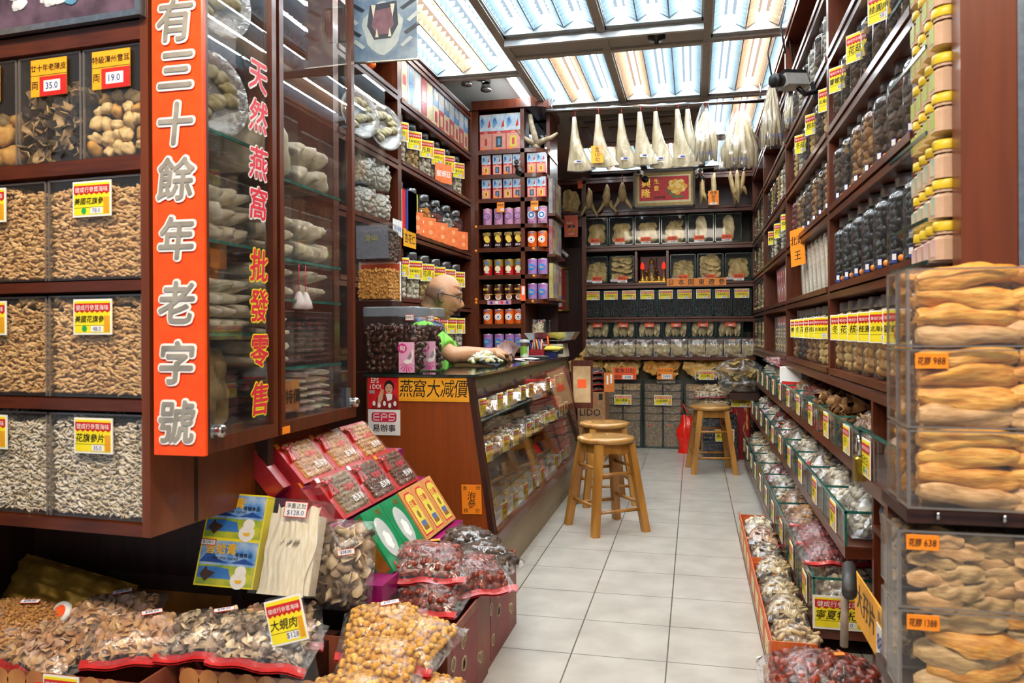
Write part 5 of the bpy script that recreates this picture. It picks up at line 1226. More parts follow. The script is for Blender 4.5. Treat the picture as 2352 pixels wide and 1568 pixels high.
for z, v, h, tr in ((SZ[3], 'salmon', .128, 'fourth'), (SZ[4], 'orange', .118, 'fifth'), (SZ[5], 'purple', .118, 'sixth'), (SZ[6], 'purple', .118, 'seventh')):
    for i, x in enumerate((-1.16, -1.083)): can(x, z, .036, h, f'{v if v != "salmon" else "pink and blue"} can right of the post on the {tr} tier, {("left", "right")[i]} of its pair', v)
for i, (x, z) in enumerate(((-1.385, SZ[2]-.03), (-1.13, SZ[2]-.03))):
    b = MB(); b.box(-.028, .028, -.001, .001, -.072, 0, 0); b.text('韓國參', .017, 1, -.0016, 0, -.02, .02); b.box(0, .024, -.0015, 0, -.064, -.044, 3); b.text('35', .018, 4, -.002, .012, -.054, .02)
    one('price_card', b, PLM, ('orange price card hanging over the pink cans at left', 'orange price card hanging over the pink cans right of the post')[i], 'price card', (x, TY-.003, z+.0))
for i, (x, z) in enumerate(((-1.577, 1.81), (-1.577, 1.63), (-1.577, 1.27), (-1.577, 1.245), (-1.14, 1.635), (-1.14, 1.435), (-1.15, 1.25))):
    b = MB(); b.lathe([(0, .002), (.011, .002), (.011, 0)], 12, 0, M=[[1, 0, 0], [0, 0, -1], [0, 1, 0]]); one('round_sticker', b, [ORANGE], f'round orange sticker on the tin shelves, {("fourth tier left post", "fifth tier left post", "seventh tier left post", "just under the seventh tier on the left post", "fifth tier edge right of the post", "sixth tier edge right of the post", "seventh tier edge right of the post")[i]}', 'sticker', (x, TY-.001, z), group='orange dots on the tin shelves')
b = MB(); b.box(-.018, .018, -.001, .001, -.055, .055, 2); b.box(-.008, .012, -.0015, 0, -.01, .05, 3); one('price_card', b, PLM, 'vermilion strip card on the post at the seventh tier', 'price card', (-1.22, TY-.002, 1.31))
b = MB(); b.box(-.09, .09, -.001, .001, -.015, .015, 0)
for k in range(4): b.lathe([(0, 0), (.011, 0)], 10, 1+k % 3, M=[[1, 0, 0], [0, 0, -1], [0, 1, 0]], T=(-.06+k*.04, -.002, 0))
one('sticker_strip', b, [mat('pink sticker strip', '#d88a9a', '#e0a0ae'), BLUEINK, WHITE, REDTXT], 'strip of small pink product stickers under the brown cans', 'sticker', (-1.40, TY-.002, 1.245))
# antler
ANT = mat('grey brown antler', '#8a7a62', '#b0a288', rough=.6, scale=30)
t = thing('antler', 'deer antler standing on the rounded shelf corner under the cornice', 'antler', (-1.125, TY+.04, SZ[0]+.001)); b = MB()
b.lathe([(0, 0), (.03, 0), (.026, .02), (.02, .05)], 10); b.tube([(0, 0, .03), (-.012, 0, .1), (-.035, .005, .18), (-.045, .01, .255)], [.026, .022, .02, .016], 9)
b.tube([(0, 0, .03), (-.05, -.01, .055), (-.10, -.02, .09), (-.135, -.02, .14)], [.024, .02, .015, .008], 9); b.tube([(.005, 0, .03), (.06, -.01, .055), (.12, -.02, .07), (.165, -.02, .10)], [.024, .02, .016, .009], 9)
obj('antler', b, [ANT], t)
def cctv(loc, rz, label, M=None, dome=False):
    t = thing('security_camera', label, 'camera', loc, rz, M=M)
    b = MB(); b.box(-.022, .022, -.035, .05, -.02, .02); obj('housing', b, [CHROME if not dome else WHITE], t)
    b = MB(); b.lathe([(.017, 0), (.017, .02), (.013, .022), (.0, .016)], 12, 0, M=[[1, 0, 0], [0, 0, -1], [0, 1, 0]], T=(0, -.034, 0)); obj('lens', b, [BLACK], t)
    b = MB(); b.tube([(0, .01, -.018), (.02, .03, -.05), (.035, .05, -.05)], .008, 8); b.lathe([(0, 0), (.03, 0), (.03, .01), (0, .012)], 14, 0, M=[[1, 0, 0], [0, 0, 1], [0, -1, 0]], T=(.035, .055, -.05)); obj('bracket', b, [BLACK], t)
    return t
cctv((-1.255, TY-.07, 2.25), .35, 'silver security camera clipped to the post between the square tins')
# wrapped packets stacked on the rack's side, facing the aisle
PKT = [mat('grey packet print', '#7c8288', '#a8a49a', scale=16), mat('red packet print', '#a02428', '#8a8a90', scale=8), mat('gold packet print', '#a8924a', '#c8b87a', scale=10)]
for i in range(9):
    c = i % 3; r = i//3
    z = (1.90, 1.60, 1.275)[r]; y = 5.70+c*.13
    t = thing('wrapped_packet', f'cellophane packet on the aisle side of the tin shelves, {("top", "middle", "bottom")[r]} row, {ORD[c]} from street', 'packet', (-1.045, y, z), PI/2, 'packets on the rack side')
    b = MB(); b.bev(0, .12, -.03, 0, 0, .26, .003); obj('packet', b, [PKT[(r+c) % 3]], t); b = MB(); b.box(.02, .1, -.032, -.03, .03, .12); b.text('花膠', .04, 1, -.033, .06, .2, .02); obj('print', b, [PKT[(r+c+1) % 3], WTEXT], t); b = MB(); b.box(-.001, .121, -.034, .0, 0, .265); obj('wrap', b, [FILMT], t)
for r, z in enumerate((1.90, 1.60, 1.275)): b = MB(); b.box(-1.05, -.99, 5.68, 6.12, z-.02, z); one('side_ledge', b, [WOODH], f'narrow wooden ledge carrying packets on the rack side, {("top", "middle", "bottom")[r]} one', 'ledge')
bag((-1.13, 5.72, .99), 'paper and film roll bag hanging beside the red lidded bottles under the tin shelves', 'chip', .1, .26, .04, .03, 5, M=rotm(PI/2-.1, 0, 0), red=False)
for i in range(4):
    t = thing('bottle', f'slim clear bottle behind the scale, {ORD[i]} from the left', 'bottle', (-1.14+i*.028, 5.72+.02*i, .859), group='bottles behind the scale')
    b = MB(); b.lathe([(0, 0), (.012, 0), (.012, .16), (.006, .2), (.006, .24)], 10); obj('glass', b, [JARG], t); b = MB(); b.lathe([(0, .004), (.009, .004), (.009, .14), (0, .14)], 8); obj('liquid', b, [mat('amber liquid', '#7a3a14', '#8a4a20', rough=.2)], t); b = MB(); b.lathe([(.007, .24), (.007, .255), (0, .256)], 8); obj('cap', b, [DORANGE if i == 1 else DSTEEL], t)
b = MB(); b.box(-1.235, -1.03, 5.63, 6.1, 0, .858); one('low_cabinet', b, [WOODD], 'low dark cabinet under the tin shelves beside the corridor', 'cabinet')
# ================================================================== BACK WALL
FY = 7.18
BX = lambda u: -.99+(u-1340)*.00383
BZ = lambda v: 2.133-(v-477)*.00391
t = thing('back_shelves', 'wide brown shelf unit of glass bins across the back wall', 'shelves', (0, 0, 0))
for x0, x1, z0 in ((-1.005, -.965, 0), (.505, .54, 0), (-1.26, -1.225, 2.0)):
    b = MB(); b.box(x0, x1, FY, 7.6, z0, 2.45); obj('upright', b, [WOOD], t)
for v, x0 in ((400, -1.24), (477, -1.24), (560, -.97), (648, -.97), (727, -.97)):
    z = BZ(v); b = MB(); b.box(x0, .51, FY+.004, 7.6, z-.016, z+.002); b.box(x0, .51, FY, 7.6, z-.048, z-.022); obj('shelf', b, [WOODH], t)
b = MB(); b.box(-.97, .51, 6.98, 7.6, .775, .80); obj('ledge', b, [WOODH], t)
b = MB(); b.box(-.97, .51, 7.58, 7.6, 0, 2.1); obj('back_panel', b, [mat('grey green backing board', '#4a4c42', '#585a4e', rough=.5)], t)
for u0, u1 in ((1462, 1468), (1535, 1541)): b = MB(); b.box(BX(u0), BX(u1), FY+.004, 7.55, BZ(646), BZ(562)-.05); obj('divider', b, [WOOD], t)
BINM2 = [BING, DGEDGE]
MAWC = [cm('tan maw', '#a88c50', '#dcc07e', scale=14, rough=.5, bump=.2), cm('olive maw', '#a08a4c', '#d2b872', scale=14, rough=.5, bump=.2), cm('pale maw', '#c4ae7c', '#e8d6a6', scale=14, rough=.5, bump=.2)]
MAWM = {}
def mawmesh(L, W, k, curl=.25, T=None, ci=0, wr=.004, taper=.5, nu=12, nv=5):
    key = (L, W, k, curl, ci)
    if key not in MAWM:
        v, f = maw(L, W, T or W*.25, 200+k, nu, nv, curl*W, wr, taper); MAWM[key] = MB().add(v, f, 0, True).mesh('dried_maw', [MAWC[ci]])
    return MAWM[key]
def glass_bin(x0, x1, z0, h, d, label, group, y=FY+.02):
    t = thing('glass_bin', label, 'bin', (x0, y, z0+.002), group=group); w_ = x1-x0; b = MB(); k = .004
    b.box(0, w_, 0, k, 0, h, 0); b.box(0, k, k, d, 0, h, 0); b.box(w_-k, w_, k, d, 0, h, 0); b.box(0, w_, 0, d, 0, k, 1)
    for x in (0, w_-.007): b.box(x, x+.007, -.001, .005, 0, h, 1)
    b.box(0, w_, -.001, .004, 0, .009, 1); b.box(0, w_, -.001, .004, h-.006, h, 1)
    obj('glass_walls', b, BINM2, t); return t
def rcard(t, x, z, w_=.088, h=.06, s='豬肚公', top=True):
    k = ('rc', s, top)
    if k not in JP:
        b = MB(); b.box(-w_/2, w_/2, -.002, 0, -h/2, h/2, 2); b.text(s, h*.42, 1, -.0026, 0, h*.18, .02)
        b.box(-w_/2 if top else -w_*.2, w_/2 if top else w_*.25, -.0024, 0, -h/2 if top else -h*.4, -h*.14, 3); b.text('$1280', h*.26, 4, -.003, w_*.08, -h*.3, .02); JP[k] = b.mesh('price_card', PLM)
    obj('price_card', JP[k], None, t, (x, -.003, z))
rsb = np.random.RandomState(77)
def hang_rot(a, tilt=.12): return rotm(PI/2-tilt, 0, 0) if a is None else frame((math.cos(a), 0, math.sin(a)), (0, -1, .1))
def maw_piece(meshd, loc, a, label, group, fl=0.0, cat='fish maw', name='dried_maw'):
    # long side along angle a in the x,z plane, face towards the street
    M = np.array([[math.cos(a), -math.sin(a), 0], [fl*.3, fl, -1], [math.sin(a), math.cos(a), fl]])
    x = np.array([math.cos(a), fl*.3, math.sin(a)]); x /= np.linalg.norm(x); z = np.array([0, -1, .15+fl]); z /= np.linalg.norm(z); z = z-x*(x@z); z /= np.linalg.norm(z)
    return one(name, meshd, None, label, cat, loc, M=np.array([x, np.cross(z, x), z]).T, group=group)
def fill_maws(x0, x1, z0, h, style, where, y=FY+.075):
    g = f'fish maws in the {where}'; lb = f'tan fish maw inside the {where}'
    w_ = x1-x0; cx = (x0+x1)/2
    def put(L, W, x, z, a, k, ci=0, dy=0, fl=0, curl=.25, taper=.5):
        zz = max(z, z0+.01+abs(math.sin(a))*L/2+abs(math.cos(a))*W*.55); xx = min(max(x, x0+.012+abs(math.cos(a))*L/2+abs(math.sin(a))*W*.5), x1-.012-abs(math.cos(a))*L/2-abs(math.sin(a))*W*.5) if L < w_ else cx
        maw_piece(mawmesh(L, W, k % 5, curl, None, ci, taper=taper), (xx, y+dy, zz), a, lb, g, fl)
    if style == 'sheet':
        for i, (dx, dz, a) in enumerate(((-.2, .3, 1.3), (.25, .3, 1.9), (0, .55, .3), (-.2, .72, 2.7), (.25, .75, .5), (0, .28, .1))): put(.14, .11, cx+dx*w_, z0+dz*h*.9, a, i, i % 2, .012*i)
    elif style == 'leaf':
        for i, (dx, dz, a) in enumerate(((-.25, .28, 1.5), (.05, .25, 1.7), (.28, .28, 1.45), (-.22, .65, 1.2), (.1, .68, 1.9), (.3, .8, .4))): put(.13, .085, cx+dx*w_, z0+dz*h, a, i, 1, .014*i, taper=.8)
    elif style == 'long':
        for i, (dx, a) in enumerate(((-.26, 1.5), (.24, 1.62), (0, 1.57))): put(.235, .10, cx+dx*w_, z0+.13, a, i, 2 if i != 2 else 0, .02*i)
    elif style == 'round':
        for i, (dx, dz) in enumerate(((-.26, .24), (.02, .26), (.28, .22), (-.27, .66), (.26, .7), (.0, .74))): put(.10, .098, cx+dx*w_, z0+dz*h*.9, 1.57+.2*math.sin(i*3), i, 1, .012*i, taper=.42)
    elif style == 'stack':
        for i in range(9): put(.20, .075, cx+rsb.uniform(-.02, .02), z0+.035+.024*i, rsb.uniform(-.12, .12)+(PI if i % 2 else 0), i, i % 2, .008*(i % 3), .9, .5)
    elif style == 'bowl':
        for i in range(8): put(.16, .10, cx+(-.05 if i % 2 else .05), z0+.05+.022*i, .25 if i % 2 else -.2, i, 0, .01*(i % 2), .5, .45)
    elif style == 'fin':
        for i in range(8): put(.15+.02*(i % 3), .05, cx+w_*(-.38+.108*i), z0+.06, 1.45+.1*math.sin(i*2.1), i, 2, .016*(i % 3), 0, .3, 1.0)
S6 = [1340, 1399, 1460, 1522, 1583, 1645, 1707]
for i in range(6):
    x0, x1, z0 = BX(S6[i])+.006, BX(S6[i+1])-.004, BZ(560)+.004
    w_ = f'upper row glass bin {ORD[i]} from left, back wall'
    tt = glass_bin(x0, x1, z0, .255, .26, f'green-edged glass bin of fish maws with an orange card, upper row, {ORD[i]} from the left', 'upper row glass bins'); rcard(tt, .10, .035, s=('豬公肚', '花肚公', '白花肚', '北海肚', '印尼肚', '巴西肚')[i])
    fill_maws(x0, x1, z0, .24, ('sheet', 'sheet', 'sheet', 'leaf', 'long', 'long')[i], w_)
for i, (u0, u1, st) in enumerate(((1341, 1398, 'round'), (1401, 1461, 'stack'), (1543, 1603, 'round'), (1605, 1666, 'bowl'), (1668, 1730, 'sheet'))):
    x0, x1, z0 = BX(u0)+.004, BX(u1)-.003, BZ(648)+.004
    w_ = f'shrine row glass bin {ORD[i]} from left, back wall'
    tt = glass_bin(x0, x1, z0, .245, .26, f'green-edged glass bin of fish maws level with the shrine, {ORD[i]} from the left', 'shrine row glass bins'); rcard(tt, .115, .03, s=('鴨泡肚', '黃花肚', '鴨泡肚', '雪膠肚', '蜘蛛肚')[i])
    b = MB()
    for k in range(3): b.poly([(.02+.022*k+.018*math.cos(a), .022+.013*math.sin(a)) for a in np.linspace(0, 2*PI, 11)[:-1]], -.002-.0003*k, 0, 0)
    obj('print', b, [mat('pale mauve sticker', '#c8b4bc', '#d8c6cc')], tt)
    fill_maws(x0, x1, z0, .23, st, w_)
for i in range(9):
    x0 = BX(1341)+i*.1648; z0 = BZ(727)+.004
    tt = glass_bin(x0, x0+.161, z0, .24, .26, f'glass bin of black sea cucumbers with a yellow price card, {ORD[i]} from the left', 'black sea cucumber bins')
    obj('price_card', tag_mesh('日本關東遼參', '3980', .124, .082), None, tt, (.078, -.004, .195))
    if i == 0:
        b = MB(); rs = np.random.RandomState(4); tmb = sticks(5, 1, .26, .08, 8, 7)
        for p in fill_box(.006, .155, .012, .1, .006, .2, .021, rs, .2, ('f',)):
            v, f = tmb[rs.randint(5)]; b.add(v*.036, f, 0, True, rotm(0, PI/2+rs.uniform(-.25, .25), 0), p)
        b.box(.006, .155, .03, .2, .005, .19, 0); scm = b.mesh('dried_sea_cucumbers', [cm('glossy black', '#0c0d0e', '#202224', rough=.35)])
    o = obj('dried_sea_cucumbers', scm, None, tt); o['kind'] = 'stuff'
for i in range(6):
    x0, x1 = BX(1341+i*61.5), BX(1341+(i+1)*61.5)-.006; z0 = .965
    tt = glass_bin(x0, x1, z0, .165, .24, f'glass bin of upright pale fins with a red card, lowest row, {ORD[i]} from the left', 'lowest row glass bins'); rcard(tt, .12, .125, .085, .055, s='天九翅仔', top=False)
    fill_maws(x0, x1, z0, .16, 'fin', f'lowest row glass bin {ORD[i]} from left, back wall')
b = MB(); b.box(-.965, .5, FY+.01, 7.55, .803, .966); one('back_plinth', b, [WOODD], 'dark plinth board behind the row of shiny clear bags', 'plinth')
# long orange banner
b = MB(); x0, x1 = BX(1536), BX(1671); w_ = x1-x0; b.box(0, w_, -.002, .001, 0, .068, 0)
for i, ch in enumerate('日本関東遼參'): b.text(ch, .058, 1, -.003, w_*(.075+.17*i), .034, .02)
one('sale_banner', b, [mat('tangerine card', '#f08a24', '#f8983a', rough=.5), INK], 'long tangerine banner with six black brush characters under the shrine row', 'sign', (x0, FY-.002, BZ(657)))
# shrine
t = thing('shrine', 'small red-backed shrine niche with a gilt figure', 'shrine', (BX(1502), FY, BZ(648)+.003))
b = MB(); b.box(-.115, .115, .2, .21, 0, .25); obj('backing', b, [mat('shrine crimson', '#5a0e14', '#6e1218', rough=.4)], t); b = MB(); b.box(-.12, .12, .0, .2, 0, .012); obj('base', b, [GOLD], t)
t = thing('statue', 'gilt and dark seated deity figurine in the shrine', 'figurine', (BX(1500), FY+.1, BZ(648)+.016))
b = MB(); b.lathe([(.05, 0), (.052, .02), (.042, .03), (.046, .06), (.035, .1), (.028, .13), (.034, .14), (.012, .15), (.02, .16), (.026, .18), (.02, .2), (0, .212)], 14); b.tube([(-.03, -.01, .1), (-.055, -.03, .08), (-.04, -.045, .09)], .01, 7); b.tube([(.03, -.01, .1), (.055, -.03, .09), (.035, -.045, .1)], .01, 7); obj('figure', b, [mat('aged gilt', '#4a3414', '#b08a3a', rough=.35, scale=40, metal=.5)], t)
b = MB(); b.tube([(.045+.0*k, .0, .09+.03*k) for k in range(5)], .005, 6); b.poly([(-.02, .03), (.025, .03), (.012, .16), (-.008, .16)], -.04, -.03, 0); obj('robe', b, [BLACK], t)
CAND = emis('red candle glow', '#ff2418', 2.2)
for i, u in enumerate((1479, 1529)):
    t = thing('candle_lamp', ('glowing red electric candle on a gilt stand, left of the shrine figure', 'glowing red electric candle on a gilt stand, right of the shrine figure')[i], 'lamp', (BX(u), FY+.04, BZ(648)+.016), group='shrine candles')
    b = MB(); b.lathe([(.026, 0), (.028, .01), (.012, .03), (.006, .05), (.006, .1), (.012, .11)], 12); obj('stand', b, [GOLD], t); b = MB(); b.lathe([(.012, .11), (.017, .125), (.014, .15), (.004, .172), (0, .175)], 12); obj('bulb', b, [CAND], t)
for i, u in enumerate((1489, 1518)):
    b = MB(); b.lathe([(.018, 0), (.022, .012), (.014, .024), (.02, .034), (.008, .046), (0, .05)], 10); one('gold_ornament', b, [GOLD], ('small gold ingot ornament in the shrine, left one', 'small gold ingot ornament in the shrine, right one')[i], 'ornament', (BX(u), FY+.03, BZ(648)+.016))
# framed gilt calligraphy picture
t = thing('framed_picture', 'black-framed red and gold calligraphy picture with a yellow peony', 'picture', (BX(1531), FY-.03, BZ(434)))
b = MB(); W, Hh = .272, .166
for a in ((-W, W, Hh-.014, Hh), (-W, W, -Hh, -Hh+.014), (-W, -W+.014, -Hh, Hh), (W-.014, W, -Hh, Hh)): b.box(a[0], a[1], -.012, .015, a[2], a[3])
obj('frame', b, [BLACK], t)
b = MB(); b.box(-W, W, 0, .012, -Hh, Hh, 0); b.box(-W*.86, W*.86, -.001, 0, -Hh*.74, Hh*.74, 1); b.box(-W*.8, W*.8, -.002, 0, -Hh*.62, Hh*.66, 2)
obj('mount', b, [mat('old gold mount', '#a88a4a', '#b89a58', rough=.5), mat('cream mount', '#dccf9a', '#e6dbac'), mat('picture red', '#b8141c', '#c82028', rough=.45)], t)
b = MB()
def blobp(cx, cz, rx, rz_, mi, y, n=12): b.poly([(cx+rx*math.cos(a), cz+rz_*math.sin(a)) for a in np.linspace(0, 2*PI, n+1)[:-1]], y, -.001, mi)
b.text('興', .085, 0, -.003, -W*.58, Hh*.35, .03); b.text('隆', .085, 0, -.003, -W*.58, -Hh*.2, .03); b.text('生', .05, 0, -.003, -W*.24, Hh*.42, .02); b.text('意', .05, 0, -.003, -W*.24, Hh*.05, .02); b.text('進廣源財', .026, 3, -.003, -W*.15, -Hh*.46, .02)
for k, (dx, dz, a) in enumerate(((-.05, -.06, .5), (-.02, -.09, -.3), (.03, -.09, .2), (-.07, -.03, .9))): blobp(W*.42+dx, Hh*.1+dz, .028, .014, 4, -.003)
rs = np.random.RandomState(1)
for k in range(22):
    a = k*2.4; r = .068*(1-k/24)**.7; blobp(W*.42+r*math.cos(a), Hh*.1+r*.85*math.sin(a), .026, .022, 1+(k % 2), -.0035-.0002*k, 9)
obj('print', b, [GOLD, mat('peony orange print', '#e8a028', '#f0b040'), mat('peony yellow print', '#f4cf68', '#f8dc88'), INK, mat('leaf print', '#4a6a34', '#5e7e44')], t)
cctv((BX(1476), FY-.10, BZ(398)), -.2, 'white bullet camera hanging over the left corner of the framed picture', dome=True)
cctv((BX(1611), FY-.10, BZ(402)), .25, 'white bullet camera hanging over the right corner of the framed picture', dome=True)
# hanging bladders in the mirror row
HOOK = mat('red string', '#b01a28', '#c82a34', rough=.6)
def hang_thing(name, label, loc, v, f, m, cat, hook=.06, sticker=None, group=None, wrap=None, M=None):
    t = thing(name, label, cat, loc, group=group)
    obj('body', MB().add(v, f, 0, True), [m], t)
    b = MB(); b.tube([(0, 0, -.005), (.004, 0, hook*.5), (0, 0, hook), (.006, .008, hook+.008)], .0022, 5); obj('string', b, [HOOK], t)
    if wrap: obj('wrap', MB().add(wrap[0], wrap[1], 0, True), [FILMW], t)
    if sticker: b = MB(); b.box(sticker[0], sticker[0]+.05, sticker[2], sticker[2]+.001, sticker[1], sticker[1]+.018, 0); b.box(sticker[0]+.018, sticker[0]+.048, sticker[2]-.0005, sticker[2], sticker[1]+.003, sticker[1]+.015, 1); obj('price_sticker', b, [WHITE, BLUEINK], t)
    return t
def forked(h, w_, seed):
    """bladder body that swells and splits into two tails"""
    b = MB(); r = np.random.RandomState(seed)
    b.tube([(0, 0, 0), (.005, 0, -h*.12), (0, 0, -h*.4), (.0, 0, -h*.62), (0, 0, -h*.72)], [.012, w_*.28, w_*.48, w_*.42, w_*.2], 14, flat=.55)
    for s in (-1, 1): b.tube([(s*w_*.15, 0, -h*.55), (s*w_*.3, -.005, -h*.74), (s*w_*(.46+r.uniform(0, .12)), -.012, -h*.9), (s*w_*.55, -.015, -h*r.uniform(.96, 1.02))], [w_*.24, w_*.2, w_*.15, w_*.05], 10, flat=.55)
    V = np.concatenate(b.v); V = V+.004*np.sin(V[:, [2, 0, 1]]*70+seed); return V, b.f
PMAW = cm('ivory bladder', '#b89c64', '#dcc592', scale=18, rough=.5, bump=.25)
for i, (u, v0, h, w_) in enumerate(((1355, 423, .27, .14), (1398, 418, .275, .145), (1434, 414, .25, .15))):
    V, f = forked(h, w_, 5+i); hang_thing('hanging_bladder', f'forked ivory fish bladder hanging in the mirror row, {("leftmost", "middle", "beside the picture")[i]}', (BX(u), FY-.02-.02*(i % 2), BZ(v0)), V, f, PMAW, 'fish bladder', .06, (-.02, -h*.5, -w_*.3), 'forked bladders on the back wall')
for i, (u, z) in enumerate(((1300, 2.34), (1314, 2.33))):
    v, f = maw(.2, .10, .03, 300+i, 12, 6, .02, .004, .45); v = v @ rotm(0, PI/2, 0).T - np.array([0, 0, .1]); v = v[:, [1, 2, 0]] if False else v
    v = (frame((0, 0, 1), (0, -1, 0)) @ (maw(.2, .11, .03, 300+i, 12, 6, .02, .004, .45)[0]).T).T - np.array([0, 0, .1])
    hang_thing('hanging_bladder', ('olive tan bladder hanging left of the back shelves, left one', 'olive tan bladder hanging left of the back shelves, right one')[i], (BX(u)+.01, FY+.05*i, z), v, f, MAWC[0], 'fish bladder', .05, group='bladders left of the back shelves')
for i, (u, v0, h, lean) in enumerate(((1620, 406, .27, .1), (1645, 404, .28, .05), (1680, 402, .30, -.15), (1696, 400, .29, -.05), (1712, 402, .24, .2))):
    b = MB(); r = np.random.RandomState(20+i)
    b.tube([(0, 0, 0), (-lean*h*.2, 0, -h*.15), (-lean*h*.5, -.005, -h*.5), (-lean*h, -.01, -h)], [.01, .026, .036, .014], 12, flat=.7); b.tube([(-lean*h*.5, 0, -h*.5), (-lean*h*.5+.03*(-1)**i, -.01, -h*.7), (-lean*h*.5+.04*(-1)**i, -.012, -h*.86)], [.028, .026, .01], 9, flat=.7)
    V = np.concatenate(b.v); V = V+.005*np.sin(V[:, [2, 0, 1]]*80+i)
    hang_thing('hanging_fin', f'knobbly tan dried piece hanging right of the framed picture, {ORD[i]} from the left', (BX(u), FY-.01-.02*(i % 2), BZ(v0)), V, b.f, MAWC[2] if i % 2 else PMAW, 'dried fish', .03, group='dried pieces right of the picture')
b = MB(); b.box(-.045, .045, -.001, .001, -.062, .062, 0); b.text('龍躉', .03, 1, -.0016, 0, .045, .01); b.text('膠', .035, 1, -.0016, 0, .008, .01); b.text('両', .03, 1, -.0016, 0, -.025, .01); b.box(-.03, .03, -.0016, 0, -.058, -.042, 3); b.text('380', .014, 4, -.0022, 0, -.05, .01)
one('price_card', b, PLM, 'orange price card hanging among the dried pieces right of the picture', 'price card', (BX(1643), FY-.07, BZ(461)))
b = MB(); b.box(-.022, .022, -.001, .001, -.035, .035, 2); b.text('大平', .02, 1, -.0016, 0, .015, .01)
one('price_card', b, PLM, 'small vermilion card on the post left of the forked bladders', 'price card', (BX(1333), FY-.004, BZ(414)))
b = MB(); b.box(0, .125, -.002, .002, -.2, 0, 0); b.text('Power', .022, 1, -.003, .05, -.07, .0); b.box(.03, .06, -.003, 0, -.115, -.09, 2); b.box(.07, .1, -.003, 0, -.115, -.09, 2); b.box(.035, .055, -.003, 0, -.15, -.125, 3); b.box(.075, .095, -.003, 0, -.15, -.125, 3); b.text('人民幣', .02, 1, -.003, .06, -.17, .0)
one('poster', b, [mat('coral poster', '#d8583a', '#e26a48', rough=.45), WTEXT, DSTEEL, GOLD], 'coral poster on the corridor wall left of the back shelves', 'poster', (-1.165, FY-.005, 2.10))
b = MB(); b.tube([(0, 0, 0), (.06, -.02, -.06)], .016, 10); one('paper_roll', b, [WHITE], 'white paper roll on the corridor wall beneath the coral poster', 'roll', (-1.21, FY+.1, 1.79))
b = MB(); b.box(-1.24, -1.0, FY+.05, 7.6, 2.0, 2.08); struct('trim_5', b, [WOOD])
# scroll in the corridor
t = thing('scroll', 'red hanging scroll with gold rods in the dark corridor', 'scroll', (-1.31, 7.59, 1.44)); b = MB(); b.box(-.12, .085, 0, .008, -.2, .2); obj('cloth', b, [mat('scroll red', '#b4161c', '#c22026', rough=.5)], t)
b = MB(); b.box(.085, .115, -.002, .008, -.215, .215); obj('border', b, [mat('scroll olive border', '#6a5a34', '#7a6a40')], t)
for z in (-.205, .205): b = MB(); b.tube([(-.12, -.01, z), (.125, -.01, z)], .012, 8); obj('rod', b, [GOLD], t)
b = MB(); rs = np.random.RandomState(6)
for k in range(22): v, f = LU[rs.randint(10)]; b.add(v*np.array([.04, .004, .05]), f, k % 3, True, rotm(0, rs.uniform(0, 3), 0), (rs.uniform(-.1, .06), -.001, -.13+.011*k+rs.uniform(-.02, .02)))
obj('print', b, [WTEXT, mat('scroll blue print', '#2c4a9c'), GOLD], t)

# ---------------------------------------------------------- shiny clear bags on the ledge
for i in range(10):
    x = -.96+i*.151
    t = thing('clear_bag', f'shiny crinkled clear bag standing on the back ledge, {ORD[i]} from the left', 'bag', (x+.074, 7.06, .801), group='shiny bags on the ledge')
    if i < 2:
        b = MB(); rs = np.random.RandomState(i); k = rs.uniform(-1, 1, (5, 2))*60; ph = rs.uniform(0, 6, 5)
        fn = lambda u, v: ((u-.5)*.146, -.03*pil(u, v)-.002-.007*sum(math.sin(k[q][0]*u*.15+k[q][1]*v*.1+ph[q]) for q in range(5))/2, v*.155)
        b.sheet(fn, 16, 16); b.sheet(lambda u, v: ((u-.5)*.146, .028*pil(u, v)+.002, v*.155), 8, 8); bf_ = b.mesh('film', [clearmat('glossy creased film', base=.1, haze=.06, rough=.08, bump=1.0, bscale=9, streak=.75, boost=2, bstretch=(1.6, 1, .35))]); c = MB()  # white streaks mixed into the film stand for its shine
        for q in range(4): v_, f_ = maw(.11, .05, .014, 400+q+i*4, 10, 4, .01, .004, .6); c.add(v_, f_, 0, True, frame((.25*(q-1.5), 0, 1), (0, -1, 0)), (-.045+.03*q, -.004+.006*q, .062))
        if i == 0: SB = []
        SB.append((bf_, c.mesh('dried_goods', [MAWC[2]])))
    obj('film', SB[i % 2][0], None, t); o = obj('dried_goods', SB[i % 2][1], None, t); o['kind'] = 'stuff'
    if i < 6: b = MB(); b.box(-.068, 0, -.003, -.002, .135, .152, 0); b.text('特價花膠', .012, 1, -.0036, -.034, .143, .01); obj('label', b, [mat('pale pink slip', '#e0d0d8', '#ecdee4'), REDTXT], t)
    else: b = MB(); b.box(.0, .02, -.003, -.002, .143, .152); obj('sticker', b, [ORANGE if i != 7 else GREENS], t)

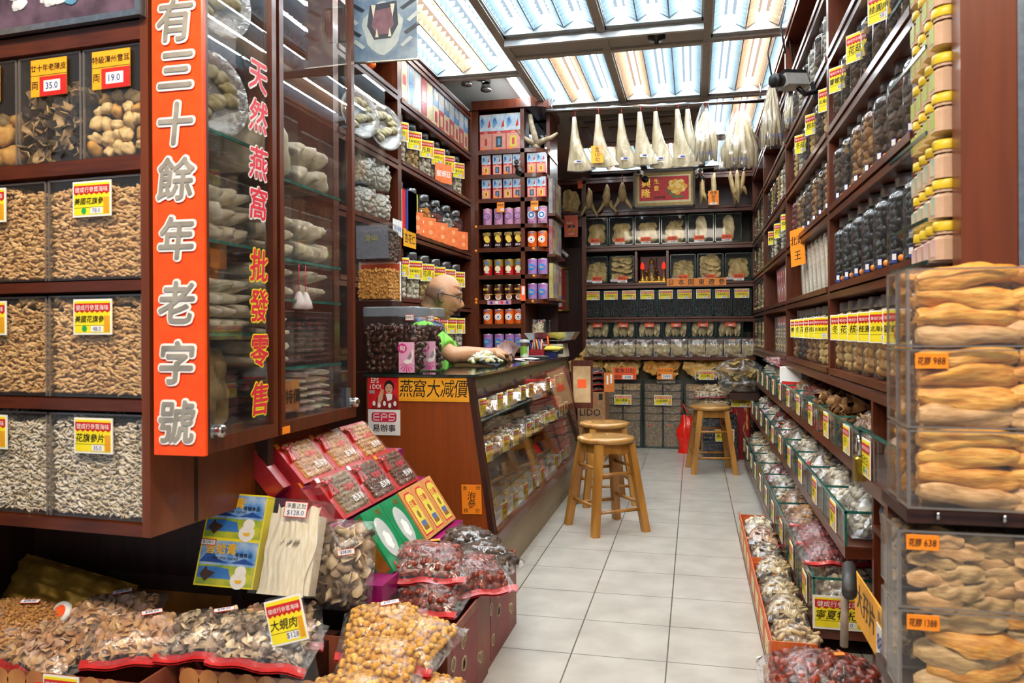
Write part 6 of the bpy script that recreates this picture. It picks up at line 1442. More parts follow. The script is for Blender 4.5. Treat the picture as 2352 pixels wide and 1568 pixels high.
# ---------------------------------------------------------- bins below the ledge
OLV = mat('olive board', '#5a5234', '#686040', rough=.5)
b = MB(); b.box(-.96, .5, 7.25, 7.57, 0, .77); one('lower_cupboard', b, [OLV], 'olive board cupboard under the back ledge', 'cupboard')
PACKM = [cm('brown shrimp pack', '#6a5234', '#a08456', scale=50), cm('golden pack', '#a87c3c', '#d2aa68', scale=45)]
PSK = clearmat('tight pack wrap', base=.05, haze=.10, rough=.12, bump=.7, bscale=26, streak=.25, hazecol='#cfc4b4', ior=1.5, boost=1.2)
def pack(x, z, w_, h, label, kind, group, y=7.0):
    t = thing('wrapped_pack', label, 'pack', (x, y, z), group=group); k = ('pk', round(w_, 3), round(h, 3), kind)
    if k not in JP:
        rs = np.random.RandomState(len(JP)); b = MB(); b.box(.008, w_-.008, .012, .2, .006, h-.006, 0)
        P = fill_box(.004, w_-.004, .004, .08, .004, h-.004, .019, rs, .3, ('f', 't')); v0 = ST if h < .12 else CH
        for p in P: v, f = v0[rs.randint(len(v0))]; b.add(v*.034, f, 0, True, rotm(rs.uniform(-.5, .5), rs.uniform(-.5, .5)+(PI/2 if h > .12 else 0), rs.uniform(-.6, .6)), (min(max(p[0], .014), w_-.014), max(p[1], .01), min(max(p[2], .008), h-.01)))
        c = MB(); c.bev(0, w_, 0, .2, 0, h, .008, 0); JP[k] = (b.mesh('dried_goods', [PACKM[kind]]), c.mesh('wrap', [PSK]))
    o = obj('dried_goods', JP[k][0], None, t); o['kind'] = 'stuff'; obj('wrap', JP[k][1], None, t); return t
BB = [-.79, -.44, -.088, .245]
for i in range(4):
    x0 = BB[i]; x1 = (BB+[.52])[i+1]-.01
    tt = glass_bin(x0, x1, 0, .60, .24, f'tall dark-edged glass bin of wrapped packs below the back ledge, {ORD[i]} from the left', 'tall glass bins', y=6.98)
    if i in (0, 1): obj('price_card', tag_mesh(('特大螵蛸', 'AA級螵蛸')[i], '268', .15, .088), None, tt, (.17, -.005, .42))
    for c in range(2):
        pw = (x1-x0-.02)/2
        for r in range(6):
            z = .006 if r == 0 else .235+.066*(r-1)
            if i > 2 and r > 3: continue
            pack(x0+.008+c*pw, z, pw-.004, .226 if r == 0 else .064, f'{"tall" if r == 0 else "flat"} wrapped brown pack in the {ORD[i]} tall glass bin, {("left", "right")[c]} column, {("bottom", "second up", "third up", "fourth up", "fifth up", "sixth up")[r]}', 1 if r == 5 and i != 1 else 0, 'wrapped packs in the tall bins')
    if i < 2: 
        tt2 = tt
    b = MB(); b.box(.05, .07, -.004, -.003, .2, .21); b.box(.21, .23, -.004, -.003, .2, .21); obj('sticker', b, [DORANGE], tt)
for i, x in enumerate((-.60, -.25)): pass
pack(-.33, .567, .17, .06, 'flat wrapped pack lying on top of the second tall glass bin below the amber card', 0, None, 6.99)
bag((.12, 7.06, .61), 'clear bag of golden strips on top of the third tall glass bin', 'noodle', .3, .2, .07, .03, 5, red=False)
# big crumpled maws sticking up
BM = [cm('golden maw', '#c89a4c', '#f0cc82', scale=10, rough=.45, bump=.2), cm('amber maw', '#c08634', '#e8b05c', scale=10, rough=.45, bump=.2)]
for i in range(5):
    xc = (-.94, -.61, -.26, .08, .38)[i]
    for k in range(4):
        v, f = maw(.31-.02*k, .16, .04, 500+i*4+k, 20, 9, .06, .013, .4)
        a = (-.3, .35, .1, -.6)[k]
        one('crumpled_maw', MB().add(v, f, 0, True), [BM[1] if i == 2 else BM[0]], f'large crumpled golden fish maw heaped over the {("first", "second", "third", "fourth", "fifth")[i]} bin below the ledge, {("front", "second", "third", "rear")[k]} piece', 'fish maw', (xc+.02*k-.03, 7.06+.03*k, .69+.028*k), M=frame((math.cos(a), .1, math.sin(a)*.6), (0, -1, .6+.3*k)), group='large golden maws below the ledge')
for nm_, x, z, w_, h, m, ls, wh, lb in (('price_sign', -.60, .655, .20, .105, 2, [('蜜魚公肚', 0, .025, .044), ('両計', -.06, -.03, .035)], (-.02, .07, -.05, -.015, '4398'), 'large red card with black characters on the second big maw bin'), ('price_sign', -.25, .655, .135, .10, 0, [('深水大公肚', 0, .028, .026), ('每', -.05, -.01, .03)], (-.03, .055, -.045, -.005, '2999'), 'orange card with black characters on the third big maw bin')):
    one(nm_, label_mesh(ls, w_, h, m, None, 1, wh), None, lb, 'sign', (x, 6.965, z))
for i, (x, z) in enumerate(((-.935, .63), (.10, .645))): one('price_card', tag_mesh('白花膠', '588', .13, .08), None, ('yellow price card half hidden over the black bags at the back', 'yellow price card behind the golden strip bag')[i], 'price card', (x, 6.96, z))

# ---------------------------------------------------------- rail of hanging fins
RY = 5.62
t = thing('hanging_rail', 'polished steel rail under the ceiling carrying the hanging fins', 'rail', (0, RY, 2.62)); b = MB(); b.tube([(-1.05, 0, .015), (.52, 0, -.02)], .014, 12); obj('tube', b, [CHROME], t)
for x in (-1.0, .45): b = MB(); b.tube([(x, 0, 0), (x, 0, .1)], .006, 8); obj('bracket', b, [CHROME], t)
FINM = cm('ivory fin', '#b0a078', '#dccfa8', scale=9, rough=.5, stretch=None) if False else mat('ivory fin', '#b5a57c', '#dfd2ac', rough=.5, scale=10, stretch=(3, 3, 1), bump=.2)
def fin(h, w_, skew, seed):
    r = np.random.RandomState(seed); b = MB()
    def fn(side):
        def g(u, v):
            z = -h*v; lft = -.018-w_*.22*v**1.2+skew*.0; rgt = .012+w_*.24*v+w_*.56*v**3.0
            x = lft+(rgt-lft)*u+skew*h*v
            edge = (1-(2*u-1)**2)**.5; zz = z-(.05*h*math.sin(u*2.6+.4)*v**4)
            th = (.008+.02*math.sin(PI*min(v*.95+.03, 1))**.7)*edge
            return (x, -side*th+.002*math.sin(40*(x+z*.8)+seed), zz)
        return g
    b.sheet(fn(1), 10, 16); b.sheet(fn(-1), 10, 16); return np.concatenate(b.v), b.f
def wrapof(V, k=1.0):
    return V*np.array([1.08, 1.5, 1.015])+np.array([0, 0, -.002])
FX = [-.833, -.66, -.50, -.365, -.255, -.105, -.035]
for i, x in enumerate(FX):
    h = (.375, .36, .37, .36, .385, .385, .36)[i]; V, f = fin(h, .17, (0, .0, .02, .03, .03, .05, .0)[i], 30+i)
    hang_thing('hanging_fin', f'large ivory dried fin in clear wrap hanging from the ceiling rail, {ORD[i]} from the left', (x, RY-.005-.02*(i % 2), 2.575), V, f, FINM, 'fin', .045, (.0, -h*.9, -.034) if i not in (1, 6) else None, 'wrapped fins on the rail', (wrapof(V), f))
b = MB(); b.box(-.045, .045, -.001, .001, -.062, .062, 6); b.text('金', .036, 1, -.0016, 0, .036, .01); b.text('山', .036, 1, -.0016, 0, 0, .01); b.text('勾', .036, 1, -.0016, 0, -.038, .01)
one('price_card', b, PLM, 'amber vertical card with three characters hanging on the second fin', 'price card', (-.665, RY-.06, 2.285))
def finbag(x, y, z, w_, h, label, seed, ntx='$2980'):
    t = thing('fin_bag', label, 'bag', (x, y, z)); r = np.random.RandomState(seed); b = MB()
    for k in range(9):
        q = (k-4)/4.5
        b.tube([(q*.012, 0, -.03), (q*w_*.25, .008*(-1)**k, -h*.3), (q*w_*.40, .012*(-1)**k, -h*.65), (q*w_*.45+r.uniform(-.01, .01), .01*(-1)**k, -h*r.uniform(.93, .99))], [.008, w_*.09, w_*.10, w_*.06], 8, flat=.8)
    o = obj('dried_goods', b, [FINM], t); o['kind'] = 'stuff'
    c = MB(); k = r.uniform(-1, 1, (6, 2))*30; ph = r.uniform(0, 6, 6)
    def fn(s):
        return lambda u, v: ((u-.5)*(w_*(.22+.95*min(1, v*1.15)**.7)), s*(.012+.05*math.sin(PI*u)**.6*min(1, v*1.5)*(1-.5*v**6))+.008*sum(math.sin(k[q][0]*u+k[q][1]*v*.4+ph[q]) for q in range(6))/3, .01-h*1.02*v+.02*math.sin(9*u)*(v < .05))
    c.sheet(fn(-1), 16, 14); c.sheet(fn(1), 16, 14); obj('film', c, [FILMW], t)
    b = MB(); b.tube([(0, 0, -.02), (0, 0, .045), (.004, .006, .055)], .0022, 5); obj('string', b, [HOOK], t)
    b = MB(); b.text('3斤10両', .028, 0, -.075, 0, -h*.86, .01); obj('marker_note', b, [BLUEINK], t)
    return t
finbag(.08, RY-.02, 2.575, .2, .385, 'tall bundle of ivory fins in a clear bag hanging beside the seven loose fins', 3)
finbag(.31, RY, 2.54, .29, .40, 'widest clear bag of tan fins hanging at the right end of the rail', 4)
finbag(.44, 4.7, 2.44, .13, .37, 'clear bag of pale fins hanging before the right shelves, nearer lower one', 5)
finbag(.535, 4.5, 2.36, .12, .24, 'clear bag of pale fins hanging before the right shelves, upper one by the wire rack', 6)
for i, (x, y) in enumerate(((.44, 4.7), (.535, 4.5), (.47, 4.3))):
    b = MB(); b.tube([(0, 0, 0), (-.02, .02, .15), (0, 0, .24), (0, 0, CZ-2.46-.0)], .005, 6); one('wire_hanger', b, [DSTEEL], ('black wire hanger over the lower clear bag near the right shelves', 'black wire hanger over the upper clear bag near the right shelves', 'empty black wire hanger near the right shelves')[i], 'hanger', (x, y, 2.47))

# ---------------------------------------------------------- stools
OAK = mat('varnished oak', '#8e5c22', '#b47e38', rough=.32, scale=8, stretch=(2, 2, .4), coat=.3); OAKS = mat('varnished oak seat', '#a06c2e', '#c2924e', rough=.25, scale=7, stretch=(.6, 4, 1), coat=.4)
def stool(x, y, rz, label):
    t = thing('wooden_stool', label, 'stool', (x, y, 0), rz, 'round oak stools')
    b = MB(); b.lathe([(0, .452), (.138, .452), (.150, .460), (.152, .470), (.146, .480), (.10, .483), (0, .484)], 32); obj('seat', b, [OAKS], t)
    b = MB(); b.box(-.085, .085, -.098, -.082, .40, .452); b.box(-.085, .085, .082, .098, .40, .452); b.box(-.098, -.082, -.098, .098, .40, .452); b.box(.082, .098, -.098, .098, .40, .452); obj('apron', b, [OAK], t)
    for sx in (-1, 1):
        for sy in (-1, 1):
            b = MB(); p0 = np.array([sx*.092, sy*.092, .452]); p1 = np.array([sx*.148, sy*.148, 0]); q = .018
            v = [p0+np.array([a*q, c*q, 0]) for a, c in ((-1, -1), (1, -1), (1, 1), (-1, 1))]+[p1+np.array([a*q, c*q, 0]) for a, c in ((-1, -1), (1, -1), (1, 1), (-1, 1))]
            b.add(v, [(0, 1, 2, 3), (7, 6, 5, 4)]+[(i, i+4, (i+1) % 4+4, (i+1) % 4) for i in range(4)]); obj('leg', b, [OAK], t)
    for ax in (0, 1):
        for s in (-1, 1):
            for z in ((.115, .30) if ax == 0 else (.145, .33)):
                r = .148-(.148-.092)*z/.452; b = MB()
                b.tube([(-r, s*r, z), (r, s*r, z)] if ax == 0 else [(s*r, -r, z), (s*r, r, z)], .009, 8); obj('rung', b, [OAK], t)
    return t
stool(-.455, 4.11, math.radians(36), 'round oak stool nearest the street in front of the counter')
stool(-.535, 4.75, math.radians(20), 'round oak stool behind another stool at the counter')
stool(.115, 5.93, math.radians(8), 'round oak stool standing by the right shelves near the red bag')
# red carrier bag
t = thing('carrier_bag', 'bright red plastic carrier bag standing on the floor at the back', 'bag', (-.07, 6.78, 0)); RP = mat('red plastic film', '#e0180c', '#ee2a18', rough=.3, coat=.3)
def rb(s): return lambda u, v: ((u-.5)*(.145-.07*max(0, v-.65)*2.2)+.012*math.sin(v*9), s*(.05*math.sin(PI*u)**.5*(1-.8*v**3)+.004)+.004*math.sin(u*14+v*9), v*.31+.012*math.sin(u*7)*(v > .9))
b = MB(); b.sheet(rb(-1), 12, 12); b.sheet(rb(1), 12, 12); obj('body', b, [RP], t); b = MB(); b.tube([(.05, 0, .28), (.01, -.01, .34), (-.02, 0, .40), (-.035, 0, .41), (-.035, .01, .36), (.0, .01, .28)], .012, 8, flat=.35); obj('handle', b, [RP], t)
# figs container, bags and parcels by the right stool
t = thing('clear_container', 'clear tub heaped with black figs on the floor behind the right stool', 'container', (.06, 6.42, 0)); b = MB(); w_, d, h = .27, .22, .33; k = .003
b.box(0, w_, 0, k, 0, h); b.box(0, k, k, d, 0, h); b.box(w_-k, w_, k, d, 0, h); b.box(0, w_, 0, d, 0, k); obj('body', b, [ACR], t); obj('price_card', tag_mesh('澳洲黑棗', '70.0', .145, .10), None, t, (.17, -.004, .2))
b = MB(); rs = np.random.RandomState(3); P = np.concatenate([fill_box(.006, w_-.006, .008, d-.01, .006, h-.02, .03, rs, .2, ('f', 'r', 'l')), fill_box(0, w_, .0, d, 0, h+.02, .03, rs, .3, ('t',))]); P[:, 0] = np.clip(P[:, 0], .02, w_-.02); P[:, 1] = np.clip(P[:, 1], .022, d-.02); b.pile(LU, P, .035, (0,), rs=rs); b.box(.02, w_-.02, .03, d-.02, .005, h-.01); o = obj('black_figs', b, [cm('blue black fig', '#14161c', '#2a2e38', rough=.45)], t); o['kind'] = 'stuff'
b = MB(); b.box(.05, .34, 6.66, 6.90, 0, .36); one('carton', b, [mat('brown carton', '#8a6440', '#9a7450', rough=.7)], 'brown carton behind the fig tub carrying the bagged goods', 'carton')
bag((.16, 6.72, .362), 'lower clear red-based bag of noodles behind the right stool', 'noodle', .32, .24, .10, .03, 6)
bag((.14, 6.76, .47), 'upper clear red-based bag of noodles behind the right stool', 'noodle', .3, .22, .10, .03, 9)
t = thing('gift_parcel', 'red and gold striped parcel wrapped paper beside the right trays', 'parcel', (.37, 6.6, 0)); b = MB(); b.bev(-.075, .06, -.1, .1, 0, .52, .01); obj('parcel', b, [mat('red gold wrapping', '#8a1218', '#c89a4a', rough=.35, scale=26, stretch=(1, 1, .25), lo=.56, hi=.62)], t); obj('price_card', tag_mesh('AA級螵蛸', '270', .15, .085), None, t, (-.01, -.105, .46))
for k, (z, hh) in enumerate(((.54, .12), (.65, .14))):
    t = thing('maw_bag', ('lower big clear bag of tan maws beside the right trays', 'upper big clear bag of tan maws beside the right trays')[k], 'bag', (.36+.0*k, 6.55, z)); b = MB()
    for q in range(5): v, f = maw(.24, .12, .04, 700+q+5*k, 14, 6, .03, .006, .45); b.add(v, f, 0, True, rotm(.3*(q-2)*.5, .15*(q-2), .5*q), (rnd.uniform(-.04, .04), rnd.uniform(-.03, .03), .02+hh*.17*q))
    o = obj('dried_goods', b, [MAWC[0]], t); o['kind'] = 'stuff'; v, f = ico(3); V = v*np.array([.17, .14, hh*.62])*(1+.06*np.sin(v[:, [1, 2, 0]]*7+k).sum(1))[:, None]+np.array([0, 0, hh*.45]); obj('film', MB().add(V, f, 0, True), [FILMW], t)
b = MB(); b.box(.27, .50, 6.42, 6.74, .48, .535); one('side_shelf', b, [WOODD], 'short dark shelf under the big maw bags', 'shelf')
# cartons and black bags left of the bins
KRAFT = mat('kraft cardboard', '#9a7048', '#aa8058', rough=.75)
for k in range(2):
    t = thing('carton', ('kraft carton with bold lettering by the counter end, upper one', 'kraft carton on the floor by the counter end, lower one')[k], 'carton', (-.80, 6.35, .275*(1-k))); b = MB(); b.box(-.11, .11, -.15, .15, .0, .272); obj('carton', b, [KRAFT], t)
    b = MB(); b.text('LIDO', .075, 0, -.1512, -.01, .11, .02); b.text('翡翠', .05, 1, -.1512, .0, .2, .01); b.box(.06, .09, -.1512, -.15, .21, .26, 0); obj('lettering', b, [INK, mat('faded red ink', '#b8583c')], t)
for i in range(4): bag((-.81, 6.33, .552+.045*i), f'black glossy bag in the stack on the lettered carton, {("bottom", "second", "third", "top")[i]} one', 'dark', .21, .24, .042, .03, 8, film=FILM, red=True, group='black bags on the carton')
t = thing('orange_carton', 'orange card flap beside the stack of black bags', 'carton', (-.695, 6.33, .55)); b = MB(); b.box(0, .006, -.15, .1, 0, .15); b.box(0, .08, -.155, -.15, 0, .15); obj('panel', b, [mat('orange carton card', '#d0702a', '#de8038', rough=.5)], t); b = MB(); b.box(.02, .034, -.1565, -.155, .06, .13); b.box(.05, .064, -.1565, -.155, .07, .14); obj('print', b, [WTEXT], t)
b = MB(); b.box(0, .012, 0, .3, 0, .55); b.text('魚翅', .1, 1, -.001, 0, 0); one('notice_board', MB().box(-.075, .075, -.004, .004, 0, .33, 0).box(-.06, .06, -.005, 0, .04, .29, 1).box(-.03, .03, -.006, 0, .14, .2, 2), [WOOD, mat('cream orange notice', '#c8a070', '#dcb888', scale=18), DORANGE], 'cream notice board clipped to the far end of the counter', 'board', (-.755, 5.36, .5), .0)
# ================================================================== RIGHT WALL SHELVES
RX = .5
t = thing('jar_shelving', 'long brown shelf wall of jars along the right side of the shop', 'shelves', (0, 0, 0))
b = MB(); b.box(.88, .90, 1.66, 7.3, .84, 2.68); obj('back_panel', b, [WOODD], t)
UY = [1.955, 3.16, 4.57, 6.0, 7.12]
for i, y in enumerate(UY): b = MB(); b.box(RX, .88, y, y+.045, .84, 2.68); obj('upright', b, [WOOD], t)
ZS = [.885, 1.195, 1.495, 1.79, 2.08, 2.37, 2.66]
for i in range(4):
    for z in ZS: b = MB(); b.box(RX, .88, UY[i]+.045, UY[i+1], z-.05, z-.027); b.box(RX-.006, .88, UY[i]+.045, UY[i+1], z-.022, z); obj('shelf', b, [WOODH], t)
b = MB(); b.box(RX-.012, RX, 1.955, 7.15, .828, .85); obj('ledge_trim', b, [WOODH], t)
RT = [('響螺頭', '48.0'), ('北海道貝', '168'), ('桂圓肉', '58.0'), ('核桃', '36.0'), ('花菇', '88.0'), ('冬菇', '66.0')]
RROT = math.radians(-52)
KN = {'black': 'black sea cucumber', 'brown': 'brown mushroom', 'dark': 'dark mushroom', 'walnut': 'round tan nut', 'ring': 'ringed dark slice', 'tan': 'tan piece', 'grey': 'grey piece', 'white': 'cream piece', 'redbrown': 'red-brown piece'}
def rrow(bay, z, n, kinds, row, tagd, y0=None, sp=.165, h=.245, R=.071, s=.034, every=1):
    y0 = UY[bay]+.13 if y0 is None else y0
    for i in range(n):
        k = kinds[i % len(kinds)]
        jar((RX+.075, y0+i*sp, z+.001), RROT, f'jar of {KN[k]}s, right wall {row}, {ORD[i]} from the street', k, h, R, s=s, tagtx=RT[(i+bay) % 6] if tagd and i % every == 0 else None, tagw=.088, sticker=not tagd, group='jars on the right wall shelves', fill=.86)
BN = ('first bay', 'second bay', 'third bay', 'last bay')
rrow(0, ZS[0], 6, ['walnut', 'walnut', 'walnut', 'walnut', 'tan', 'walnut'], 'first bay ledge', True, y0=2.27)
rrow(0, ZS[1], 7, ['black'], 'first bay second shelf', False, y0=2.1, s=.026)
rrow(0, ZS[2], 7, ['dark', 'dark', 'dark', 'brown', 'brown', 'ring', 'dark'], 'first bay third shelf', False, y0=2.1)
rrow(0, ZS[3], 7, ['dark', 'ring'], 'first bay fourth shelf', True, y0=2.1, every=2)
rrow(1, ZS[0], 6, ['tan', 'brown', 'brown', 'dark', 'black', 'brown'], 'second bay ledge', True, y0=3.5)
rrow(1, ZS[2], 7, ['brown', 'ring', 'brown', 'dark', 'ring', 'brown', 'redbrown'], 'second bay third shelf', False, y0=3.33, sp=.17)
rrow(1, ZS[3], 6, ['tan', 'dark', 'tan', 'ring', 'grey', 'tan'], 'second bay fourth shelf', True, y0=3.35, sp=.19, every=2)
rrow(1, ZS[4], 6, ['grey', 'dark'], 'second bay fifth shelf', False, y0=3.35, sp=.19)
rrow(2, ZS[2], 6, ['ring', 'grey', 'dark', 'white', 'grey', 'ring'], 'third bay third shelf', True, y0=4.76, sp=.2, every=2)
rrow(2, ZS[3], 6, ['grey', 'white', 'tan', 'ring', 'tan', 'ring'], 'third bay fourth shelf', False, y0=4.76, sp=.2)
# hanging orange slip on the second bay
b = MB(); b.box(-.05, .05, -.001, .001, -.09, .09, 0); b.text('北菇', .05, 1, -.0016, 0, .035, .02); b.text('王', .05, 1, -.0016, 0, -.04, .02)
one('price_card', b, [ORANGE, INK], 'orange handwritten card hanging from the second bay third shelf', 'price card', (RX-.012, 4.0, 1.43), M=frame((.55, -.83, .12), (0, .1, 1)))
# leaning slabs in clear bags, red packets, clear packets
SLAB = clearmat('milky bag film', base=.05, haze=.25, rough=.12, bump=.6, bscale=18, streak=.4, hazecol='#e6dece', boost=1.4)
for i in range(7):
    t = thing('slab_bag', f'clear bag of pale flat slabs leaning on the second bay, {ORD[i]} from the street', 'bag', (RX+.03, 3.38+i*.12, ZS[1]+.002), M=rotm(math.radians(-18), 0, 0), group='leaning slab bags')
    if i == 0: b = MB(); b.bev(0, .2, 0, .028, 0, .235, .004); sl1 = b.mesh('slab', [cm('pale slab', '#b8ac94', '#e4dccc', scale=14, stretch=(1, 1, 4))]); b = MB(); b.bev(-.005, .21, -.004, .036, 0, .25, .004); sl2 = b.mesh('film', [SLAB])
    obj('slab', sl1, None, t); obj('film', sl2, None, t)
for i in range(6):
    t = thing('red_packet', f'{"red" if i > 1 else "clear tan"} gift packet leaning on the third bay, {ORD[i]} from the street', 'packet', (RX+.03, 4.75+i*.11, ZS[1]+.002), M=rotm(math.radians(-15), 0, 0), group='packets leaning on the third bay')
    b = MB(); b.bev(0, .18, 0, .03, 0, .22, .003); obj('packet', b, [mat('red gold packet', '#8a1a1a', '#b83a2a', rough=.4, scale=18) if i > 1 else cm('pale slab', '#b8ac94', '#e4dccc')], t); b = MB(); b.bev(-.004, .19, -.003, .034, 0, .235, .003); obj('film', b, [FILMW], t)
for i in range(6):
    t = thing('clear_packet', f'clear packet with a small red tag on the third bay ledge, {ORD[i]} from the street', 'packet', (RX+.02, 4.72+i*.15, ZS[0]+.002), -.35, 'clear packets on the third bay ledge')
    if i == 0:
        b = MB(); b.bev(0, .2, 0, .07, 0, .23, .006); cp1 = b.mesh('film', [FILMW]); b = MB(); rs = np.random.RandomState(2); b.pile(CH, fill_box(.01, .19, .006, .06, .005, .15, .026, rs, .3, ('f', 'l', 't')), .04, (0, 1), rs=rs); b.box(.015, .185, .02, .06, .005, .13, 0); cp2 = b.mesh('dried_goods', GOODS['chip'][0]); b = MB(); b.box(.02, .045, -.003, -.001, .17, .225, 0); b.box(.023, .042, -.0036, -.003, .175, .19, 1); cp3 = b.mesh('tag', [DORANGE, WHITE])
    obj('film', cp1, None, t); o = obj('dried_goods', cp2, None, t); o['kind'] = 'stuff'; obj('tag', cp3, None, t)
for r, z in enumerate((ZS[0], ZS[1], ZS[2], ZS[3])):
    for i in range(3):
        t = thing('glass_bin', f'glass bin of pale goods, last bay of right wall, {("ledge", "second", "third", "fourth")[r]} level, {ORD[i]} from street', 'bin', (RX+.01, 6.06+i*.36, z+.002), group='bins in the last right bay')
        if r == 0 and i == 0:
            b = MB(); b.box(0, .004, 0, .34, 0, .24, 0); b.box(0, .3, 0, .004, 0, .24, 0); b.box(-.001, .005, 0, .34, .234, .242, 1); b.box(-.001, .005, 0, .008, 0, .24, 1); gb1 = b.mesh('glass_walls', BINM2)
            b = MB(); rs = np.random.RandomState(4); P = fill_box(.01, .28, .008, .33, .005, .19, .035, rs, .3, ('l', 'f', 't')); b.pile(CH, P, .055, (0, 1), rs=rs); b.box(.03, .28, .03, .33, .004, .17, 0); gb2 = b.mesh('dried_goods', GOODS['chip'][0])
        obj('glass_walls', gb1, None, t); o = obj('dried_goods', gb2, None, t); o['kind'] = 'stuff'
        if (i+r) % 2 == 0: obj('price_card', tag_mesh('花膠筒', '480', .1, .08), None, t, (-.003, .17, .16), -PI/2)
# yellow-lidded bottles
t = thing('bottle_rack', 'wall rack of glass shelves for the yellow-lidded bottles by the shop front', 'rack', (0, 0, 0))
b = MB(); b.box(.60, .62, 1.655, 1.95, 1.1, 2.2); obj('back_panel', b, [WOODD], t)
for z in (1.163, 1.245, 1.413, 1.58, 1.745, 1.91): b = MB(); b.box(.44, .60, 1.66, 1.95, z-.006, z, 0); b.box(.438, .442, 1.66, 1.95, z-.007, z+.001, 1); obj('glass_shelf', b, [GLASS, DGEDGE], t)
BLID = mat('yellow screw lid', '#e0bc1e', '#ecca34', rough=.4); POW = mat('pinkish powder', '#c8a488', '#d8b49a', rough=.5); BLB = [mat('green bottle label', '#9aa83a', '#b4bc54', scale=14), mat('pale green bottle label', '#c8b89c', '#7ab09a', scale=30), mat('pink ring label', '#dcc0b0', '#d89aa8', scale=30)]
bb = MB(); bb.bev(-.027, .027, -.027, .027, 0, .052, .012); bb.lathe([(.024, .05), (.024, .057)], 12); BTL = bb.mesh('bottle_body', [POW])
bb = MB(); bb.lathe([(.026, .056), (.027, .058), (.027, .073), (.025, .075), (0, .075)], 16); BTC = bb.mesh('lid', [BLID])
BTLB = []
for m in BLB: bb = MB(); bb.box(-.0276, -.0268, -.016, .016, .006, .04); BTLB.append(bb.mesh('label', [m]))
lev = [(1.164, 0), (1.246, 0), (1.246, 1), (1.414, 0), (1.414, 1), (1.581, 0), (1.581, 1), (1.746, 0), (1.746, 1)]
LN = ['lowest shelf', 'second shelf lower layer', 'second shelf upper layer', 'third shelf lower layer', 'third shelf upper layer', 'fourth shelf lower layer', 'fourth shelf upper layer', 'top shelf lower layer', 'top shelf upper layer']
for r, (z, k) in enumerate(lev):
    for i in range(4):
        t = thing('bottle', f'yellow-lidded bottle in the front rack, {LN[r]}, {ORD[i]} from the door post', 'bottle', (.485+.006*i, 1.69+i*.070, z+.0765*k+.001), group='yellow-lidded bottles')
        obj('bottle_body', BTL, None, t); obj('lid', BTC, None, t); obj('label', BTLB[2 if r == 0 else (1 if r < 3 else 0)], None, t)
# door post
t = thing('door_post', 'broad brown wooden post at the right of the shop front with a steel strip', 'post', (0, 0, 0)); b = MB(); b.box(.482, .575, 1.60, 1.65, 0, 2.7); obj('board', b, [WOODL], t); b = MB(); b.box(.575, .586, 1.595, 1.65, 0, 2.7); obj('steel_strip', b, [CHROME], t); b = MB(); b.box(.586, .9, 1.61, 1.65, 0, 2.7); obj('side_board', b, [BLACK], t)
# camera on the shelf post
t = thing('security_camera', 'silver and black security camera on an arm at the right shelf post', 'camera', (.40, 3.42, 2.06), M=frame((.75, .62, .12), (0, .3, 1)))
b = MB(); b.box(-.06, .06, -.03, .03, -.03, .03, 0); b.box(-.061, .06, -.031, .031, .02, .034, 1); obj('housing', b, [GREYP, BLACK], t); b = MB(); b.lathe([(.024, 0), (.028, .03), (.028, .045), (.0, .04)], 14, 0, M=[[0, 0, -1], [1, 0, 0], [0, -1, 0]], T=(-.06, 0, 0)); obj('lens', b, [BLACK], t); b = MB(); b.tube([(.02, 0, -.03), (.05, 0, -.06), (.14, -.02, -.05)], .011, 8); b.box(.12, .16, -.05, .02, -.09, .0); obj('bracket', b, [BLACK], t)

# ================================================================== TIERED GLASS TRAYS
t = thing('tray_stand', 'stepped brown wooden stand of three tiers under the right wall ledge', 'stand', (0, 0, 0))
TI = [(.36, .095, .155, 2.62, 'bottom tier'), (.42, .405, .10, 2.42, 'middle tier'), (.46, .64, .10, 2.42, 'upper tier')]
for x, z, h, y0, nm_ in TI:
    b = MB(); b.box(x, .86, y0, 6.35, z-.035, z); obj('board', b, [WOODH], t)
    b = MB(); b.box(x+.26, x+.28, y0, 6.35, 0 if z < .2 else z-.2, z); obj('riser', b, [WOODD], t)
b = MB(); b.box(.86, .875, 2.42, 6.35, 0, .83); obj('back_panel', b, [WOODD], t)
TKN = ['桂花', '白菊', '淮山', '蓮子', '茨實', '百合', '杞子', '北芪', '黨參', '玉竹', '紅棗']
BK = [['white', 'shell', 'shell', 'flake', 'grey', 'redberry', 'white', 'chip', 'noodle', 'chip'], ['grey', 'white', 'shell', 'white', 'shell', 'flake', 'redbrown', 'white', 'redberry', 'white'], ['flake', 'shell', 'flake', 'redbrown', 'brown', 'chip', 'brown', 'chip', 'grey', 'white']]
BKN = {'white': 'cream', 'shell': 'grey shell-like', 'flake': 'brown sliced', 'grey': 'grey', 'redberry': 'dark red berry', 'chip': 'pale chip', 'noodle': 'tan strip', 'redbrown': 'red-brown', 'brown': 'brown', 'date': 'red date'}
trc = {}
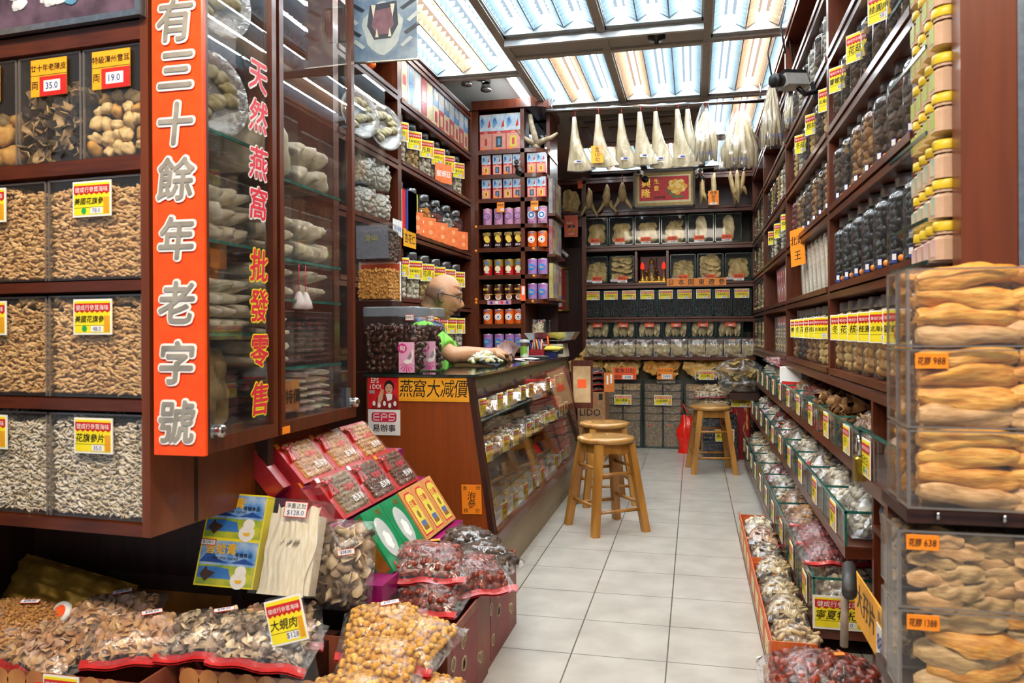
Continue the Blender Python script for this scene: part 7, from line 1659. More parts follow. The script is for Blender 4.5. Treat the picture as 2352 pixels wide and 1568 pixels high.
for ti, (x, z, h, y0, nm_) in enumerate(TI):
    n = 10; L = (6.3-y0)/n
    for i in range(n):
        y = y0+i*L
        t = thing('glass_tray', f'green-edged glass tray with a yellow card, right stand {nm_}, {ORD[i]} from street', 'tray', (x, y, z+.001), group=f'{nm_} glass trays')
        k = (ti,)
        if k not in trc:
            b = MB(); b.box(.0, .005, 0, L, 0, h, 0); b.box(.005, .25, 0, .005, 0, h, 0); b.box(-.001, .006, 0, L, h-.006, h+.001, 1); b.box(-.001, .006, 0, .009, 0, h, 1); b.box(.006, .25, -.001, .006, h-.006, h+.001, 1); trc[k] = b.mesh('glass_walls', [GLASS, GEDGE])
        obj('glass_walls', trc[k], None, t)
        obj('price_card', tag_mesh(TKN[(i+ti*3) % 11], '38.0', .10, min(.088, h*.9)), None, t, (-.004, L*.45, h*.5), -PI/2)
        kd = BK[ti][i]
        for q in range(2):
            if ti == 2 and i in (1, 2): continue
            w_ = (.27, .25)[q]
            bag((x+.145+.008*q, y+L*.5+(.03 if q else -.02), z+.006+(.055 if ti == 2 else .045)*q+(.04 if ti == 0 else 0)), f'clear bag of {BKN[kd]} goods, {("lower", "upper")[q]} in the {ORD[i]} {nm_} tray from street', kd, .24, .235, .085, .034, 1+(i % 2), rz=(-PI/2+.12*math.sin(i*2+q)) if q else PI/2+.1*math.sin(i*3.), film=FILMW, red=(i+q) % 3 == 0 and q == 1, group=f'bags in the {nm_} trays', sticker='o' if (i+q) % 4 == 0 else None)
b = MB(); rs = np.random.RandomState(5); P = fill_box(-.1, .12, -.3, .3, 0, .13, .036, rs, .4, ('t', 'l')); b.pile(flakes(6, 44, .9, .7, .08), P, .055, (0, 1), rs=rs); b.box(-.07, .12, -.28, .28, 0, .09, 0)
one('dried_goods', b, GOODS['brown'][0], 'loose heap of curled golden brown fungus in the upper tier trays', 'dried goods', (.60, 2.42+.39*2, .642), kind='stuff')
t = thing('document_holder', 'white plastic document holder with a red label standing in the upper tier', 'holder', (.455, 4.55, .66), -.9); b = MB(); b.bev(0, .16, 0, .07, 0, .17, .004); obj('holder', b, [WHITE], t); b = MB(); b.box(.02, .16, -.001, 0, .0, .09); obj('label', b, [RED], t)
bag((.52, 4.95, .81), 'red printed packet lying on the rim of the upper tier', 'redberry', .2, .18, .05, .03, 4, tilt=(.2, .2), rz=.5)
# front labels on the near ends
b = tag_mesh('寧夏特杞', '38.0', .165, .105); tag(obj('price_card', b, None, None, (.44, 2.615, .145)), 'large yellow card facing the street at the near end of the bottom tier', 'price card')
for i, (x, y, z, k, s_) in enumerate(((.46, 2.80, .265, 'redberry', 0), (.46, 2.98, .28, 'redberry', 1), (.46, 3.2, .29, 'brown', 2))): bag((x, y, z), f'clear bag of dark red berries, bottom tier near end, {("nearest the card", "second back", "third back, paler")[i]}', k, .24, .2, .06, .022, 9, sticker='o', film=FILM)
# little display niche at the near end
t = thing('display_niche', 'dark brown open niche at the near end of the right shelves', 'niche', (0, 0, 0))
for z in (.835, .46, .15): b = MB(); b.box(.49, .86, 1.72, 2.385, z, z+.02); obj('shelf', b, [WOODH], t)
b = MB(); b.box(.49, .86, 2.385, 2.41, 0, .834); obj('side_panel', b, [WOOD], t); b = MB(); b.box(.49, .86, 1.70, 1.72, 0, .834); obj('side_panel', b, [WOOD], t); b = MB(); b.box(.70, .72, 1.72, 2.385, 0, .835); obj('back_panel', b, [WOODD], t)
b = MB(); v, f = ico(3); b.add(v*.055, f, 0, True, None, (0, 0, .055)); one('wooden_ball', b, [mat('turned wood ball', '#7a5a3a', '#a07c54', rough=.35, scale=9, stretch=(1, 1, 4))], 'polished wooden ball in the niche beside the padlock', 'ball', (.55, 2.27, .64))
b = MB(); b.box(.50, .69, 1.74, 2.37, .60, .64); one('niche_ledge', b, [WOODD], 'dark ledge in the niche carrying the wooden ball', 'ledge')
b = MB(); v, f = LU[6]; b.add(v*np.array([.10, .2, .09]), f, 0, True); one('coral_piece', b, [mat('grey coral', '#3c3e44', '#6a6c74', rough=.8, scale=60, bump=.5)], 'grey knobbly coral piece in the niche under the wooden ball', 'coral', (.53, 2.25, .53))
b = MB(); b.tube([(0, 0, 0), (0, .01, .1), (.01, .02, .2), (.01, .02, .27)], [.05, .06, .045, .02], 10); one('dark_root', b, [mat('black lacquered root', '#1c1818', '#38302c', rough=.35, scale=30, bump=.4)], 'large dark dried root standing in the lowest part of the niche', 'root', (.54, 2.2, .172))
t = thing('glass_tray', 'glass pane with a yellow price card beside the padlock', 'tray', (.445, 1.9, .64)); b = MB(); b.box(0, .005, 0, .45, 0, .12, 0); b.box(-.001, .006, 0, .45, .114, .121, 1); obj('glass_walls', b, [GLASS, GEDGE], t); obj('price_card', tag_mesh('玉竹王', '48.0', .10, .10, green=True), None, t, (-.004, .33, .05), -PI/2)
b = MB(); b.box(.44, .50, 1.9, 2.36, .605, .64); one('niche_sill', b, [WOODH], 'narrow brown sill under the glass pane by the padlock', 'sill')
BRASS = mat('worn brass', '#8c7428', '#b09440', rough=.3, metal=.8)
t = thing('padlock', 'big brass padlock hooked on the glass pane near the fish maw boxes', 'padlock', (.435, 2.30, .62)); b = MB(); b.bev(-.012, .012, -.026, .026, 0, .065, .005); obj('body', b, [BRASS], t)
b = MB(); b.tube([(0, -.016, .06), (0, -.016, .10)]+[(0, -.016*math.cos(a), .10+.018*math.sin(a)) for a in np.linspace(.3, PI, 6)]+[(0, .016, .075)], .0055, 8); obj('shackle', b, [CHROME], t)
one('round_rod', MB().tube([(0, 0, 0), (.03, .17, .01)], .016, 14), [mat('dark grey rod', '#2c2a2a', '#3a3838', rough=.5)], 'dark grey round rod poking out over the big yellow card', 'rod', (.335, 1.88, .44))
one('wooden_stick', MB().tube([(0, 0, 0), (.003, 0, .12)], .009, 8), [mat('pale worn stick', '#8a7a6a', '#a09080', rough=.6)], 'pale wooden stick hanging under the dark rod', 'stick', (.33, 1.92, .305))
b = MB(); b.box(-.17, .17, -.002, .002, -.062, .062, 0); b.text('大孖片', .07, 1, -.003, -.04, .01, .02); b.box(.08, .15, -.0036, 0, -.05, .02, 3); b.text('88', .05, 4, -.0044, .115, -.015, .02); b.text('每斤', .03, 1, -.003, .12, .04, .01)
one('price_sign', b, [AMBER, INK, DORANGE, WHITE, BLUEINK], 'amber cardboard sign facing the aisle below the niche', 'sign', (.40, 1.99, .35), -PI/2)
# ================================================================== FISH MAW BOXES, RIGHT FOREGROUND
AMB = [mat('amber fish maw', '#cf8424', '#f4bc58', rough=.4, scale=55, stretch=(.5, 3, 3), bump=.8, detail=6), mat('honey fish maw', '#c47a22', '#eaac4c', rough=.4, scale=55, stretch=(.5, 3, 3), bump=.8, detail=6), mat('pinkish tan fish maw', '#b88850', '#deb27c', rough=.42, scale=50, stretch=(.6, 3, 3), bump=.6, detail=6), mat('grey tan fish maw', '#a07c4a', '#d0ac74', rough=.45, scale=50, stretch=(.6, 3, 3), bump=.6, detail=6)]
def roll(L, W, seed):
    """rolled fish maw: a folded, tapering roll with a seam and ragged ends"""
    r = np.random.RandomState(seed); ph = r.uniform(0, 6, 6); b = MB(); nu, nv = 26, 20
    def fn(u, v):
        x = (u-.5)*L; e = (.62+.38*min(1, u*6)**.7)*(.5+.5*min(1, (1-u)*4)**.8); a = 2*PI*v
        rr = W*.5*e*(1+.16*math.sin(2*a+ph[0]+u*2.5)+.09*math.sin(3*a+ph[1]+u*7)+.05*math.sin(u*13+ph[2]+a)+.05*math.sin(5*a+ph[5]+u*5)+.04*math.sin(7*a+u*21))
        seam = 1-.4*math.exp(-((v-.72-.05*math.sin(u*6+ph[2]))/.06)**2)
        return (x+.05*W*math.sin(3*a+ph[3])*(1-e), rr*.75*math.cos(a)*seam, rr*math.sin(a)*seam+.10*W*math.sin(u*4+ph[4]))
    b.sheet(fn, nu, nv)
    for s, u in ((0, 0), (1, 1)):
        ring = [fn(u, j/nv) for j in range(nv)]; c = np.mean(ring, 0); b.add(np.vstack([ring, [c]]), [(j, (j+1) % nv, nv) for j in range(nv)], 0, True)
    return np.concatenate(b.v), b.f
RL = [[MB().add(*roll(.145, .041, 900+i), 0, True).mesh('dried_maw', [AMB[m]]) for i in range(4)] for m in (0, 1, 2)]
FLT = [[MB().add(*maw(.084, .034, .016, 950+i, 16, 6, .002, .0010, .5), 0, True).mesh('dried_maw', [AMB[m]]) for i in range(4)] for m in (2, 3)]
FLB = [[MB().add(*maw(.14, .052, .024, 980+i, 18, 6, .003, .0014, .5), 0, True).mesh('dried_maw', [AMB[m]]) for i in range(3)] for m in (3, 1)]
FX0, FX1 = .328, .74
def clearbox(x0, x1, y0, y1, z0, z1, label, card=None, open_top=False):
    t = thing('clear_box', label, 'box', (x0, y0, z0)); w_, d, h = x1-x0, y1-y0, z1-z0-.002; b = MB(); k = .002
    b.box(0, w_, 0, k, 0, h, 0); b.box(0, k, k, d, 0, h, 0); b.box(0, w_, d-k, d, 0, h, 0); b.box(0, w_, 0, d, 0, k, 0)
    if not open_top: b.box(0, w_, 0, d, h-k, h, 0)
    for zz in (0, h-.003): b.box(0, w_, -.0008, .002, zz, zz+.003, 1); b.box(-.0008, .002, 0, d, zz, zz+.003, 1)
    b.box(-.0012, .004, -.0012, .004, 0, h, 1); b.box(-.001, .003, d-.003, d, 0, h, 1)
    obj('body', b, BINM, t)
    if card:
        c = MB(); c.bev(-.024, .024, -.0012, 0, -.012, .012, .0006, 0); c.text('花膠', .0135, 1, -.0022, -.0115, 0, .02, .72, sh=.1); c.text(card, .0155, 1, -.0022, .0105, .0, .01, .8 if len(card) < 4 else .64, sh=.1); obj('price_card', c, PLM, t, (.035, -.0015, h-.018))
    return t
TN3 = ('top', 'middle', 'lower')
rs = np.random.RandomState(31)
for k in range(3):
    z1 = 1.128-.1275*k; z0 = z1-.1265
    clearbox(FX0, FX1, 1.35, 1.42, z0, z1, f'clear box of amber rolled fish maws, {TN3[k]} of the front stack', '988' if k == 1 else None)
    t = clearbox(FX0+.004, FX1, 1.425, 1.50, z0, z1, f'clear box of amber fish maws behind the front stack, {TN3[k]} one')
    c = MB(); P = fill_box(.006, FX1-FX0-.01, .03, .07, .004, .12, .03, rs, .3, ('l', 'f', 't')); P[:, 0] = np.clip(P[:, 0], .02, .3); P[:, 1] = np.clip(P[:, 1], .016, .058); P[:, 2] = np.clip(P[:, 2], .014, .112); v0 = [roll(.05, .026, 5+q) for q in range(4)]
    for p in P: v, f = v0[rs.randint(4)]; c.add(v, f, 0, True, rotm(rs.uniform(-.4, .4), rs.uniform(-.5, .5), rs.uniform(1.0, 2.1)), p)
    o = obj('dried_maws', c, [AMB[1]], t); o['kind'] = 'stuff'
    for r in range(4):
        off = rs.uniform(-.012, .02)
        for c_ in range(3):
            x = FX0+.092+c_*.132+off*(c_ > 0)
            if x > FX1-.085: x = FX1-.086
            m = 2 if (r == 3 and k < 2) or (k == 2 and r == 3) else (1 if rs.rand() < .3 else 0)
            one('dried_maw', RL[m][rs.randint(4)], None, f'rolled amber fish maw in the {TN3[k]} front box, {("top", "second", "third", "bottom")[r]} row, {("leftmost", "middle", "right")[c_]}', 'fish maw', (x, 1.373+.004*(c_ % 2), z1-.0175-.0305*r), M=rotm(rs.uniform(-.5, .5), rs.uniform(-.07, .07), rs.uniform(-.06, .06)+(PI if rs.rand() < .4 else 0)), group='amber maws in the front boxes')
            one('dried_maw', RL[1][rs.randint(4)], None, f'rolled amber fish maw deeper in the {TN3[k]} front box, {("top", "second", "third", "bottom")[r]} row, {("leftmost", "middle", "right")[c_]}', 'fish maw', (min(x+.01, FX1-.086), 1.403, z1-.0195-.030*r), M=rotm(rs.uniform(-.5, .5), rs.uniform(-.05, .05), rs.uniform(-.06, .06)), group='amber maws in the front boxes')
X2 = .316
clearbox(X2, FX1, 1.36, 1.44, .586, .712, 'clear box of flat tan fish maws under the dark shelf', '638')
clearbox(X2, FX1, 1.36, 1.44, .450, .585, 'clear box of wide grey tan fish maws at the lower right corner', '1388')
for r in range(7):
    for c_ in range(5):
        x = X2+.058+c_*.078+.03*(r % 2)
        if x > FX1-.055: continue
        one('dried_maw', FLT[int(rs.rand() < .5)][rs.randint(4)], None, f'small tan fish maw in the box priced 638, {ORD[r]} row down, {ORD[c_]} from left', 'fish maw', (x, 1.378+.01*(c_ % 2), .596+.0155*(6-r)), M=rotm(PI/2-.35+rs.uniform(-.25, .25), rs.uniform(-.15, .15), rs.uniform(-.1, .1)), group='tan maws in the 638 box')
for r in range(5):
    for c_ in range(3):
        x = X2+.095+c_*.12+.02*(r % 2)
        if x > FX1-.09: x = FX1-.09
        one('dried_maw', FLB[(r+c_) % 2][rs.randint(3)], None, f'wide grey tan fish maw in the box priced 1388, {ORD[r]} row down, {("leftmost", "middle", "right")[c_]}', 'fish maw', (x, 1.382+.012*(c_ % 2), .468+.0235*(4-r)), M=rotm(PI/2-.4+rs.uniform(-.2, .2), rs.uniform(-.12, .12), rs.uniform(-.08, .08)), group='wide maws in the 1388 box')
for z0, z1, lb, m in ((.592, .706, 'clear box of tan fish maws behind the 638 box', 0), (.456, .58, 'clear box of golden fish maws behind the 1388 box', 1)):
    t = clearbox(X2+.006, FX1, 1.445, 1.505, z0, z1, lb); c = MB(); P = fill_box(.006, .4, .02, .055, .006, z1-z0-.01, .022, rs, .3, ('l', 'f', 't')); P[:, 0] = np.clip(P[:, 0], .02, .39); P[:, 1] = np.clip(P[:, 1], .012, .05); P[:, 2] = np.clip(P[:, 2], .01, z1-z0-.014)
    v0 = [maw(.045, .022, .008, 40+q, 8, 4, .004, .002) for q in range(4)]
    for p in P: v, f = v0[rs.randint(4)]; c.add(v, f, 0, True, rotm(rs.uniform(-.6, .6), rs.uniform(-.4, .4), rs.uniform(.9, 2.1)), p)
    o = obj('dried_maws', c, [AMB[3]], t); o['kind'] = 'stuff'
t = thing('box_stand', 'dark brown stand carrying the stacked clear boxes of fish maws', 'stand', (0, 0, 0))
b = MB(); b.box(FX0, .76, 1.36, 1.53, .722, .742); obj('shelf', b, [WOODD], t); b = MB(); b.box(X2, .76, 1.36, 1.53, .425, .446); obj('shelf', b, [WOODD], t)
b = MB(); b.box(FX0+.01, .76, 1.53, 1.56, 0, .742); obj('back_panel', b, [WOOD], t); b = MB(); b.box(X2+.01, .76, 1.38, 1.53, 0, .425); obj('base', b, [WOOD], t)
b = MB()
for x in (.372, .466): b.tube([(x, 1.352, .732), (x, 1.352, .742)], .003, 6); b.tube([(x, 1.352, .733), (x, 1.36, .733)], .003, 6)
obj('hook', b, [CHROME], t)

# ================================================================== FLOOR GOODS AT THE RIGHT
ORC = mat('orange red carton', '#c8502a', '#e07a3c', rough=.55, scale=20)
for i, (y0, y1) in enumerate(((2.42, 3.28), (3.30, 4.12))):
    t = thing('open_carton', ('open orange carton of bags on the floor, nearer the street', 'open orange carton of bags on the floor, farther in')[i], 'carton', (.215, y0, 0)); b = MB(); L = y1-y0
    b.box(0, .004, 0, L, 0, .115); b.box(.004, .13, 0, .004, 0, .115); b.box(.004, .13, L-.004, L, 0, .10); b.box(.126, .13, 0, L, 0, .07); b.box(0, .13, 0, L, 0, .004); obj('carton', b, [ORC], t)
    b = MB()
    for k in range(4): b.box(-.001, 0, .08+k*.2, .2+k*.2, .02, .08)
    obj('print', b, [mat('cream carton print', '#d8c890', '#e4d8a8')], t)
FB = ['noodle', 'chip', 'chip', 'chip', 'shell', 'flake', 'white']
for i in range(7):
    y = 2.52+i*.235
    bag((.298, y, .05+.012*(i % 2)), f'clear bag of {("tan strips", "pale chips", "pale chips", "pale chips", "grey shells", "brown slices", "cream pieces")[i]} in the orange cartons on the floor, {ORD[i]} from the street', FB[i], .22, .14, .08, .03, 12, rz=PI/2-.15, tilt=(0.0, .2), film=FILMW, sticker='o' if i % 2 == 0 else None, red=i > 4, group='bags in the orange cartons')
    bag((.29, y+.1, .02), f'clear bag under the others in the orange cartons on the floor, {ORD[i]} from the street', FB[i], .22, .14, .08, .03, 12, rz=PI/2, film=FILMW, red=False, group='under bags in the orange cartons')
b = MB(); b.box(.19, .47, 2.08, 2.38, 0, .06); one('low_carton', b, [KRAFT], 'low kraft carton on the floor under the red date bag', 'carton')
bag((.335, 2.2, .064), 'big clear bag of red dates in the lower right corner on the floor', 'date', .34, .27, .10, .034, 21, sticker='o', red=False, film=FILM, tilt=(.25, 0))

# ================================================================== LEFT FOREGROUND
CIR = mat('orange brown sliced root print', '#9a5a30', '#c8884e', rough=.5, scale=12); CBK = mat('red brown carton print', '#7a3a28', '#94503a', rough=.5, scale=9)
def printed_carton(x0, x1, y0, y1, h, label, fronts, circles='fill'):
    t = thing('open_carton', label, 'carton', (x0, y0, 0)); W, D = x1-x0, y1-y0; b = MB(); k = .005
    b.box(0, W, 0, k, 0, h); b.box(0, W, D-k, D, 0, h); b.box(0, k, k, D-k, 0, h); b.box(W-k, W, k, D-k, 0, h); b.box(k, W-k, k, D-k, 0, .01)
    obj('carton', b, [CBK], t); b = MB(); rs = np.random.RandomState(int(x0*100) % 997)
    if 'f' in fronts:
        r = .027
        for i in range(int(W/.05)+1):
            for j in range(int(h/.05)+1):
                cx, cz = .025+.05*i+.025*(j % 2), h-.022-.047*j
                if cx+r > W or cz < r: continue
                b.poly([(cx+r*math.cos(a), cz+r*math.sin(a)) for a in np.linspace(0, 2*PI, 15)[:-1]], -.0012, 0, 0)
    if 'r' in fronts:
        M = np.array([[0, -1, 0], [1, 0, 0], [0, 0, 1]])
        b.box(W, W+.001, D*.1, D*.72, h*.05, h*.9, 3)
        for i in range(9):
            cy, cz, r = rs.uniform(.03, D-.03), rs.uniform(.03, h-.03), rs.uniform(.012, .022)
            b.poly([(cy+r*math.cos(a), cz+r*math.sin(a)) for a in np.linspace(0, 2*PI, 15)[:-1]], -.0016, 0, 1, M, (W, 0, 0)); r *= .78
            b.poly([(cy+r*math.cos(a), cz+r*math.sin(a)) for a in np.linspace(0, 2*PI, 15)[:-1]], -.0022, 0, 2, M, (W, 0, 0))
    obj('print', b, [CIR, mat('cream ring print', '#c8b898', '#d8c8a8'), mat('olive bean print', '#7a5a34', '#8a7a3c', scale=40), mat('dark red panel print', '#7a1c1c', '#8a2a24', scale=14)], t)
    return t
printed_carton(-1.85, -1.20, 1.50, 1.76, .255, 'low carton printed with sliced roots under the big cabinet', 'f')
printed_carton(-1.17, -.68, 1.60, 1.86, .25, 'low carton printed with sliced roots nearest the viewer', 'f')
printed_carton(-.90, -.612, 1.89, 2.285, .26, 'dark red carton with printed rings beside the aisle, nearer the street', 'r')
printed_carton(-.90, -.618, 2.30, 2.70, .26, 'dark red carton with printed rings beside the aisle, against the counter', 'r')
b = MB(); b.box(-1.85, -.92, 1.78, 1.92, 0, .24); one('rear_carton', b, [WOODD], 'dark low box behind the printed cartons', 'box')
tag(obj('price_card', tag_mesh('花旗參片', '48.0', .095, .085), None, None, (-1.40, 1.495, .215)), 'yellow price card on the front of the printed carton under the cabinet', 'price card')
for k, (x0, x1, y0, y1, lb) in enumerate(((-1.62, -1.2, 1.90, 1.905, 'clear upright pane behind the sliced root bags'), (-.93, -.61, 1.56, 1.563, 'clear front wall pane of the bin of golden cubes'))):
    b = MB(); b.box(x0, x1, y0, y1, .24 if k == 0 else 0.0, .36 if k == 0 else .27); one('clear_sheet', b, [ACR], lb, 'sheet')
b = MB(); b.box(-1.6, -1.24, 1.915, 1.92, .25, .31); one('amber_card', b, [mat('brown amber card', '#a8661c', '#b87424')], 'brownish amber card behind the clear pane in the dark recess', 'card')
# bags heaped in the cartons
MB1 = dict(w=.25, l=.17, h=.055, s=.030)
def fbag(x, y, z, label, kind, seed, rz, tilt, sticker='s', red=True, w=.235, l=.17, h=.055, s=.023, film=FILM): return bag((x, y, z), label, kind, w, l, h, s, seed, rz=rz, tilt=tilt, red=red, sticker=sticker, film=film)
fbag(-1.70, 1.66, .262, 'clear bag of fine golden grains at the far left foreground', 'grain', 31, .1, (.25, .05), 's', False, .30, .24, .07, .013)
t = thing('foil_bag', 'crumpled gold foil bag with a red band behind the golden grain bag', 'bag', (-1.66, 1.77, .305), M=rotm(.95, .1, -.15)); FOIL = mat('gold foil', '#8a7a34', '#cab868', rough=.3, metal=.3, scale=9, bump=.4)
b = MB(); b.sheet(lambda u, v: ((u-.5)*.42, (v-.5)*.2, .045*pil(u, v)+.008*math.sin(u*23+v*9)+.006*math.sin(v*31)), 22, 14); b.sheet(lambda u, v: ((u-.5)*.42, (v-.5)*.2, -.004), 4, 4); obj('foil', b, [FOIL], t)
b = MB(); b.sheet(lambda u, v: ((u-.5)*.40, -.098+v*.05, .004+.045*pil(u, .02+v*.25)+.009*math.sin(u*23+v*2)), 20, 3); obj('band', b, [mat('crimson foil band', '#8a1020', '#a81c2c', rough=.25, coat=.4)], t); b = MB(); b.lathe([(0, .057), (.028, .056), (.03, .045)], 14, 0, T=(.07, -.02, 0)); b.lathe([(0, .059), (.018, .058)], 12, 1, T=(.07, -.02, 0)); obj('emblem', b, [WTEXT, DORANGE], t)
FG = [(-1.46, 1.73, .295, 'flake', 1, .35, (.28, -.05), 'upper clear bag of sliced roots under the display cabinet, left of its pair'), (-1.52, 1.60, .252, 'flake', 2, -.25, (.25, .1), 'lower clear bag of sliced roots nearest the printed carton edge, at left'), (-1.31, 1.64, .285, 'flake', 1, .55, (.3, .05), 'clear bag of sliced roots with bright glints, right of the pair under the cabinet'),
      (-1.15, 1.70, .285, 'shell', 2, .35, (.25, .0), 'clear bag of grey brown sliced sea snails beside the roots'), (-.975, 1.66, .30, 'shell', 3, .15, (.3, .1), 'clear bag of sea snail slices nearest the yellow standing card'), (-1.04, 1.80, .275, 'flake', 3, .5, (.35, 0), 'clear bag of dried slices behind the sea snail bag')]
for x, y, z, kd, sd, rz, tl, lb in FG: fbag(x, y, z, lb, kd, sd, rz, tl, 's' if 'low' not in lb else None)
CB = [(-.765, 1.84, .275, .25, 'upper rear clear bag of golden cubes, left one'), (-.665, 1.80, .265, -.3, 'clear bag of golden cubes at the right side of the bin'), (-.715, 1.70, .245, .15, 'big clear bag of golden cubes in the middle of the front bin'), (-.74, 1.59, .205, .3, 'front clear bag of golden cubes at the bottom edge of the picture'), (-.60, 1.70, .17, -.2, 'lower clear bag of golden cubes near the aisle')]
for i, (x, y, z, rz, lb) in enumerate(CB): fbag(x, y, z, lb, 'cube', 41+i % 2, rz, (.3, -.06), 's' if i == 0 else None, True, .215, .17, .06, .019)
b = MB(); b.box(-.89, -.56, 1.64, 1.88, .0, .16); one('low_carton', b, [KRAFT], 'kraft carton under the golden cube bags', 'carton')
DB = [(-.775, 2.20, .335, .2, 'upper clear bag of red dates with an orange sticker on the ringed cartons', 'o'), (-.755, 2.16, .262, -.1, 'lower clear bag of red dates under the other on the ringed cartons', None), (-.665, 2.26, .285, .6, 'clear bag of red dates near the aisle edge of the ringed cartons', None)]
for x, y, z, rz, lb, st in DB: fbag(x, y, z, lb, 'date', 51, rz, (.22, 0), st, True, .25, .19, .062, .026)
for i, (x, y, z, rz, lb) in enumerate(((-.745, 2.55, .29, .3, 'upper clear bag of dark wrinkled pieces beside the counter end'), (-.675, 2.47, .265, -.3, 'lower clear bag of dark wrinkled pieces at the aisle corner'), (-.72, 2.40, .262, .8, 'clear bag of dark wrinkled pieces between the dates and the corner'))): fbag(x, y, z, lb, 'dark', 61, rz, (.15, .1), None, True, .22, .18, .07, .032, FILMW)
bag((-.915, 1.955, .405), 'tall clear bag of whole grey mushrooms standing by the white stack', 'shell', .155, .235, .06, .034, 71, M=frame((1, .12, -.04), (0, .1, 1)) @ rotm(PI/2-.12, 0, 0), red=False, sticker='s')
t = thing('card_stand', 'clear acrylic stand holding a large yellow card over the sea snail bags', 'card stand', (-.855, 1.585, .235), M=frame((.94, -.08, .30), (-.15, .12, 1))); b = MB(); b.box(-.048, .052, .003, .006, 0, .21); obj('stand', b, [ACR], t); obj('price_card', tag_mesh('大蜆肉', '$128', .1, .10), None, t, (0, 0, .155))
one('price_card', label_mesh([('特價', 0, .0, .03)], .07, .05, 2, None), None, 'orange-red card at the front corner of the cube bin', 'price card', (-.60, 1.555, .19))
# ================================================================== THE MAN BEHIND THE COUNTER
def remesh(b, vox, smooth=4):
    me = b.mesh('tmp', []); o = bpy.data.objects.new('tmp', me); COL.objects.link(o)
    m = o.modifiers.new('r', 'REMESH'); m.mode = 'VOXEL'; m.voxel_size = vox; m.use_smooth_shade = True
    s = o.modifiers.new('s', 'SMOOTH'); s.factor = .5; s.iterations = smooth
    dg = bpy.context.evaluated_depsgraph_get(); r = bpy.data.meshes.new_from_object(o.evaluated_get(dg))
    bpy.data.objects.remove(o); bpy.data.meshes.remove(me)
    for p in r.polygons: p.use_smooth = True
    return r
HC = np.array([-1.325, 4.05, 1.222]); fw = np.array([.90, .34, -.27]); fw /= np.linalg.norm(fw)
upv = np.array([.2, .05, .97]); upv -= fw*(upv@fw); upv /= np.linalg.norm(upv); lf = np.cross(upv, fw)
HM = np.array([fw, lf, upv]).T
def hp(x, y, z): return HC+HM@np.array([x, y, z])
G = lambda d2, s: math.exp(-d2/(2*s*s))
b = MB(); v, f = ico(5); V = []
for x, y, z in v:
    X, Y, Z = x*.098, y*.077, z*.122
    if x < 0: X *= 1.02
    if z < -.1: q = min(1, (-.1-z)/.9); Y *= 1-.36*q; X = X*(1-.20*q)+.020*q
    if x > .2 and z < .55:                       # flatten the face plane, then raise the features
        X -= .010*min(1, (x-.2)/.5)
    if x > .25:
        X += .027*G((Y/.012)**2+((Z+.020)/.017)**2, 1)+.015*G((Y/.010)**2+((Z-.004)/.024)**2, 1)
        X += .009*G((Y/.05)**2+((Z-.034)/.011)**2, 1)
        for s in (-1, 1): X -= .015*G(((Y-s*.032)/.016)**2+((Z-.014)/.013)**2, 1); X += .004*G(((Y-s*.042)/.02)**2+((Z+.022)/.02)**2, 1); X += .006*G(((Y-s*.011)/.008)**2+((Z+.034)/.008)**2, 1)
        X += .012*G((Y/.022)**2+((Z+.059)/.007)**2, 1)+.012*G((Y/.02)**2+((Z+.077)/.007)**2, 1)-.008*G((Y/.026)**2+((Z+.068)/.004)**2, 1)-.006*G((Y/.03)**2+((Z+.091)/.006)**2, 1)
        X += .016*G((Y/.024)**2+((Z+.106)/.012)**2, 1)
    V.append(hp(X, Y, Z))
b.add(V, f, 0, True)
for s in (-1, 1):                                 # ears
    ev, ef = ico(3); E = []
    for x, y, z in ev:
        d = -.006*G(((x-.1)/.45)**2+((z-.1)/.5)**2, 1)*(y*s > 0)
        E.append(hp(-.010+x*.019-.006*z, s*(.076+.006)+y*.009+s*d-s*.006*x, -.004+z*.033))
    b.add(E, ef, 0, True)
b.tube([hp(-.042, 0, -.03), hp(-.052, 0, -.09), hp(-.072, 0, -.14), (-1.42, 4.03, 1.05), (-1.425, 4.02, 1.0)], [.056, .054, .054, .062, .08], 16)
SR, ER, WR = np.array([-1.375, 3.875, 1.01]), np.array([-1.20, 3.83, .912]), np.array([-1.055, 4.03, .915])
SL, EL, WL = np.array([-1.43, 4.18, .985]), np.array([-1.36, 4.34, .90]), np.array([-1.10, 4.235, .905])
b.tube([(-1.47, 4.02, .52), (-1.47, 4.02, .7), (-1.44, 4.03, .88), (-1.42, 4.03, 1.0)], [.13, .12, .135, .10], 16)
for S, Eb, Wr in ((SR, ER, WR), (SL, EL, WL)):
    b.tube([(-1.41, (S[1]+4.04)/2, 1.01), S, S*.5+Eb*.5, Eb], [.07, .058, .046, .042], 14); b.tube([Eb, Eb*.65+Wr*.35, Eb*.25+Wr*.75, Wr], [.042, .044, .034, .028], 14)
for S, Eb, Wr in ((SR, ER, WR), (SL, EL, WL)):
    for c_, r_ in ((S, .062), (Eb, .0435), (Wr, .029)): jv, jf = ico(3); b.add(jv*r_, jf, 0, True, None, c_)
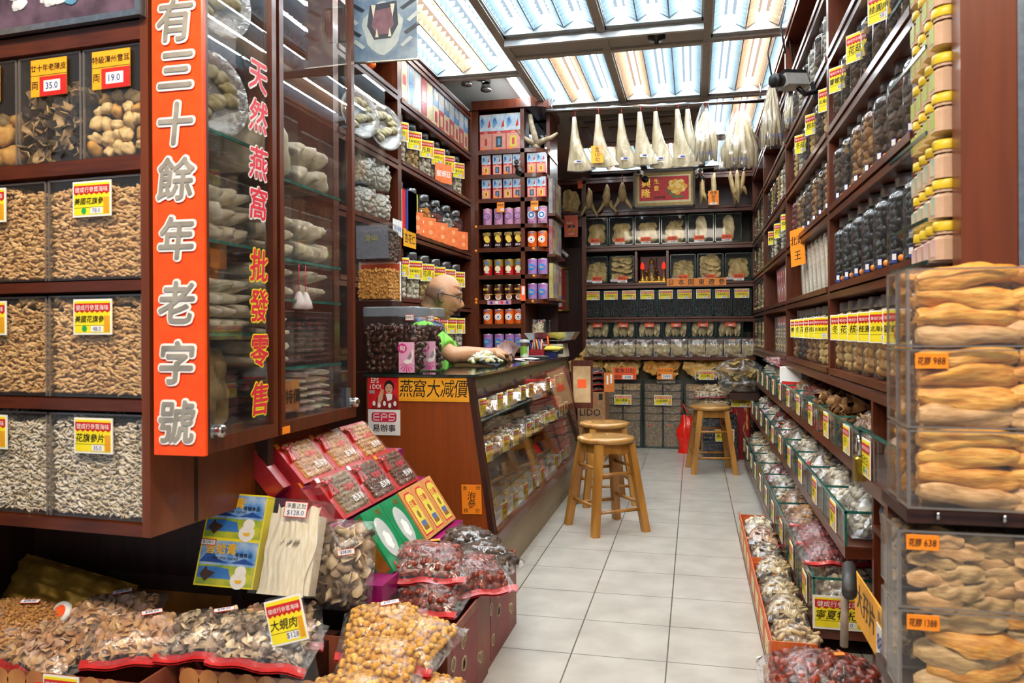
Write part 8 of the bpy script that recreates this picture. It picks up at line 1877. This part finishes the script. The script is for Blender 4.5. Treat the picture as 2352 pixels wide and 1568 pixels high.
def hand(Wr, d, n, side):
    """palm, four bent fingers of different lengths and a thumb from the side of the palm; d towards fingertips, n back of the hand"""
    d = d/np.linalg.norm(d); n = n-d*(n@d); n /= np.linalg.norm(n); a = np.cross(d, n)*side
    pv, pf = ico(3); M = np.array([d, a, n]).T
    b.add(pv*np.array([.052, .040, .018]), pf, 0, True, M, Wr+d*.052)
    for k, (off, L) in enumerate(((.030, .068), (.010, .076), (-.010, .070), (-.028, .056))):
        p0 = Wr+d*.085+a*off; p1 = p0+d*L*.42-n*L*.12; p2 = p1+d*L*.14-n*L*.34; p3 = p2-d*L*.20-n*L*.16
        b.tube([p0-d*.02, p0, p1, p2, p3], [.010, .0100, .0092, .0085, .0068], 10)
    t0 = Wr+d*.03+a*.036; b.tube([Wr+d*.02+a*.015, t0, t0+d*.032+a*.012-n*.012, t0+d*.055+a*.0-n*.03], [.014, .013, .011, .008], 10)
hand(WR, np.array([.45, .86, .10]), np.array([.35, -.35, .9]), 1)
hand(WL, np.array([.80, -.35, .05]), np.array([.2, .5, .85]), -1)
for y in (3.96, 4.1): b.tube([(-1.46, y, .5), (-1.44, y+.18, .5), (-1.43, y+.36, .48), (-1.42, y+.38, .26), (-1.42, y+.38, .06), (-1.36, y+.42, .03)], [.085, .08, .06, .05, .04, .035], 12)
BODY = remesh(b, .0036, 2)
att = BODY.color_attributes.new('skin_tone', 'FLOAT_COLOR', 'POINT')
Hi = HM.T
cols = []
for vt in BODY.vertices:
    q = Hi@(np.array(vt.co)-HC); st = 0
    if -.10 < q[2] < .10 and np.linalg.norm(q/np.array([.1, .08, .125])) < 1.25:
        edge = min(1, max(0, (.055-q[2]-.55*max(0, q[0]+.01))/.03)); front = min(1, max(0, (.012-q[0])/.02)); low = min(1, max(0, (q[2]+.085)/.03)); st = edge*front*low*.8
    st = max(st, .25*G(((q[2]+.085)/.025)**2+((q[0]-.06)/.05)**2, 1) if q[0] > 0 and np.linalg.norm(q) < .16 else 0)
    lip = .7*G((q[1]/.02)**2+((q[2]+.068)/.009)**2, 1) if q[0] > .07 else 0
    cols += [st, lip, 0, 1]
att.data.foreach_set('color', cols)
m, nt, out = newmat('skin'); p = N(nt, 'ShaderNodeBsdfPrincipled', Roughness=.42)
p.inputs['Subsurface Weight'].default_value = .12; p.inputs['Subsurface Radius'].default_value = (.012, .004, .002); p.inputs['Subsurface Scale'].default_value = .5
at = N(nt, 'ShaderNodeVertexColor', layer_name='skin_tone'); sp = N(nt, 'ShaderNodeSeparateColor'); nt.links.new(at.outputs[0], sp.inputs[0])
nz = N(nt, 'ShaderNodeTexNoise', Scale=35, Detail=4); nt.links.new(coords(nt), nz.inputs['Vector']); cr = N(nt, 'ShaderNodeValToRGB'); cr.color_ramp.elements[0].color = lin('#b07c56'); cr.color_ramp.elements[1].color = lin('#ce9c78'); nt.links.new(nz.outputs['Fac'], cr.inputs[0])
m1 = N(nt, 'ShaderNodeMixRGB'); m1.inputs[2].default_value = lin('#4a3a34'); nt.links.new(sp.outputs[0], m1.inputs[0]); nt.links.new(cr.outputs[0], m1.inputs[1])
m2 = N(nt, 'ShaderNodeMixRGB'); m2.inputs[2].default_value = lin('#a4584c'); nt.links.new(sp.outputs[1], m2.inputs[0]); nt.links.new(m1.outputs[0], m2.inputs[1]); nt.links.new(m2.outputs[0], p.inputs['Base Color']); nt.links.new(p.outputs[0], out.inputs[0])
BODY.materials.clear(); BODY.materials.append(m)
man = thing('person', 'bald man in a bright green polo shirt and glasses counting banknotes behind the counter', 'person', (0, 0, 0))
obj('body', BODY, None, man)
b = MB()
b.tube([(-1.475, 4.02, .50), (-1.475, 4.02, .7), (-1.445, 4.03, .86), (-1.425, 4.03, .98), (-1.415, 4.03, 1.045)], [.15, .142, .155, .125, .085], 18)
for S, Eb in ((SR, ER), (SL, EL)): b.tube([(-1.41, (S[1]*1.2+4.04*.8)/2, 1.0), S+np.array([0, 0, .006]), S*.45+Eb*.55], [.09, .078, .072], 16); b.tube([S*.55+Eb*.45, S*.22+Eb*.78], [.07, .066], 16)
SH = remesh(b, .008, 3); SH.materials.clear(); SH.materials.append(mat('bright green knit', '#6cc038', '#84d04e', rough=.8, scale=240, bump=.15)); obj('shirt', SH, None, man)
b = MB(); b.tube([tuple(np.array([-1.40, 4.03, 1.075])+.072*(np.array([math.cos(a), 0, .35*math.cos(a)*-1])+np.array([0, 1, 0])*math.sin(a))) for a in np.linspace(-.5*PI*1.75, .5*PI*1.75, 16)], [.012]+[.017]*14+[.012], 8, flat=1.3)
b.tube([tuple(np.array([-1.40, 4.03, 1.075])+.072*(np.array([math.cos(a), 0, .35*math.cos(a)*-1])+np.array([0, 1, 0])*math.sin(a))) for a in np.linspace(.85*PI, 1.15*PI, 6)], .018, 8, flat=1.3); obj('collar', b, [mat('grey blue collar knit', '#5a6a8c', '#6c7ca0', rough=.8)], man)
b = MB()
for y in (3.96, 4.1): b.tube([(-1.46, y, .5), (-1.44, y+.18, .5), (-1.43, y+.36, .48), (-1.42, y+.38, .26), (-1.42, y+.38, .09)], [.10, .092, .075, .065, .058], 12)
obj('trousers', b, [mat('dark trousers', '#1c2028', '#262b34', rough=.8)], man)
b = MB(); RMm = [hp(.088+.0*k, .030*s_+.0, .012) for k, s_ in ((0, 1), (0, -1))]
for s in (-1, 1):
    pts = [hp(.097-.012*abs(math.cos(a))*.0, s*.034+.024*math.cos(a), .006+.016*math.sin(a)) for a in np.linspace(0, 2*PI, 15)]; b.tube(pts, .0016, 6)
    b.tube([hp(.095, s*.058, .014), hp(.078, s*.073, .016), hp(.02, s*.083, .014), hp(-.02, s*.087, .014), hp(-.035, s*.086, .0)], .0028, 6)
b.tube([hp(.098, -.010, .012), hp(.101, 0, .014), hp(.098, .010, .012)], .0018, 6); obj('glasses', b, [BLACK], man)
b = MB()
for s in (-1, 1): b.tube([hp(.090, s*.014, .036), hp(.088, s*.032, .041), hp(.076, s*.052, .036)], [.003, .004, .002], 6, flat=.6)
obj('eyebrow', b, [mat('dark brow hair', '#2a2220', '#3a302c', rough=.8)], man)
b = MB()
for s in (-1, 1): b.tube([hp(.082, s*.020, .010), hp(.083, s*.032, .008), hp(.076, s*.044, .010)], [.0015, .003, .0015], 6)
obj('eye', b, [mat('dark lashes', '#241a18', '#33261f')], man)
# seat hidden behind the counter
t = thing('seat_box', 'dark low seat behind the counter under the man', 'seat', (-1.47, 4.03, 0)); b = MB(); b.bev(-.1, .1, -.16, .1, 0, .40, .01); obj('box', b, [WOODD], t)
NOTE = mat('grey pink banknote', '#a8888a', '#d0b4b2', rough=.6, scale=30)
for i in range(5):
    b = MB(); L, Wd = .15, .058
    fn = lambda u, v: (-.5*Wd+v*Wd, .006*math.sin(u*3+i)-.0, u*.075+.004*math.sin(v*9+i))
    b.sheet(lambda u, v: ((v-.5)*Wd, .010*math.sin(u*2.6+i*.3), u*.068), 8, 5); b.sheet(lambda u, v: ((v-.5)*Wd, .0006+.010*math.sin(u*2.6+i*.3), u*.068), 8, 5)
    one('banknote', b, [NOTE], f'pinkish grey banknote fanned in the man\'s hands, {ORD[i]} from the left', 'banknote', (-.995+.004*i, 4.115+.012*i, .90+.008*(2-abs(i-2))), M=frame((.75, .62, .25-.16*i), (-.1+.12*i, .05, 1)), group='banknotes in the hands')
